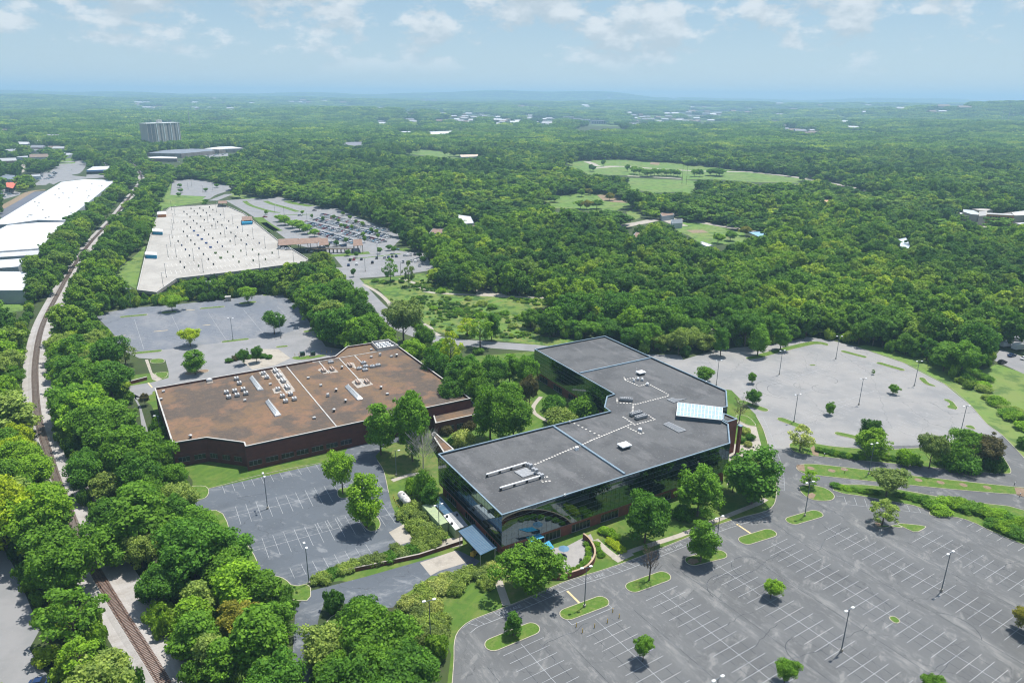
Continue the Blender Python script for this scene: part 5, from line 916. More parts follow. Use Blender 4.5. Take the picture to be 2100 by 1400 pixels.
for wm in range(3):
    for rm_ in range(4):
        t = thing('house', '', 'house'); MB().box((0, 0, 2.5), (14, 9, 5)).build('wall', HC[wm], t); hm = MB(); v = [(-7.6,-5,5),(7.6,-5,5),(7.6,5,5),(-7.6,5,5),(-7.2,0,8),(7.2,0,8)]; hm.add(v, [(0,1,5,4),(2,3,4,5),(1,2,5),(3,0,4),(3,2,1,0)]).build('roof', RC[rm_], t); protos.append(t)
used_p = set()
for x0, x1, y0, y1, n_, lb in areas:
    spots_ = sorted([(hs.uniform(x0, x1), hs.uniform(y0, y1)) for _ in range(n_)])
    for i, (px, py) in enumerate(spots_):
        k = hs.randrange(12); pr = protos[k]; o = pr if k not in used_p else copy_tree(pr); used_p.add(k); d = dist_for(px, py); p, _ = at_d(px, py, d); gz = float(HT(*p)); s = hs.uniform(.95, 1.6)*(1 if d < 2500 else 1.6 if d < 5000 else 2.4)
        o.location = (*p, gz); o.rotation_euler = (0, 0, hs.uniform(-.7, .7)); o.scale = (s*1.2, s, s*(1 if d < 2500 else .8)); o['category'] = 'house'; o['group'] = 'houses of the '+lb
        o['label'] = '%s house, %s roof, %s from left in the %s' % (['white','cream','brick'][k//4], ['dark grey','pale grey','brown','white'][k % 4], ordw(i), lb)
        a_, b_ = PX(p[0], p[1], gz+5*s); w_ = 11*s*CF/d; h_ = max(3, 4.5*s*CF/d); fill(SEE, [(px-w_, b_-h_), (px+w_, b_-h_), (px+w_, b_+h_*.6), (px-w_, b_+h_*.6)])
for k, pr in enumerate(protos):
    if k not in used_p:
        for ch in list(pr.children): bpy.data.objects.remove(ch)
        bpy.data.objects.remove(pr)

# open ground between the far woods
fp = random.Random(8)
for k in range(46):
    px, py = (fp.uniform(0, 2100), fp.uniform(214, 262)) if k > 16 else (fp.uniform(920, 1500), fp.uniform(232, 264)); d = dist_for(px, py); p, _ = at_d(px, py, d); gz = float(HT(*p)); rx = fp.uniform(18, 60)*d/2600; ry = fp.uniform(25, 60)*d/2600
    l = [(p[0]+rx*math.cos(t)*fp.uniform(.8, 1.1), p[1]+ry*math.sin(t)*fp.uniform(.8, 1.1)) for t in np.linspace(0, 6.28, 12)[:-1]]; mb = MB(); zs = [float(HT(*q)) for q in l]; mb.add([(p[0], p[1], gz+3)]+[(x, y, z+3) for (x, y), z in zip(l, zs)], [(0, i+1, (i+1) % len(l)+1) for i in range(len(l))]); struct('field', mb, FIELD if k % 3 else CONC); fill(SOIL, [PX(x, y, z) for (x, y), z in zip(l, zs)]); fill(SEE, [PX(p[0]+(x-p[0])*.85, p[1]+(y-p[1])*.85, gz+3) for x, y in l])
# ------------------------------------------------------------------ trees
LEAF = bpy.data.materials.new('leaves'); LEAF.use_nodes = True; t = LEAF.node_tree; b = t.nodes['Principled BSDF']; b.inputs['Roughness'].default_value = .7; b.inputs['Specular IOR Level'].default_value = .15
def leaf_nodes(t, b, base):
    g = N(t, 'ShaderNodeNewGeometry'); n = N(t, 'ShaderNodeTexNoise'); n.inputs['Scale'].default_value = .55; n.inputs['Detail'].default_value = 4; L(t, g.outputs['Position'], n.inputs[0])
    n2 = N(t, 'ShaderNodeTexNoise'); n2.inputs['Scale'].default_value = 4.0; n2.inputs['Detail'].default_value = 2; L(t, g.outputs['Position'], n2.inputs[0])
    c = mixc(t, ramp(t, n.outputs[0], .35, .65), (.74,.78,.80), (1.25,1.20,1.0)); c = mixc(t, 1.0, c, mixc(t, g.outputs['Random Per Island'], (.62,.68,.66), (1.52,1.44,1.30)), 'MULTIPLY'); c = mixc(t, M(t, 'MULTIPLY', ramp(t, n2.outputs[0], .4, .7), .5), c, (1.45,1.38,.9)); c = mixc(t, 1.0, base, c, 'MULTIPLY'); L(t, c, b.inputs['Base Color'])
    tr = N(t, 'ShaderNodeBsdfTranslucent'); L(t, mixc(t, 1.0, c, (1.1,1.25,.5), 'MULTIPLY'), tr.inputs[0]); mx = N(t, 'ShaderNodeMixShader'); mx.inputs[0].default_value = .36; L(t, b.outputs[0], mx.inputs[1]); L(t, tr.outputs[0], mx.inputs[2]); L(t, mx.outputs[0], t.nodes['Material Output'].inputs[0])
leaf_nodes(t, b, N(t, 'ShaderNodeObjectInfo').outputs['Color'])
LEAFI = bpy.data.materials.new('leaves_of_the_wood'); LEAFI.use_nodes = True; t = LEAFI.node_tree; b = t.nodes['Principled BSDF']; b.inputs['Roughness'].default_value = .7; b.inputs['Specular IOR Level'].default_value = .15
oi = N(t, 'ShaderNodeObjectInfo'); rp = N(t, 'ShaderNodeValToRGB'); e = rp.color_ramp; e.interpolation = 'LINEAR'
for k, (p, c) in enumerate(((0, (0.045,0.115,0.024)), (.25, (0.070,0.162,0.027)), (.5, (0.103,0.210,0.030)), (.72, (0.147,0.259,0.032)), (.88, (0.148,0.238,0.054)), (.965, (0.237,0.342,0.042)), (1, (0.172,0.250,0.043)))):
    q = e.elements[k] if k < 2 else e.elements.new(p); q.position = p; q.color = (*c, 1)
L(t, oi.outputs['Random'], rp.inputs[0])
gp = N(t, 'ShaderNodeNewGeometry'); nl_ = N(t, 'ShaderNodeTexNoise'); nl_.inputs['Scale'].default_value = .0075; nl_.inputs['Detail'].default_value = 4; L(t, gp.outputs['Position'], nl_.inputs[0])
leaf_nodes(t, b, mixc(t, 1.0, rp.outputs[0], mixc(t, ramp(t, nl_.outputs[0], .36, .64), (.76,.84,.86), (1.5,1.34,1.05)), 'MULTIPLY'))
BARK = mat('bark', (.13,.10,.075), (.08,.06,.045), 3, .9); BARKP = mat('pale_dead_bark', (.46,.43,.40), (.34,.31,.28), 3, .9)
ICO = None
def ico():
    import bmesh
    bm = bmesh.new(); bmesh.ops.create_icosphere(bm, subdivisions=1, radius=1); v = np.array([q.co[:] for q in bm.verts]); f = np.array([[x.index for x in q.verts] for q in bm.faces]); bm.free(); return v, f
ICV, ICF = ico()
def leaf_mesh(name, lobes, nleaf, leaf, seed, m, core=.74, updir=.35, flat=1.0, loose=.3):
    """crown: leaf-sized quads over many overlapping clumps; lobes = (x, y, z, radius)"""
    r = np.random.default_rng(seed); lobes = np.array(lobes, float); n = len(lobes); cen = lobes[:, :3].mean(0)
    w_ = lobes[:, 3]**2; cnt = np.maximum(4, (nleaf*w_/w_.sum()).astype(int)); idx = np.repeat(np.arange(n), cnt); k = len(idx)
    d = r.normal(size=(k, 3)); out_ = lobes[idx, :3]-cen; out_ /= (np.linalg.norm(out_, axis=1, keepdims=True)+1e-6); d /= np.linalg.norm(d, axis=1, keepdims=True); d = d+out_*.45+np.array((0, 0, .25)); d /= np.linalg.norm(d, axis=1, keepdims=True)
    rad = lobes[idx, 3:4]*(1-loose/2+loose*r.random((k, 1))*1.3); pos = lobes[idx, :3]+d*rad*np.array((1, 1, flat))
    nr = d*.8+r.normal(size=(k, 3))*.55+np.array((0, 0, updir)); nr /= np.linalg.norm(nr, axis=1, keepdims=True)
    a = np.cross(nr, r.normal(size=(k, 3))); a /= (np.linalg.norm(a, axis=1, keepdims=True)+1e-9); b_ = np.cross(nr, a); s = leaf*(.55+.9*r.random((k, 1))); a = a*s*.5; b_ = b_*s*.62
    q = np.stack([pos-a*.4-b_, pos+a-b_*.15, pos+a*.3+b_, pos-a+b_*.2], 1).reshape(-1, 3)
    vs = [q]; loops = [np.arange(4*k)]; tot = [np.full(k, 4)]; base = 4*k
    cv = [];
    for i in range(n):  # opaque ball added inside each clump to block light through the crown
        v = ICV*(lobes[i, 3]*core)*(1+r.normal(size=(len(ICV), 1))*.10)*np.array((1, 1, flat))+lobes[i, :3]; vs.append(v); loops.append((ICF+base).ravel()); tot.append(np.full(len(ICF), 3)); base += len(v)
    V_ = np.concatenate(vs); Lp = np.concatenate(loops).astype(np.int32); T = np.concatenate(tot).astype(np.int32)
    me = bpy.data.meshes.new(name); me.vertices.add(len(V_)); me.vertices.foreach_set('co', V_.astype(np.float32).ravel()); me.loops.add(len(Lp)); me.loops.foreach_set('vertex_index', Lp); me.polygons.add(len(T)); st = np.concatenate([[0], np.cumsum(T)[:-1]]).astype(np.int32); me.polygons.foreach_set('loop_start', st); me.polygons.foreach_set('loop_total', T); me.materials.append(m); me.update(); me.validate(); return me
def lobes_for(kind, seed, nl):
    r = np.random.default_rng(seed*7+1); o = []
    if kind in ('broad', 'full'):
        full = kind == 'full'; ex, ey = 4.1*r.uniform(.85, 1.12), 4.1*r.uniform(.85, 1.12); cz, ez = (6.6, 5.0) if full else (7.6, 4.0); sub = [(r.normal(size=3)*np.array((.5, .5, .3))) for _ in range(5)]
        for i in range(nl):
            u = r.normal(size=3); u /= np.linalg.norm(u); u[2] = abs(u[2]) if r.random() < (.6 if full else .78) else u[2]; c = sub[i % 5]; f = r.uniform(.55, 1.0)*(1+.2*math.sin(3*math.atan2(u[1], u[0])+seed)+.12*math.sin(5*u[2]+seed)); q = (r.uniform(.45, 1.0) if r.random() < .55 else r.uniform(.9, 1.55))
            if r.random() < .10: f *= 1.2; q = r.uniform(.35, .6)
            o.append((u[0]*ex*f+c[0]*1.6, u[1]*ey*f+c[1]*1.6, cz+u[2]*ez*f+c[2]*1.5, q))
        for i in range(nl//7): o.append((*(r.normal(size=2)*1.2), cz+r.uniform(-2.0, 2), 1.8))
    elif kind == 'tall':
        for i in range(nl):
            z = r.uniform(0, 1); e = 3.0*math.sin(math.pi*min(.97, z*.82+.14))**.7; a = r.uniform(0, 6.28); f = r.uniform(.6, 1); o.append((math.cos(a)*e*f, math.sin(a)*e*f, 2.8+z*9.2, r.uniform(.8, 1.4)))
        for i in range(nl//6): o.append((*(r.normal(size=2)*.6), r.uniform(3.5, 10), 1.7))
    elif kind == 'airy':
        for i in range(nl): a = r.uniform(0, 6.28); z = r.uniform(0, 1); e = 4.4*math.sin(math.pi*(z*.8+.15)); f = r.uniform(.4, 1.05); o.append((math.cos(a)*e*f, math.sin(a)*e*f, 3.4+z*8.2, r.uniform(.5, 1.0)))
    elif kind == 'pine':
        for i in range(nl): z = (i+.5)/nl; a = i*2.4; e = (4.4*(1-z*.75))*r.uniform(.75, 1.1); f = r.uniform(.45, 1); o.append((math.cos(a)*e*f, math.sin(a)*e*f, 3.6+z*8.4-f*.5, r.uniform(.75, 1.35)))
    elif kind == 'shrub':
        for i in range(nl): u = r.normal(size=3); u /= np.linalg.norm(u); f = r.uniform(.6, 1); o.append((u[0]*3.4*f, u[1]*3.4*f, 1.3+abs(u[2])*2.3*f, r.uniform(.8, 1.5)))
        o.append((0, 0, 1.5, 2.4))
    elif kind == 'juniper':
        for i in range(nl): u = r.normal(size=3); u /= np.linalg.norm(u); f = r.uniform(.5, 1); o.append((u[0]*3.6*f, u[1]*3.6*f, .8+abs(u[2])*1.7*f, r.uniform(.6, 1.1)))
        o.append((0, 0, 1.0, 2.0))
    elif kind == 'clump':
        for i in range(nl): o.append((r.uniform(-17, 17), r.uniform(-17, 17), 6.5+r.uniform(-2.5, 5.5), r.uniform(1.8, 5.4)))
    return o
def limbs(mb, seed, h, spread, r0, kids=7, twig=0):
    r = random.Random(seed); mb.tube((0, 0, -.3), (.1, 0, h*.35), r0, r0*.75, 8); mb.tube((.1, 0, h*.35), (0, .1, h*.72), r0*.75, r0*.3, 7)
    for k in range(kids):
        z = h*(.3+.4*k/kids); a = k*2.4+r.random(); e = (math.cos(a)*spread*r.uniform(.6, 1), math.sin(a)*spread*r.uniform(.6, 1), z+h*r.uniform(.15, .32)); mb.tube((.05, 0, z), e, r0*.38, r0*.10, 5)
        for q in range(twig):
            s = r.uniform(.35, .95); p = Vector((.05, 0, z)).lerp(Vector(e), s); d = Vector((r.uniform(-1, 1), r.uniform(-1, 1), r.uniform(.1, 1)))*spread*.34; mb.tube(p, p+d, r0*.14, r0*.04, 4)
            for _ in range(3): p2 = p+d*r.uniform(.4, 1); mb.tube(p2, p2+Vector((r.uniform(-1, 1), r.uniform(-1, 1), r.uniform(-.1, .9)))*spread*.2, r0*.06, r0*.03, 3)
    return mb
TP = {}                                # prototypes: (crown mesh, trunk mesh) drawn on first use
SPEC = {'broad': (8, 76, 10500, .35, 9.0, 5.3, 12.6), 'full': (6, 88, 11500, .35, 9.0, 5.3, 12.6), 'tall': (3, 36, 6000, .34, 9.5, 3.8, 12.8), 'airy': (3, 44, 2600, .38, 10, 4.9, 12.2), 'pine': (4, 52, 5600, .40, 10, 4.8, 12.6), 'shrub': (4, 22, 2800, .36, 3, 4.3, 4.4), 'juniper': (4, 34, 4000, .32, 1.6, 4.3, 3.0)}
def proto(kind, k):
    nvar, nl, nlf, leaf, th_, rr_, hh_ = SPEC[kind]; k = k % nvar
    if (kind, k) not in TP:
        core = {'airy': .3, 'pine': .45, 'juniper': .6}.get(kind, .56); me = leaf_mesh(kind+'_crown', lobes_for(kind, k+3, nl), nlf, leaf, 50+k, LEAF, core, .35, .62 if kind == 'pine' else .85, .6 if kind in ('airy', 'pine', 'juniper') else .5)
        mb = MB(); limbs(mb, k, th_, rr_*.6, .26 if kind not in ('shrub', 'juniper') else .12, 9 if kind in ('airy', 'broad') else 6); TP[(kind, k)] = (me, mb)
        tm_ = bpy.data.meshes.new(kind+'_trunk'); tm_.from_pydata(mb.v, [], mb.f); tm_.materials.append(BARK); TP[(kind, k)] = (me, tm_)
    return TP[(kind, k)], rr_, hh_
HAZE_ = 0
TONE = {'dark green': (0.056,0.136,0.023), 'deep green': (0.079,0.190,0.026), 'mid green': (0.117,0.243,0.028), 'bright green': (0.185,0.331,0.029), 'yellow-green': (0.312,0.404,0.025), 'sage green': (0.217,0.298,0.077), 'pale grey-green': (0.321,0.371,0.126), 'olive': (0.236,0.233,0.038), 'grey-green': (0.174,0.243,0.079), 'dark purple-green': (0.105,0.097,0.047)}
KNAME = {'full': 'broadleaf_tree', 'broad': 'broadleaf_tree', 'tall': 'broadleaf_tree', 'airy': 'thin_tree', 'pine': 'pine_tree', 'shrub': 'shrub', 'juniper': 'juniper_bush'}
KCAT = {'full': 'tree', 'broad': 'tree', 'tall': 'tree', 'airy': 'tree', 'pine': 'tree', 'shrub': 'shrub', 'juniper': 'bush'}
tr_r = random.Random(77)
def plant(kind, x, y, rad, h, tone, label, group=None, k=None, z=0.0, rz_=None):
    rad *= 1.12; k = tr_r.randrange(8) if k is None else k; (cm, tm_), rr_, hh_ = proto(kind, k)
    o = thing(KNAME[kind], label, KCAT[kind], (x, y, z), tr_r.uniform(0, 6.28) if rz_ is None else rz_, group); s = rad/rr_; o.scale = (s, s, h/hh_)
    c = bpy.data.objects.new('crown' if kind not in ('shrub', 'juniper') else 'foliage', cm); COL.objects.link(c); c.parent = o; j = tr_r.uniform(.88, 1.14); c.color = tuple(v*j for v in TONE[tone])+(1,)
    if kind not in ('juniper',): q = bpy.data.objects.new('trunk' if kind != 'shrub' else 'stem', tm_); COL.objects.link(q); q.parent = o
    else: q = bpy.data.objects.new('stem', tm_); COL.objects.link(q); q.parent = o
    return o
INDIV = []
def tree(kind, base, top, wpx, tone, label, group=None, k=None, z=0):
    """base: trunk foot in the photograph, top: row of the crown's tip, wpx: crown width in its pixels"""
    x, y = G(base[0], base[1], z); rng = math.sqrt(x*x+y*y+(CH-z)**2); rad = wpx/2*rng/CF*(.86 if kind in ('broad', 'tall', 'airy') else .92); h = HG((base[0], top), base)
    dep = math.atan2(CH, math.hypot(x, y)); h = max(h-rad*math.tan(dep)*(.22 if rad > 4 else 0) if kind in ('broad', 'airy', 'full') else h-rad*math.tan(dep)*.35, rad*(.8 if kind in ('shrub', 'juniper') else 1.25)); o = plant(kind, x, y, rad, h, tone, label, group, k, z); INDIV.append((x, y, rad)); return o
T = tree
# trees standing alone, each placed from the photograph
T('broad', (563,685), 638, 48, 'deep green', 'round deep green tree with a dark shadow pit in the north lot', None, 0)
T('broad', (391,710), 669, 42, 'yellow-green', 'bright yellow-green round tree on the edge of the north lot')
T('broad', (354,639), 604, 38, 'bright green', 'bright green round tree at the far edge of the north lot left of the cabinet')
T('broad', (509,623), 584, 37, 'bright green', 'bright green tree near the far edge of the north lot, right of the pale cabinet')
T('airy', (259,750), 703, 44, 'grey-green', 'thin grey-green tree on the lawn corner left of the walkway')
T('tall', (401,768), 714, 46, 'mid green', 'branching mid-green tree in the round mulch bed behind the brick building')
T('broad', (501,748), 716, 25, 'deep green', 'left one of the two small round trees behind the brick building')
T('broad', (527,744), 709, 27, 'deep green', 'right one of the two small round trees behind the brick building')
T('broad', (298,832), 806, 20, 'dark purple-green', 'tiny dark round tree by the left wall of the brick building')
T('broad', (703,1012), 922, 68, 'bright green', 'light green tree on the island at the top right of the left lot')
T('tall', (752,1082), 966, 76, 'bright green', 'light green open tree on the kerbed island beside the junipers')
T('tall', (781,932), 822, 68, 'mid green', 'narrow tree before the brick wall, left of the pair')
T('full', (846,945), 797, 84, 'mid green', 'large full tree before the brick wall, right of the pair', None, 2)
T('shrub', (868,1020), 960, 52, 'mid green', 'bushy green shrub at the left corner of the glass building'); T('shrub', (845,1008), 978, 34, 'bright green', 'smaller light shrub left of the one at the glass corner')
T('tall', (885,1045), 985, 40, 'deep green', 'upright shrub-like tree hugging the left glass wall')
for b_, t_, w_, k_, to, lb in (((688,712),622,86,'full','deep green','dark round tree at the right end of the north lot'), ((655,650),580,70,'broad','deep green','dark tree above the right end of the north lot'), ((700,640),565,60,'broad','mid green','mid-green tree behind the dark ones at the end of the north lot'), ((748,690),612,62,'full','dark green','dark tree between the north lot and the road'), ((735,655),590,50,'broad','mid green','mid-green tree beside the road bend'), ((828,705),611,88,'broad','grey-green','grey-green spreading tree at the road bend'), ((770,700),640,44,'tall','dark green','dark narrow tree left of the grey-green one'), ((850,745),690,56,'full','bright green','bright tree behind the cooling yard corner'), ((925,768),676,60,'airy','yellow-green','yellow-green tree between the brick building and the road'), ((893,790),712,52,'full','deep green','deep green tree behind the right part of the brown roof'), ((985,712),640,66,'airy','bright green','feathery bright tree by the road behind the courtyard'), ((958,690),650,50,'airy','yellow-green','feathery yellow-green tree left of the bright one by the road'),
    ((945,805),732,72,'full','deep green','rounded tree at the back of the courtyard, left'), ((1010,800),722,70,'full','deep green','rounded tree at the back of the courtyard, middle'), ((1080,798),722,56,'full','mid green','rounded tree at the back of the courtyard beside the glass wing'), ((1040,850),775,62,'full','mid green','tree in the courtyard behind the tallest one'), ((1005,905),778,88,'full','mid green','tallest full tree in the front of the courtyard'), ((1052,905),815,78,'full','mid green','broad tree in the front of the courtyard right of the tallest'), ((1085,840),770,44,'broad','dark purple-green','small dark tree at the back of the courtyard lawn'), ((1150,870),835,70,'shrub','sage green','sage shrub by the courtyard path near the roof edge'), ((1200,852),808,72,'shrub','mid green','dome-shaped green shrub in the courtyard corner'), ((1138,842),808,52,'shrub','deep green','low deep green shrub beside the curved path')):
    T(k_, b_, t_, w_, to, lb)
for b_, t_, w_, k_, to, lb in (((975,840),748,70,'full','mid green','leafy courtyard tree just behind the tallest one'), ((925,845),775,60,'full','deep green','deep green tree against the low brick wing'), ((1100,760),722,46,'full','deep green','tree filling the gap beside the glass wing'), ((960,790),728,56,'full','deep green','dark tree behind the courtyard group'), ((1045,790),728,56,'full','mid green','tree behind the courtyard group near the road'), ((905,748),695,44,'full','bright green','bright tree between the brown roof and the road'), ((870,720),665,44,'full','mid green','mid-green tree just right of the cooling yard'), ((840,900),850,40,'shrub','deep green','low shrub at the foot of the big tree pair')):
    T(k_, b_, t_, w_, to, lb)
for b_, t_, w_, k_, to, lb in (((948,915),878,48,'shrub','pale grey-green','variegated pale shrub in the courtyard front bed'), ((912,890),868,30,'shrub','dark purple-green','dark purple shrub below the low brick wing'), ((960,880),858,34,'shrub','dark purple-green','dark shrub by the low wing right end'), ((928,918),895,24,'shrub','dark green','small dark shrub in front of the pale one'), ((1098,1212),1108,112,'full','mid green','biggest round tree by the patio, overhanging the curved wall'), ((1322,1112),995,96,'full','deep green','full dark tree on the front lawn of the glass building'), ((1430,1058),955,86,'full','mid green','tree on the front lawn near the right end of the glass wall'), ((1540,1032),905,104,'tall','deep green','tall dense tree beside the entrance walkway'), ((1502,1010),940,50,'broad','mid green','smaller tree left of the tall one by the entrance'), ((1436,1152),1062,62,'tall','mid green','narrow upright tree on the small island by the fire lane'), ((1398,1062),1030,46,'shrub','deep green','dark shrub under the lawn trees'),
    ((1053,1303),1250,40,'pine','deep green','small dark tree on the leftmost island of the main lot'), ((1580,1226),1187,42,'broad','bright green','small round tree alone in the middle of the main lot'), ((1318,1356),1307,42,'broad','mid green','small round tree alone near the bottom of the main lot'), ((1608,1402),1352,48,'broad','mid green','small tree at the bottom edge of the main lot'), ((1905,1428),1382,46,'broad','mid green','small tree cut by the bottom edge, right of the lamp'), ((2102,1300),1245,46,'broad','olive','olive tree cut by the right edge of the main lot'), ((1808,1078),1018,60,'airy','sage green','pale sage tree on the triangular island'), ((1817,1018),957,72,'broad','grey-green','round grey-green tree in the hedge strip'), ((1658,1000),963,38,'airy','bright green','thin young tree on the rounded island'),
    ((1785,938),878,60,'full','bright green','bright round tree in the planted strip'), ((1780,912),853,42,'full','dark green','dark round tree behind the bright one'), ((1905,960),882,50,'broad','grey-green','blue-grey round tree in the planted strip'), ((1640,925),868,58,'airy','pale grey-green','sparse pale tree at the left end of the planted strip'), ((1858,950),915,42,'shrub','bright green','bright shrub left of the blue-grey tree'), ((1950,955),895,56,'shrub','mid green','left shrub of the thicket at the right end of the strip'), ((1985,945),878,60,'broad','mid green','tallest tree of the thicket at the right end of the strip'), ((2018,955),888,58,'broad','dark purple-green','dark tree at the right end of the thicket'), ((1975,965),925,60,'shrub','deep green','front shrub of the thicket'), ((2035,965),925,40,'shrub','dark green','last shrub of the thicket by the outer drive'),
    ((1541,787),763,16,'full','mid green','smallest round tree near the far left of the upper lot'), ((1543,832),798,28,'full','deep green','dark small tree on the left grass sliver of the upper lot'), ((1700,851),823,19,'full','mid green','tiny tree in the middle of the upper lot left of the tall lamp'), ((1830,808),787,16,'full','mid green','tiny tree at the right of the upper lot'), ((1445,785),752,36,'full','mid green','round tree right behind the roof edge of the glass building'), ((1553,730),662,42,'tall','mid green','left one of the two upright trees on the curved grass strip'), ((1600,718),662,34,'tall','mid green','right one of the two upright trees on the curved grass strip'), ((1477,730),668,34,'tall','deep green','upright tree at the corner of the upper lot left of the pair'), ((801,577),528,36,'airy','mid green','lone tree on the meadow edge before the lower zoo lot'), ((839,588),535,30,'airy','grey-green','second lone tree on the meadow edge, half bare'), ((1008,700),640,38,'tall','deep green','narrow tree standing right at the road behind the meadow')):
    T(k_, b_, t_, w_, to, lb)
for i, (b_, t_, w_, to) in enumerate((((420,548),520,20,'mid green'), ((1790,768),757,8,'mid green'))[1:]): T('airy', b_, t_, w_, to, 'tiny sapling in the upper lot near the far grass slivers')
# bare trees
def bare(base, top, wpx, label, seed, pale=True):
    x, y = G(*base); rng = math.sqrt(x*x+y*y+CH**2); rad = wpx/2*rng/CF; h = HG((base[0], top), base)*.95; t = thing('bare_tree', label, 'tree', (x, y, 0)); limbs(MB(), seed, h, rad, .22, 12, 5).build('trunk', BARKP if pale else BARK, t); r = random.Random(seed); mb = MB()
    for k in range(300 if pale else 60): a = r.uniform(0, 6.28); z = h*r.uniform(.5, 1.0); e = rad*r.uniform(.3, 1); p = Vector((math.cos(a)*e, math.sin(a)*e, z)); q = p*.7; q.z = z-h*.13; mb.tube(q, p, .08 if pale else .05, .03, 3)
    mb.build('twigs', BARKP if pale else BARK, t)
bare((868,962), 876, 70, 'leafless silver-grey tree between the big tree and the glass building', 4); bare((1331,1190), 1112, 44, 'leafless dark tree on the third island of the main lot', 9, False); bare((1515,868), 812, 34, 'leafless small tree by the entrance portal', 6, False)
# shrub rows ------------------------------------------------------------
def row(kind, pts, group, tone, lab, h=None):
    pts = sorted(pts, key=lambda p: p[0])
    for i, (x, y, rad) in enumerate(pts):
        a = G(x, y); to = tone if isinstance(tone, str) else tr_r.choice(tone); plant(kind, a[0], a[1], rad, (h or rad*.75)*tr_r.uniform(.9, 1.15), to, '%s %s, %s from the left' % (to, lab, ordw(i)), group); INDIV.append((a[0], a[1], rad))
row('juniper', [(852,1048,3.4),(832,1060,3.0),(868,1068,3.2),(850,1082,3.2),(875,1090,3.2),(896,1104,3.0),(862,1102,2.8),(884,1120,2.8)], 'junipers beside the green container', ['sage green', 'grey-green'], 'spreading juniper beside the green container', 2.6)
row('juniper', [(870,1124,2.6),(846,1132,2.6),(822,1138,2.6),(798,1146,2.6),(774,1152,2.6),(750,1158,2.6),(726,1164,2.6),(702,1172,2.6),(680,1180,2.6),(660,1192,2.8),(856,1118,2.4),(812,1130,2.2)], 'junipers in the band above the ramp', ['sage green', 'grey-green', 'deep green'], 'spreading juniper in the band above the ramp', 1.9)
row('juniper', [(1010,1176,3.4),(988,1182,3.0),(962,1180,2.8),(940,1192,3.4),(915,1192,2.8),(915,1206,3.0),(890,1212,3.4),(870,1218,2.6),(935,1212,2.8),(868,1236,3.2),(845,1242,3.0),(885,1250,3.0),(862,1262,3.0),(870,1285,3.2),(900,1282,2.8),(895,1305,3.0),(870,1310,2.8),(1000,1200,2.8)], 'junipers in the mass below the ramp', ['sage green', 'grey-green', 'pale grey-green'], 'spreading juniper in the mass below the ramp', 2.3)
row('shrub', [(1680,925,1.6),(1692,928,1.6),(1704,931,1.6),(1716,934,1.6),(1728,936,1.6),(1740,938,1.6),(1752,940,1.6),(1764,941,1.7),(1815,942,1.6),(1830,944,1.6),(1845,946,1.6),(1862,948,1.7),(1880,952,1.8)], 'shrubs of the clipped hedge in the planted strip', ['mid green', 'deep green', 'bright green'], 'shrub of the clipped hedge in the planted strip', 1.7)
row('shrub', [(1712,998,1.7),(1724,1001,1.4),(1738,1004,1.4),(1752,1006,1.4),(1766,1008,1.5),(1780,1010,1.5),(1795,1011,1.5),(1842,1017,1.6),(1858,1020,1.8),(1875,1024,2.0),(1893,1030,2.4),(1912,1040,3.0),(1928,1050,3.2),(1940,1032,2.8),(1960,1038,3.2),(1980,1046,3.0),(2000,1048,3.2),(2022,1056,3.2),(2045,1064,3.4),(2068,1072,3.4),(2090,1080,3.4),(2060,1088,3.2),(2085,1098,3.4),(2040,1078,3.0),(2115,1100,3.6),(2110,1082,3.2)], 'shrubs of the hedge between the drive and the main lot', ['mid green', 'bright green', 'deep green', 'bright green'], 'shrub of the hedge between drive and main lot')
row('shrub', [(470,742,1.9),(484,738,1.9),(498,736,1.9),(512,734,1.9),(526,733,1.9),(540,733,1.8),(552,735,1.6)], 'flowering shrubs behind the brick building', ['dark purple-green', 'deep green'], 'flowering shrub behind the brick building', 1.9)
row('shrub', [(1238,1092,1.9),(1250,1098,1.6),(1262,1106,1.4)], 'shrubs beside the garden path', ['bright green'], 'leafy shrub beside the garden path', 2.0)
row('shrub', [(1258,1118,1.4),(1266,1124,1.4),(1274,1130,1.3),(1250,1112,1.2)], 'yellow flowering shrubs', ['yellow-green'], 'yellow-flowered shrub on the front lawn', 1.2)
row('shrub', [(1202,1118,1.0),(1206,1128,1.1),(1208,1138,1.1),(1205,1149,1.1),(1198,1158,1.1),(1188,1165,1.0),(1176,1170,.9),(1222,1118,1.2),(1226,1130,1.2),(1232,1140,1.2)], 'shrubs around the curved garden wall', ['bright green', 'mid green'], 'leafy shrub around the curved garden wall', 1.1)
row('shrub', [(1538,900,1.8),(1530,890,1.6),(1520,905,1.6),(1535,915,1.5)], 'shrubs by the entrance walkway', ['deep green', 'pale grey-green'], 'shrub by the entrance walkway', 2.0)
row('shrub', [(x+tr_r.uniform(-5, 5), y+tr_r.uniform(-4, 4), tr_r.uniform(2.2, 4.2)) for x, y in ((1985,765),(1998,778),(2010,788),(2022,800),(2030,815),(2042,826),(2055,838),(2068,850),(2080,862),(2095,878),(1968,752),(1950,748),(1930,740),(2005,765),(2020,780),(2078,845))], 'shrubs along the outer verge', ['mid green', 'bright green', 'sage green'], 'wild shrub along the outer grass verge')
row('shrub', [(880,590,3),(905,600,3.2),(990,625,3.5),(1010,632,3.5),(1035,645,3.2),(1068,655,3.6),(960,615,2.6),(890,635,2.6),(940,640,3.2),(1090,668,3.2),(1120,678,3.0),(770,578,2.6),(786,580,2.6),(1015,655,3.6),(985,650,3.2),(860,612,2.4),(1050,672,2.6)], 'shrubs in the meadow', ['bright green', 'mid green', 'sage green'], 'wild shrub in the meadow')
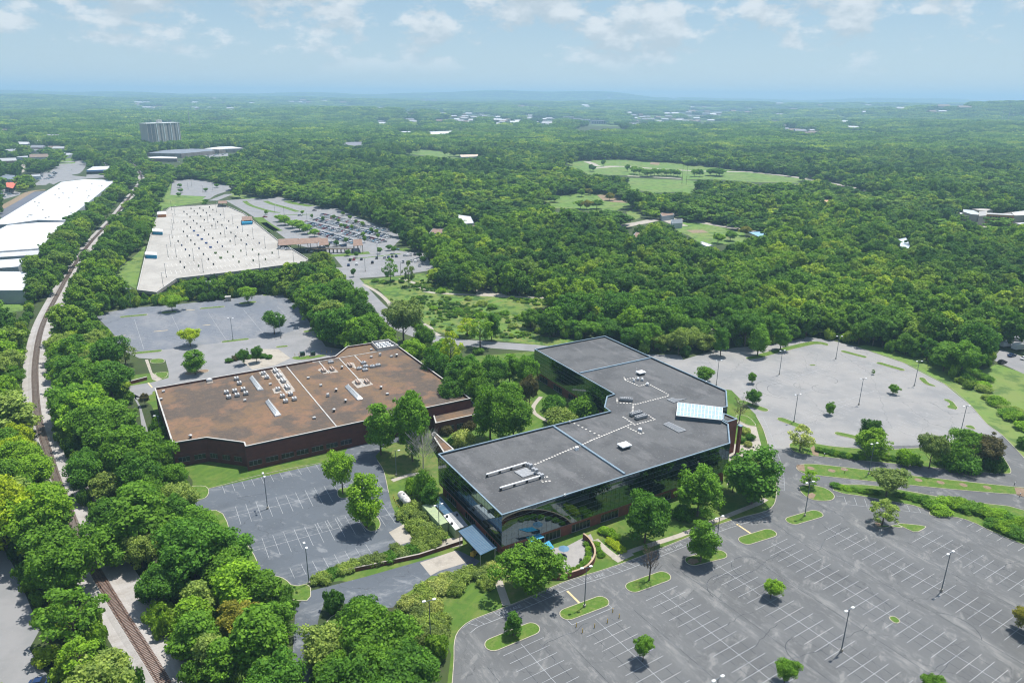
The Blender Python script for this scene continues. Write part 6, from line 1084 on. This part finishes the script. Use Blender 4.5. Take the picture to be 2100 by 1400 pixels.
row('broad', [(1088,672,4.4),(1108,676,4.6),(1130,680,4.8),(1152,684,4.8),(1176,688,5),(1200,692,5),(1226,696,5),(1250,698,5)], 'trees in the clipped-looking row beyond the meadow', ['deep green', 'mid green'], 'tree in the dense row beyond the meadow', 9)
row('broad', [(585,462,6),(600,468,6),(615,474,6),(630,480,5),(645,486,4),(575,455,5)], 'bright trees beside the crowded lot', ['yellow-green', 'bright green'], 'bright tree clump beside the parking deck', 8)
row('broad', [(685,452,1.9),(694,458,1.8),(703,443,2.0),(708,470,1.8),(722,472,1.9),(730,462,1.5),(743,465,2.0),(700,468,1.6),(718,452,1.8),(663,455,1.8),(762,478,2.0),(745,488,1.8),(773,482,1.6),(802,470,2.0),(775,490,1.6),(710,500,1.8),(748,498,1.6),(640,449,1.5),(546,441,2.0),(620,441,1.9)], 'small trees between the rows of the crowded lot', ['bright green', 'mid green'], 'small tree between the rows of the crowded lot', 5)
row('broad', [(798,514,2.4),(808,520,2),(779,521,2),(713,525,2.2),(732,528,1.8),(867,540,2.4),(860,530,2.0),(725,568,1.8),(690,505,2.4),(672,510,2.2),(420,424,2.4),(423,418,2.4),(369,385,3.2),(371,396,3.2),(367,404,3),(445,385,3),(422,394,3),(533,476,2.2),(541,480,2),(550,486,2)], 'small trees around the zoo lots', ['mid green', 'deep green'], 'small tree around the far lots', 5)
row('broad', [(x, y, r) for (x, y), r in ((c9([(1190,800)])[0], 11), (c9([(1040,770)])[0], 6), (c9([(1060,780)])[0], 6), (c9([(1110,775)])[0], 5), (c9([(1270,790)])[0], 6), (c9([(1310,790)])[0], 5), (c9([(1350,785)])[0], 6), (c9([(1400,795)])[0], 6), (c9([(1440,790)])[0], 5), (c9([(1480,795)])[0], 7), (c9([(1520,800)])[0], 5), (c9([(1870,790)])[0], 8), (c9([(1940,790)])[0], 11), (c9([(1970,800)])[0], 7), (c9([(1760,800)])[0], 6), (c9([(1700,800)])[0], 6), (c9([(980,745)])[0], 4), (c9([(720,690)])[0], 4), (c9([(610,745)])[0], 5), (c9([(580,740)])[0], 4))], 'trees on the far field', ['deep green', 'mid green', 'bright green'], 'tree on the far field', 11)
row('broad', [(x, y, r) for (x, y), r in ((cb([(1465,665)])[0], 5), (cb([(1510,655)])[0], 5), (cb([(1640,690)])[0], 6), (cb([(1500,745)])[0], 6), (cb([(1560,740)])[0], 7), (cb([(1460,740)])[0], 5), (cb([(1300,700)])[0], 6), (cc([(215,950)])[0], 5), (cc([(380,905)])[0], 5), (cc([(290,935)])[0], 5))], 'trees on the near fields', ['bright green', 'mid green', 'olive'], 'tree on the mown field', 9)
# ------------------------------------------------------------------ woods
rg = np.random.default_rng(21)
def grid(y0, y1, sp, xmax):
    n_y = int((y1-y0)/sp); pts = []
    for j in range(n_y):
        y = y0+(j+.5)*sp; xm = min(xmax, 80+y*.82+25); n_x = int(2*xm/sp); xx = -xm+(np.arange(n_x)+.5+(j % 2)*.5)*sp; pts.append(np.stack([xx+rg.uniform(-.42, .42, n_x)*sp, y+rg.uniform(-.42, .42, n_x)*sp], 1))
    return np.concatenate(pts)
def keep(P, h, r, hz):
    x, y = P[:, 0], P[:, 1]; ok = np.ones(len(P), bool); bx, by = PX(x, y, hz); ok &= ~look(SOIL, bx, by)
    for dx, f in ((0, .97), (-.62, .72), (.62, .72), (0, .6), (-.8, .5), (.8, .5)):
        px, py = PX(x+dx*r, y, hz+h*f); ok &= ~look(SEE, px, py)
    return ok & ((np.abs(bx-1050) < 1400))
ind = np.array(INDIV)
def crowd(P, rad):
    ok = np.ones(len(P), bool)
    for x, y, r in ind: ok &= np.hypot(P[:, 0]-x, P[:, 1]-y) > r*.8+rad*.5
    return ok
near = grid(70, 620, 7.8, 520); nz = np.zeros(len(near)); sz_ = rg.random(len(near))**1.5; nh = 9.5+9.5*sz_+rg.uniform(-1, 1, len(near)); nr_ = 4.1+3.6*sz_+rg.uniform(-.4, .4, len(near)); ok = keep(near, nh, nr_, nz) & crowd(near, 4); A1 = near[ok]; H1 = nh[ok]; R1 = nr_[ok]
# undergrowth and smaller trees wherever a tall one would hide something the photograph shows
low = grid(70, 520, 4.6, 420); lh = rg.uniform(3.0, 6.5, len(low)); lr = rg.uniform(2.0, 3.0, len(low)); ok = keep(low, lh, lr, np.zeros(len(low))) & crowd(low, 2)
for p in (): pass
cell = {}
for x, y in A1: cell.setdefault((int(x//6), int(y//6)), []).append((x, y))
def clear(p, d):
    i, j = int(p[0]//6), int(p[1]//6)
    return all(math.hypot(p[0]-x, p[1]-y) > d for a in (-1, 0, 1) for b in (-1, 0, 1) for x, y in cell.get((i+a, j+b), ()))
okl = np.array([bool(o) and clear(p, 3.2) for p, o in zip(low, ok)]); A2 = low[okl]; H2 = lh[okl]; R2 = lr[okl]
mid = grid(620, 1700, 10.2, 1600); mh = (9+10*rg.random(len(mid))**1.8)*(1+.33*np.sin(mid[:, 0]/47+mid[:, 1]/93)*np.sin(mid[:, 1]/71-mid[:, 0]/120)); mr = 5.0+7.0*rg.random(len(mid))**2.4; mz = HT(mid[:, 0], mid[:, 1]); ok = keep(mid, mh, mr, mz); A3 = mid[ok]; H3 = mh[ok]; R3 = mr[ok]; Z3 = mz[ok]
far_p = []; y = 1700.0
while y < 15500:
    sp = 23*(y/1700)**.72; xm = y*.80+150; n_x = int(2*xm/sp); xx = -xm+(np.arange(n_x)+.5)*sp; far_p.append(np.stack([xx+rg.uniform(-.4, .4, n_x)*sp, y+rg.uniform(-.4, .4, n_x)*sp, np.full(n_x, sp/23)], 1)); y += sp*.92
far_p = np.concatenate(far_p); fz = HT(far_p[:, 0], far_p[:, 1]); ok = keep(far_p[:, :2], np.full(len(far_p), 13.0)*np.minimum(far_p[:, 2], 1.8)**.5, 15*far_p[:, 2], fz); F4 = far_p[ok]; Z4 = fz[ok]
scr = grid(250, 470, 2.3, 260); mpoly = WP([(760,585),(870,562),(980,606),(1150,618),(1100,635),(1075,655),(1080,678),(1180,700),(1040,694),(960,688),(890,672),(850,630),(800,605)]); vv = np.array([math.sin(x/9+1.3*math.sin(y/13))+math.sin(y/7.3+x/21)+rg.normal()*.7 for x, y in scr]); okm = np.array([inpoly(q, mpoly) for q in scr]) & (vv > .45); spx, spy = PX(scr[:, 0], scr[:, 1], 0)
okm &= ~((spx > 840) & (np.abs(spy-603) < 6)); MS = scr[okm]
# the nearest trees are objects of their own
def zone(px, py, x, y):
    if y > 330 and px > 900: return 'behind the upper lot'
    if px > 1500: return 'beside the upper lot'
    # left or right of the railway
    i = int(np.argmin([abs(py-q[1]) for q in rail_px])); rx = rail_px[i][0]
    if px < rx: return 'left of the railway'
    if py > 1180 and px > 560: return 'in the bottom grove'
    if py > 960: return 'between the railway and left lot'
    if py > 640: return 'between the railway and north lot'
    return 'before the parking deck'
def look_of(zn, px, py):
    r = tr_r.random(); kind = 'full' if r < .42 else 'broad' if r < .68 else 'tall' if r < .82 else 'pine' if r < .9 else 'airy'; q = tr_r.random()
    if 'left of the railway' in zn: tone = 'bright green' if q < .42 else 'yellow-green' if q < .58 else 'mid green' if q < .85 else 'sage green'
    elif 'grove' in zn: tone = 'mid green' if q < .45 else 'deep green' if q < .75 else 'sage green' if q < .9 else 'bright green'
    elif 'left lot' in zn:
        if py > 1130 and px > 380: kind = 'pine' if tr_r.random() < .45 else kind; tone = 'sage green' if q < .45 else 'mid green' if q < .75 else 'olive' if q < .85 else 'bright green'
        else: tone = 'deep green' if q < .35 else 'mid green' if q < .8 else 'sage green'
    elif 'railway' in zn: tone = 'sage green' if q < .3 else 'mid green' if q < .65 else 'deep green' if q < .85 else 'bright green'
    else: tone = 'deep green' if q < .35 else 'mid green' if q < .75 else 'dark green' if q < .86 else 'bright green' if q < .95 else 'yellow-green'
    return kind, tone
px, py = PX(A1[:, 0], A1[:, 1], H1*.6); dist = np.hypot(A1[:, 0], A1[:, 1]); vis = (px > -60) & (px < 2160) & (py < 1500)
order = [i for i in np.argsort(dist) if vis[i]][:230]; chosen = set(order); cnt_ = {}
for i in order:
    zn = zone(px[i], py[i], *A1[i]); kind, tone = look_of(zn, px[i], py[i]); k = cnt_.get((zn, tone, kind), 0); cnt_[(zn, tone, kind)] = k+1
    kn = {'full': 'full tree', 'broad': 'round tree', 'tall': 'upright tree', 'pine': 'feathery tree', 'airy': 'thin tree'}[kind]; sz = 'tall' if H1[i] > 14.5 else 'medium-sized' if H1[i] > 11.5 else 'low'
    plant(kind, A1[i][0], A1[i][1], R1[i], H1[i], tone, '%s %s %s %s, %s nearest there' % (sz, tone, kn, zn, ordw(k)), 'trees '+zn)
# everything beyond and below them: one wood
protos_w = []
wood_col = bpy.data.collections.new('wood_kit')
def wood_proto(i, kind, seed, nl, nlf, leaf, core=.74, flat=.85, trunk=True):
    me = leaf_mesh('wood_crown', lobes_for(kind, seed, nl), nlf, leaf, 900+i, LEAFI, core, .35, flat)
    if trunk:
        mb = MB(); limbs(mb, seed, 8.5 if kind != 'shrub' else 2.5, 2.4, .26 if kind != 'shrub' else .12, 4); b0 = len(me.vertices); import bmesh
        t_ = bpy.data.meshes.new('t'); t_.from_pydata(mb.v, [], mb.f); bm = bmesh.new(); bm.from_mesh(me); bm.from_mesh(t_); nf = len(me.polygons); bm.faces.ensure_lookup_table()
        for f in bm.faces[nf:]: f.material_index = 1
        bm.to_mesh(me); bm.free(); bpy.data.meshes.remove(t_); me.materials.append(BARK)
    o = bpy.data.objects.new('kit_%02d' % i, me); wood_col.objects.link(o)
i_ = 0
for s in range(6): wood_proto(i_, 'full' if s < 4 else 'broad', 20+s, 70, 5000, .50, .62); i_ += 1
for s in range(2): wood_proto(i_, 'tall', 30+s, 30, 2400, .55); i_ += 1
for s in range(3): wood_proto(i_, 'shrub', 40+s, 18, 1300, .48); i_ += 1
for s in range(5): wood_proto(i_, 'full', 50+s, 50, 2400, .80, .70, trunk=False); i_ += 1
for s in range(5): wood_proto(i_, 'clump', 60+s, 60, 3000, 2.0, .80, .8, False); i_ += 1
pos = []; scl = []; ix = []
for i in range(len(A1)):
    if i in chosen: continue
    s = R1[i]/4.7; pos.append((A1[i][0], A1[i][1], 0)); scl.append((s, s, H1[i]/12.2)); ix.append(int(rg.integers(0, 8)))
for p, h, r in zip(A2, H2, R2): s = r/3.9; pos.append((p[0], p[1], 0)); scl.append((s, s, h/4.3)); ix.append(int(rg.integers(8, 11)))
for p, h, r, z in zip(A3, H3, R3, Z3): s = r/4.6; pos.append((p[0], p[1], z)); scl.append((s, s, h/12.2)); ix.append(int(rg.integers(11, 16)))
for p, z in zip(F4, Z4): s = p[2]*rg.uniform(.85, 1.15); pos.append((p[0], p[1], z-1)); scl.append((s, s, min(s, 1.7)**.5*rg.uniform(.8, 1.25))); ix.append(int(rg.integers(16, 21)))
print('individual trees', len(order), 'wood points', len(pos), 'near', len(A1), 'low', len(A2), 'mid', len(A3), 'far', len(F4))
for q in MS: s = rg.uniform(.12, .46); pos.append((q[0], q[1], 0)); scl.append((s, s, s*rg.uniform(.5, 1.0))); ix.append(int(rg.integers(8, 11)))
me = bpy.data.meshes.new('woodland'); me.from_pydata(pos, [], []); a = me.attributes.new('size', 'FLOAT_VECTOR', 'POINT'); a.data.foreach_set('vector', np.array(scl, np.float32).ravel()); a = me.attributes.new('pick', 'INT', 'POINT'); a.data.foreach_set('value', np.array(ix, np.int32)); a = me.attributes.new('turn', 'FLOAT_VECTOR', 'POINT'); tv = np.zeros((len(pos), 3), np.float32); tv[:, 2] = rg.uniform(0, 6.28, len(pos)); a.data.foreach_set('vector', tv.ravel())
wood = bpy.data.objects.new('woodland', me); COL.objects.link(wood); tag(wood, 'continuous deciduous woodland reaching from behind the buildings to the horizon', 'woodland', None, 'stuff')
ng = bpy.data.node_groups.new('scatter', 'GeometryNodeTree'); ng.interface.new_socket('Geometry', in_out='INPUT', socket_type='NodeSocketGeometry'); ng.interface.new_socket('Geometry', in_out='OUTPUT', socket_type='NodeSocketGeometry')
gi = ng.nodes.new('NodeGroupInput'); go = ng.nodes.new('NodeGroupOutput'); ip = ng.nodes.new('GeometryNodeInstanceOnPoints'); ci = ng.nodes.new('GeometryNodeCollectionInfo'); ci.inputs['Collection'].default_value = wood_col; ci.inputs['Separate Children'].default_value = True; ci.inputs['Reset Children'].default_value = True
def attr(n, ty): q = ng.nodes.new('GeometryNodeInputNamedAttribute'); q.data_type = ty; q.inputs['Name'].default_value = n; return q.outputs['Attribute']
L(ng, gi.outputs[0], ip.inputs['Points']); L(ng, ci.outputs[0], ip.inputs['Instance']); ip.inputs['Pick Instance'].default_value = True; L(ng, attr('pick', 'INT'), ip.inputs['Instance Index']); L(ng, attr('size', 'FLOAT_VECTOR'), ip.inputs['Scale'])
er = ng.nodes.new('FunctionNodeEulerToRotation'); L(ng, attr('turn', 'FLOAT_VECTOR'), er.inputs[0]); L(ng, er.outputs[0], ip.inputs['Rotation']); L(ng, ip.outputs[0], go.inputs[0])
md = wood.modifiers.new('scatter', 'NODES'); md.node_group = ng
# ------------------------------------------------------------------ lamps
def make_lamp(label, heads=2, h=11.3):
    o = thing('street_lamp', label, 'street lamp'); MB().tube((0, 0, 0), (0, 0, .7), .32, .32, 12).build('base', CONC, o); MB().tube((0, 0, .7), (0, 0, h), .14, .085, 8).build('pole', POLEM, o)
    MB().box((0, 0, h-.1), (1.9 if heads == 2 else .9, .09, .09)).build('arm', POLEM, o)
    for s in ((-1, 1) if heads == 2 else (1,)): MB().box((s*1.15, 0, h-.02), (.75, .5, .2)).build('lamp_head', WPNT, o)
    return o
lp = make_lamp('proto'); l1 = make_lamp('proto', 1, 9.0); lu = [False, False]
def lamp(base, wh, rz_, single=False, z=0, sc=1.0, at=None):
    pr = l1 if single else lp; i = int(single); o = pr if not lu[i] else copy_tree(pr); lu[i] = True; p = at or G(*base, z); o.location = (*p, z); o.rotation_euler = (0, 0, rz_); o.scale = (sc, sc, sc)
    o['label'] = '%s lamp on a slim pole %s' % ('single-headed' if single else 'double-headed', wh); o['group'] = 'lot lamps'
lamp((549,1043), 'in the middle of the left lot', R_(-60)); lamp((634,1197), 'at the lower edge of the left lot', R_(-60)); lamp((1725,1335), 'near the bottom of the main lot', R_(31), ); lamp((1930,1212), 'at the right side of the main lot', R_(31)); lamp((1198.5,1244), 'on the second grass island of the main lot', R_(20))
lamp((1467,1135), 'on the tree island beside the fire lane', R_(31)); lamp((1650,1058), 'on the grass island below the rounded island', R_(20)); lamp((1781,973), 'on the long grass median', R_(20)); lamp((1628,865), 'on the near left grass sliver of the upper lot', R_(20)); lamp((1598,768), 'in the left half of the upper lot', R_(20)); lamp((1714,736), 'at the far end of the upper lot', R_(0)); lamp((1761,830), 'in the centre of the upper lot', R_(10)); lamp((1875,791), 'beside the bent grass sliver of the upper lot', R_(10)); lamp((1969,890), 'at the thicket end of the upper lot', R_(10)); lamp((1469,790), 'just behind the roof of the glass building', R_(10))
lamp((813,975), 'on the lawn left of the glass building', R_(10), True); lamp((331,900), 'against the left wall of the brick building', R_(180), True); lamp((432,615), 'at the far north lot edge beside the cabinet', R_(0)); lamp((270,631), 'at the far left edge of the north lot', R_(0)); lamp((576,693), 'beside the round tree in the north lot', R_(0)); lamp((478,697), 'on the middle grass sliver of the north lot', R_(0)); lamp((901,1100), 'over the green container', R_(30), False, 0, .9); lamp((883,1316), 'in the junipers at the bottom', R_(20))
lamp(None, 'cut off by the bottom edge of the picture', R_(31), at=G(1473,1390,11.3))
for i, (x, y) in enumerate(((1732,970),(1792,968),(2080,995),(2091,1018),(2115,1022),(1690,936))):
    t = thing('path_light', 'short white-topped bollard light beside the drive, %s' % ['leftmost on the median','left of the tall lamp on the median','at the right end of the median','on the mulch at the median end','at the right edge beyond the median','in the planted strip'][i], 'path light', (*G(x, y), .13)); MB().tube((0, 0, 0), (0, 0, .95), .09, .09, 8).build('post', DARKM, t); MB().tube((0, 0, .95), (0, 0, 1.2), .16, .13, 8).build('lamp_head', WPNT, t)
dl = [(1052,340),(1155,408),(1271,498),(1398,585),(1542,698),(1706,812),(1885,905),(856,392),(952,468),(1061,562),(1183,660),(1318,782),(1474,930),(958,265),(462,300),(437,475),(430,572),(412,675),(380,800),(358,1042),(322,1160),(478,800),(688,848),(800,985),(422,240),(448,400)]
for i, (x, y) in enumerate(dl): lamp(c7([(x, y)])[0], 'standing on the parking deck, %s from the far end' % ordw(sorted(range(len(dl)), key=lambda k: dl[k][1]).index(i)), R_(10), True, KZ-.6, 1.0)
for i, (x, y) in enumerate(((1220,915),(1645,955),(1365,735),(1000,730),(140,220),(250,240),(525,330),(430,660))): lamp(c8([(x, y)])[0], 'in the far lots, %s' % ['nearest the meadow','right of the lone trees','by the far row of cars','by the covered walkway','upper left lot','upper lot by the strip','behind the crowded cars','dark one at the deck wall'][i], R_(10), True)
for i, (x, y) in enumerate(((1150,622),(1172,600),(1240,640),(1300,625))): lamp(ca([(x, y)])[0], 'in the farthest lot, %s from the left' % ordw(i), 0, True)
# ------------------------------------------------------------------ cars
def make_car(name, n_, kind='sedan'):
    t = thing(name, '', 'car'); m = CARM[n_]; mb = MB(); L_, W_ = 4.7, 1.85
    prof = {'sedan': [(-2.35,.35),(-2.35,.85),(-1.75,.98),(-1.2,1.02),(1.0,.98),(2.15,.8),(2.35,.6),(2.35,.35)], 'suv': [(-2.35,.4),(-2.38,1.05),(-2.2,1.15),(.95,1.12),(2.2,.95),(2.38,.7),(2.38,.4)]}[kind]
    k = len(prof); v = [(x, -W_/2, z) for x, z in prof]+[(x, W_/2, z) for x, z in prof]; mb.add(v, [tuple(range(k))[::1], tuple(range(2*k-1, k-1, -1))]+[(i, k+i, k+(i+1)%k, (i+1)%k) for i in range(k)]); mb.build('body', m, t)
    cab = [(-1.75,.98),(-1.15,1.45),(.15,1.47),(1.0,.98)] if kind == 'sedan' else [(-2.2,1.12),(-2.0,1.72),(.1,1.74),(.95,1.1)]
    v = [(x, -W_/2+.1+(.12 if z > 1.2 else 0), z) for x, z in cab]+[(x, W_/2-.1-(.12 if z > 1.2 else 0), z) for x, z in cab]; MB().add(v, [(0,1,2,3),(7,6,5,4),(0,4,5,1),(2,6,7,3)]).build('window', DGLASS, t)
    a, b = cab[1], cab[2]; MB().box(((a[0]+b[0])/2, 0, a[1]+.02), (b[0]-a[0]+.1, W_-.4, .06)).build('roof', m, t)
    for x in (-1.45, 1.45):
        for s in (-1, 1): MB().tube((x, s*.78, .33), (x, s*.95, .33), .33, .33, 12).build('wheel', DARKM, t)
    return t
CP = {}
def car(px, col, rz_, label, group=None, kind='sedan', z=0):
    k = (col, kind)
    if k not in CP: o = make_car('parked_car', col, kind); CP[k] = o
    else: o = copy_tree(CP[k])
    o.location = (*G(*px, z), z+.05); o.rotation_euler = (0, 0, rz_); o['label'] = label; o['category'] = 'car'
    if group: o['group'] = group
    LAST[0] = o
LAST = [None]
car((85,1404), 'dark blue', R_(10), 'dark teal-blue car cut by the bottom left edge of the picture')
car(cE([(1225,1225)])[0], 'black', R_(25), 'black car at the right edge of the meadow, nearest', None, 'suv'); car(cE([(1455,1060)])[0], 'dark blue', R_(25), 'dark blue car behind the black one at the right edge'); car(cE([(1760,1130)])[0], 'white', R_(25), 'white car cut by the right edge')
car(cE([(1320,650)])[0], 'white', R_(-25), 'white pickup-like car with a tall cab behind the box trailers', None, 'suv'); car(cE([(1600,690)])[0], 'silver', R_(-25), 'silver car between the box trailers and the long shed', None, 'suv')
for (x, y), s, lb in (((1290,830), 1.0, 'small white box trailer beside the woods at the right edge'), ((1600,900), 1.25, 'larger white box trailer at the right edge')):
    t = thing('box_trailer', lb, 'trailer', (*G(*cE([(x, y)])[0]), 0), R_(15)); MB().box((0, 0, 1.6*s), (4.6*s, 2.2*s, 2.1*s)).build('body', WPNT, t); MB().box((2.8*s, 0, .55), (1.4, .12, .12)).build('drawbar', DARKM, t)
    for k in (-1, 1): MB().tube((0, k*1.05*s, .35), (0, k*1.2*s, .35), .35, .35, 12).build('wheel', DARKM, t)
shed('carport', 'long tan-roofed carport beside the woods at the right edge', 'carport', cE([(1420,425),(1680,545),(1760,520),(1480,390)]), 3.4, mat('tan_metal', (.5,.46,.34), None, 1, .6), GREYM, 8, legs=True)
near_cars = [(1020,845,'dark blue','leftmost in the near row'),(1118,835,'white','second in the near row'),(1307,815,'black','alone in the middle'),(1040,785,'black','left end of the back row'),(1085,778,'red','beside the left end of the back row'),(1175,775,'black','third in the back row'),(1358,760,'black','fourth in the back row'),(1452,755,'silver','fifth in the back row'),(1498,750,'dark blue','sixth in the back row'),(1542,742,'black','seventh in the back row'),(1590,740,'dark blue','eighth in the back row'),(1595,658,'pale blue','alone by the tree line'),(1672,805,'grey','left one of the right-hand group'),(1690,728,'silver','back left of the right-hand group'),(1725,728,'white','back second of the right-hand group'),(1765,722,'silver','back third of the right-hand group'),(1812,718,'black','back right of the right-hand group'),(1770,795,'silver','front second of the right-hand group'),(1815,780,'white','front third of the right-hand group'),(1855,790,'white','front right of the right-hand group'),(1820,800,'white','front middle of the right-hand group'),(1870,850,'silver','nearest of the right-hand group'),(545,680,'black','by the covered walkway'),(575,688,'white','by the covered walkway beside the black one'),(612,190,'black','alone in the upper lot under a tree'),(440,250,'silver','beside the small tree in the upper lot'),(20,268,'red','at the left of the upper lot')]
for x, y, c_, wh_ in near_cars: car(c8([(x, y)])[0], c_, R_(100 if y > 700 else 20)+tr_r.uniform(-.1, .1), '%s car parked in the far lots, %s' % (c_, wh_), 'cars in the lower far lot', 'suv' if tr_r.random() < .4 else 'sedan')
for x, y in ((1715,705),(1765,708),(1815,712)): car(c7([(x, y)])[0], 'silver' if x != 1765 else 'white', R_(15), '%s car on the parking deck under the brown canopy, %s' % ('silver' if x != 1765 else 'white', {1715: 'left', 1765: 'middle', 1815: 'right'}[x]), None, 'sedan', KZ-.6)
crowdp = c8([(440,340),(620,300),(640,290),(720,215),(800,215),(870,235),(1010,290),(1200,350),(1290,385),(1420,395),(1510,440),(1520,520),(1450,590),(1330,560),(1180,530),(1000,620),(850,610),(760,570),(680,495),(620,455),(560,410)]); cwp = WP(crowdp); o_ = np.array(G(*c8([(440,330)])[0])); e = np.array(G(*c8([(1250,560)])[0]))-np.array(G(*c8([(560,380)])[0])); e /= np.linalg.norm(e); f = np.array((-e[1], e[0])); ccount = {}
cand = []
for r in range(-8, 22):
    for k in range(-10, 60):
        for s in (0, 5.4):
            p = o_+e*2.9*k+f*(r*17.5+s)
            if inpoly(p, cwp) and tr_r.random() < .92: cand.append((p, s))
tr_r.shuffle(cand)
cand.sort(key=lambda q: q[0][1]); rest_c = cand[200:330]; cand = sorted(cand[:200], key=lambda q: PX(q[0][0], q[0][1], 0)[0])
for p, s in cand:
    c_ = tr_r.choice(['white','white','white','silver','silver','silver','grey','black','dark blue','red','pale blue']); px_, py_ = PX(p[0], p[1], 0); rr2 = 'far' if py_ < 452 else 'middle' if py_ < 476 else 'near'; hd = 'left' if px_ < 700 else 'right'
    kk_ = (c_, rr2, hd); ccount.setdefault(kk_, 0)
    car((px_, py_), c_, math.atan2(f[1], f[0])+(math.pi if tr_r.random() < .5 else 0), '%s car in the %s %s part of the crowded lot, %s from the left' % (c_, rr2, hd, ordw(ccount.setdefault((c_, rr2, hd), 0))), '%s cars in the %s %s part of the crowded lot' % (c_, rr2, hd), 'suv' if tr_r.random() < .45 else 'sedan'); ccount[kk_] += 1
cs_ = MB(); cmats = [CARM[k_] for k_ in ('white', 'silver', 'grey', 'black', 'dark blue', 'red')]+[DGLASS]; an_ = math.atan2(f[1], f[0])
for p, s in rest_c: mi_ = tr_r.choice((0, 0, 0, 1, 1, 2, 4, 5)); cs_.box((p[0], p[1], .75), (4.6, 1.85, .8), an_, mi_); cs_.box((p[0], p[1], 1.3), (2.4, 1.6, .4), an_, 6); cs_.box((p[0], p[1], 1.53), (2.2, 1.5, .06), an_, mi_)
tag(cs_.build('parked_car', cmats), 'farthest rows of parked cars in the crowded lot', 'cars', None, 'stuff')
# car yard far left and the cars before the shopping strip
yard_c = {}
for l, n_, wh_ in ((cA([(590,400),(660,375),(820,370),(830,410),(780,455),(620,490),(420,490)]), 26, 'in the car yard beyond the warehouses'), (cA([(0,620),(80,600),(90,640),(290,665),(250,700),(60,745),(0,720)]), 14, 'in the yard at the left edge'), (cB([(1200,775),(1640,745),(1620,775),(1300,800)]), 14, 'before the shopping strip'), (cB([(420,885),(600,870),(800,880),(780,930)]), 6, 'before the low white building')):
    q = WP(l); xs_ = [a[0] for a in q]; ys_ = [a[1] for a in q]; done = 0; taken = []
    while done < n_ and len(taken) < 4000:
        p = (tr_r.uniform(min(xs_), max(xs_)), tr_r.uniform(min(ys_), max(ys_))); taken.append(0)
        if inpoly(p, q): c_ = tr_r.choice(['white','silver','silver','dark blue','pale blue','black']); car(PX(p[0], p[1], 0), c_, .3 if done % 2 else .35, '%s car parked %s' % (c_, wh_), '%s cars %s' % (c_, wh_)); yard_c.setdefault((c_, wh_), []).append((PX(p[0], p[1], 0)[0], LAST[0])); done += 1
for (c_, wh_), l in yard_c.items():
    for i, (_, o) in enumerate(sorted(l, key=lambda q: q[0])): o['label'] = '%s car %s, %s from the left' % (c_, wh_, ordw(i))
# power masts in the distance
for px_, py_, h_, lb in ((c9([(1565,880)])[0][0], c9([(1565,880)])[0][1], 30, 'left one of the thin twin poles by the far field'), (c9([(1612,890)])[0][0], c9([(1612,890)])[0][1], 32, 'right one of the thin twin poles by the far field')):
    t = thing('utility_pole', lb, 'utility pole', (*G(px_, py_), 0)); MB().tube((0, 0, 0), (0, 0, h_), .2, .12, 6).build('pole', WOOD, t); MB().box((0, 0, h_-2), (6, .25, .25)).build('crossarm', WOOD, t)
for px_, d, h_, lb in ((2058, 4500, 75, 'left thin mast on the far right hill'), (2071, 4500, 85, 'right thin mast on the far right hill'), (386, 2600, 62, 'pale thin tower standing right of the apartment tower')):
    p, _ = at_d(px_, 230, d); t = thing('radio_mast', lb, 'mast', (*p, float(HT(*p)))); r_ = 1.1 if d > 3000 else 1.6; MB().tube((0, 0, 0), (0, 0, h_), r_, r_*.5, 6).build('mast', GALV, t); MB().box((0, 0, h_+1), (2.5, 2.5, 1.5)).build('beacon_platform', GALV, t)
# ------------------------------------------------------------------ haze
hz = MB().box((0, 8200, 127), (32000, 18600, 262)).build('haze', bpy.data.materials.new('haze_air')); tag(hz, kind='stuff'); hm = hz.data.materials[0]; hm.use_nodes = True; t = hm.node_tree; t.nodes.clear(); o_ = N(t, 'ShaderNodeOutputMaterial'); pv = N(t, 'ShaderNodeVolumePrincipled'); pv.inputs['Color'].default_value = (.47,.76,.97,1); pv.inputs['Density'].default_value = HAZE; pv.inputs['Anisotropy'].default_value = .1; L(t, pv.outputs[0], o_.inputs['Volume'])
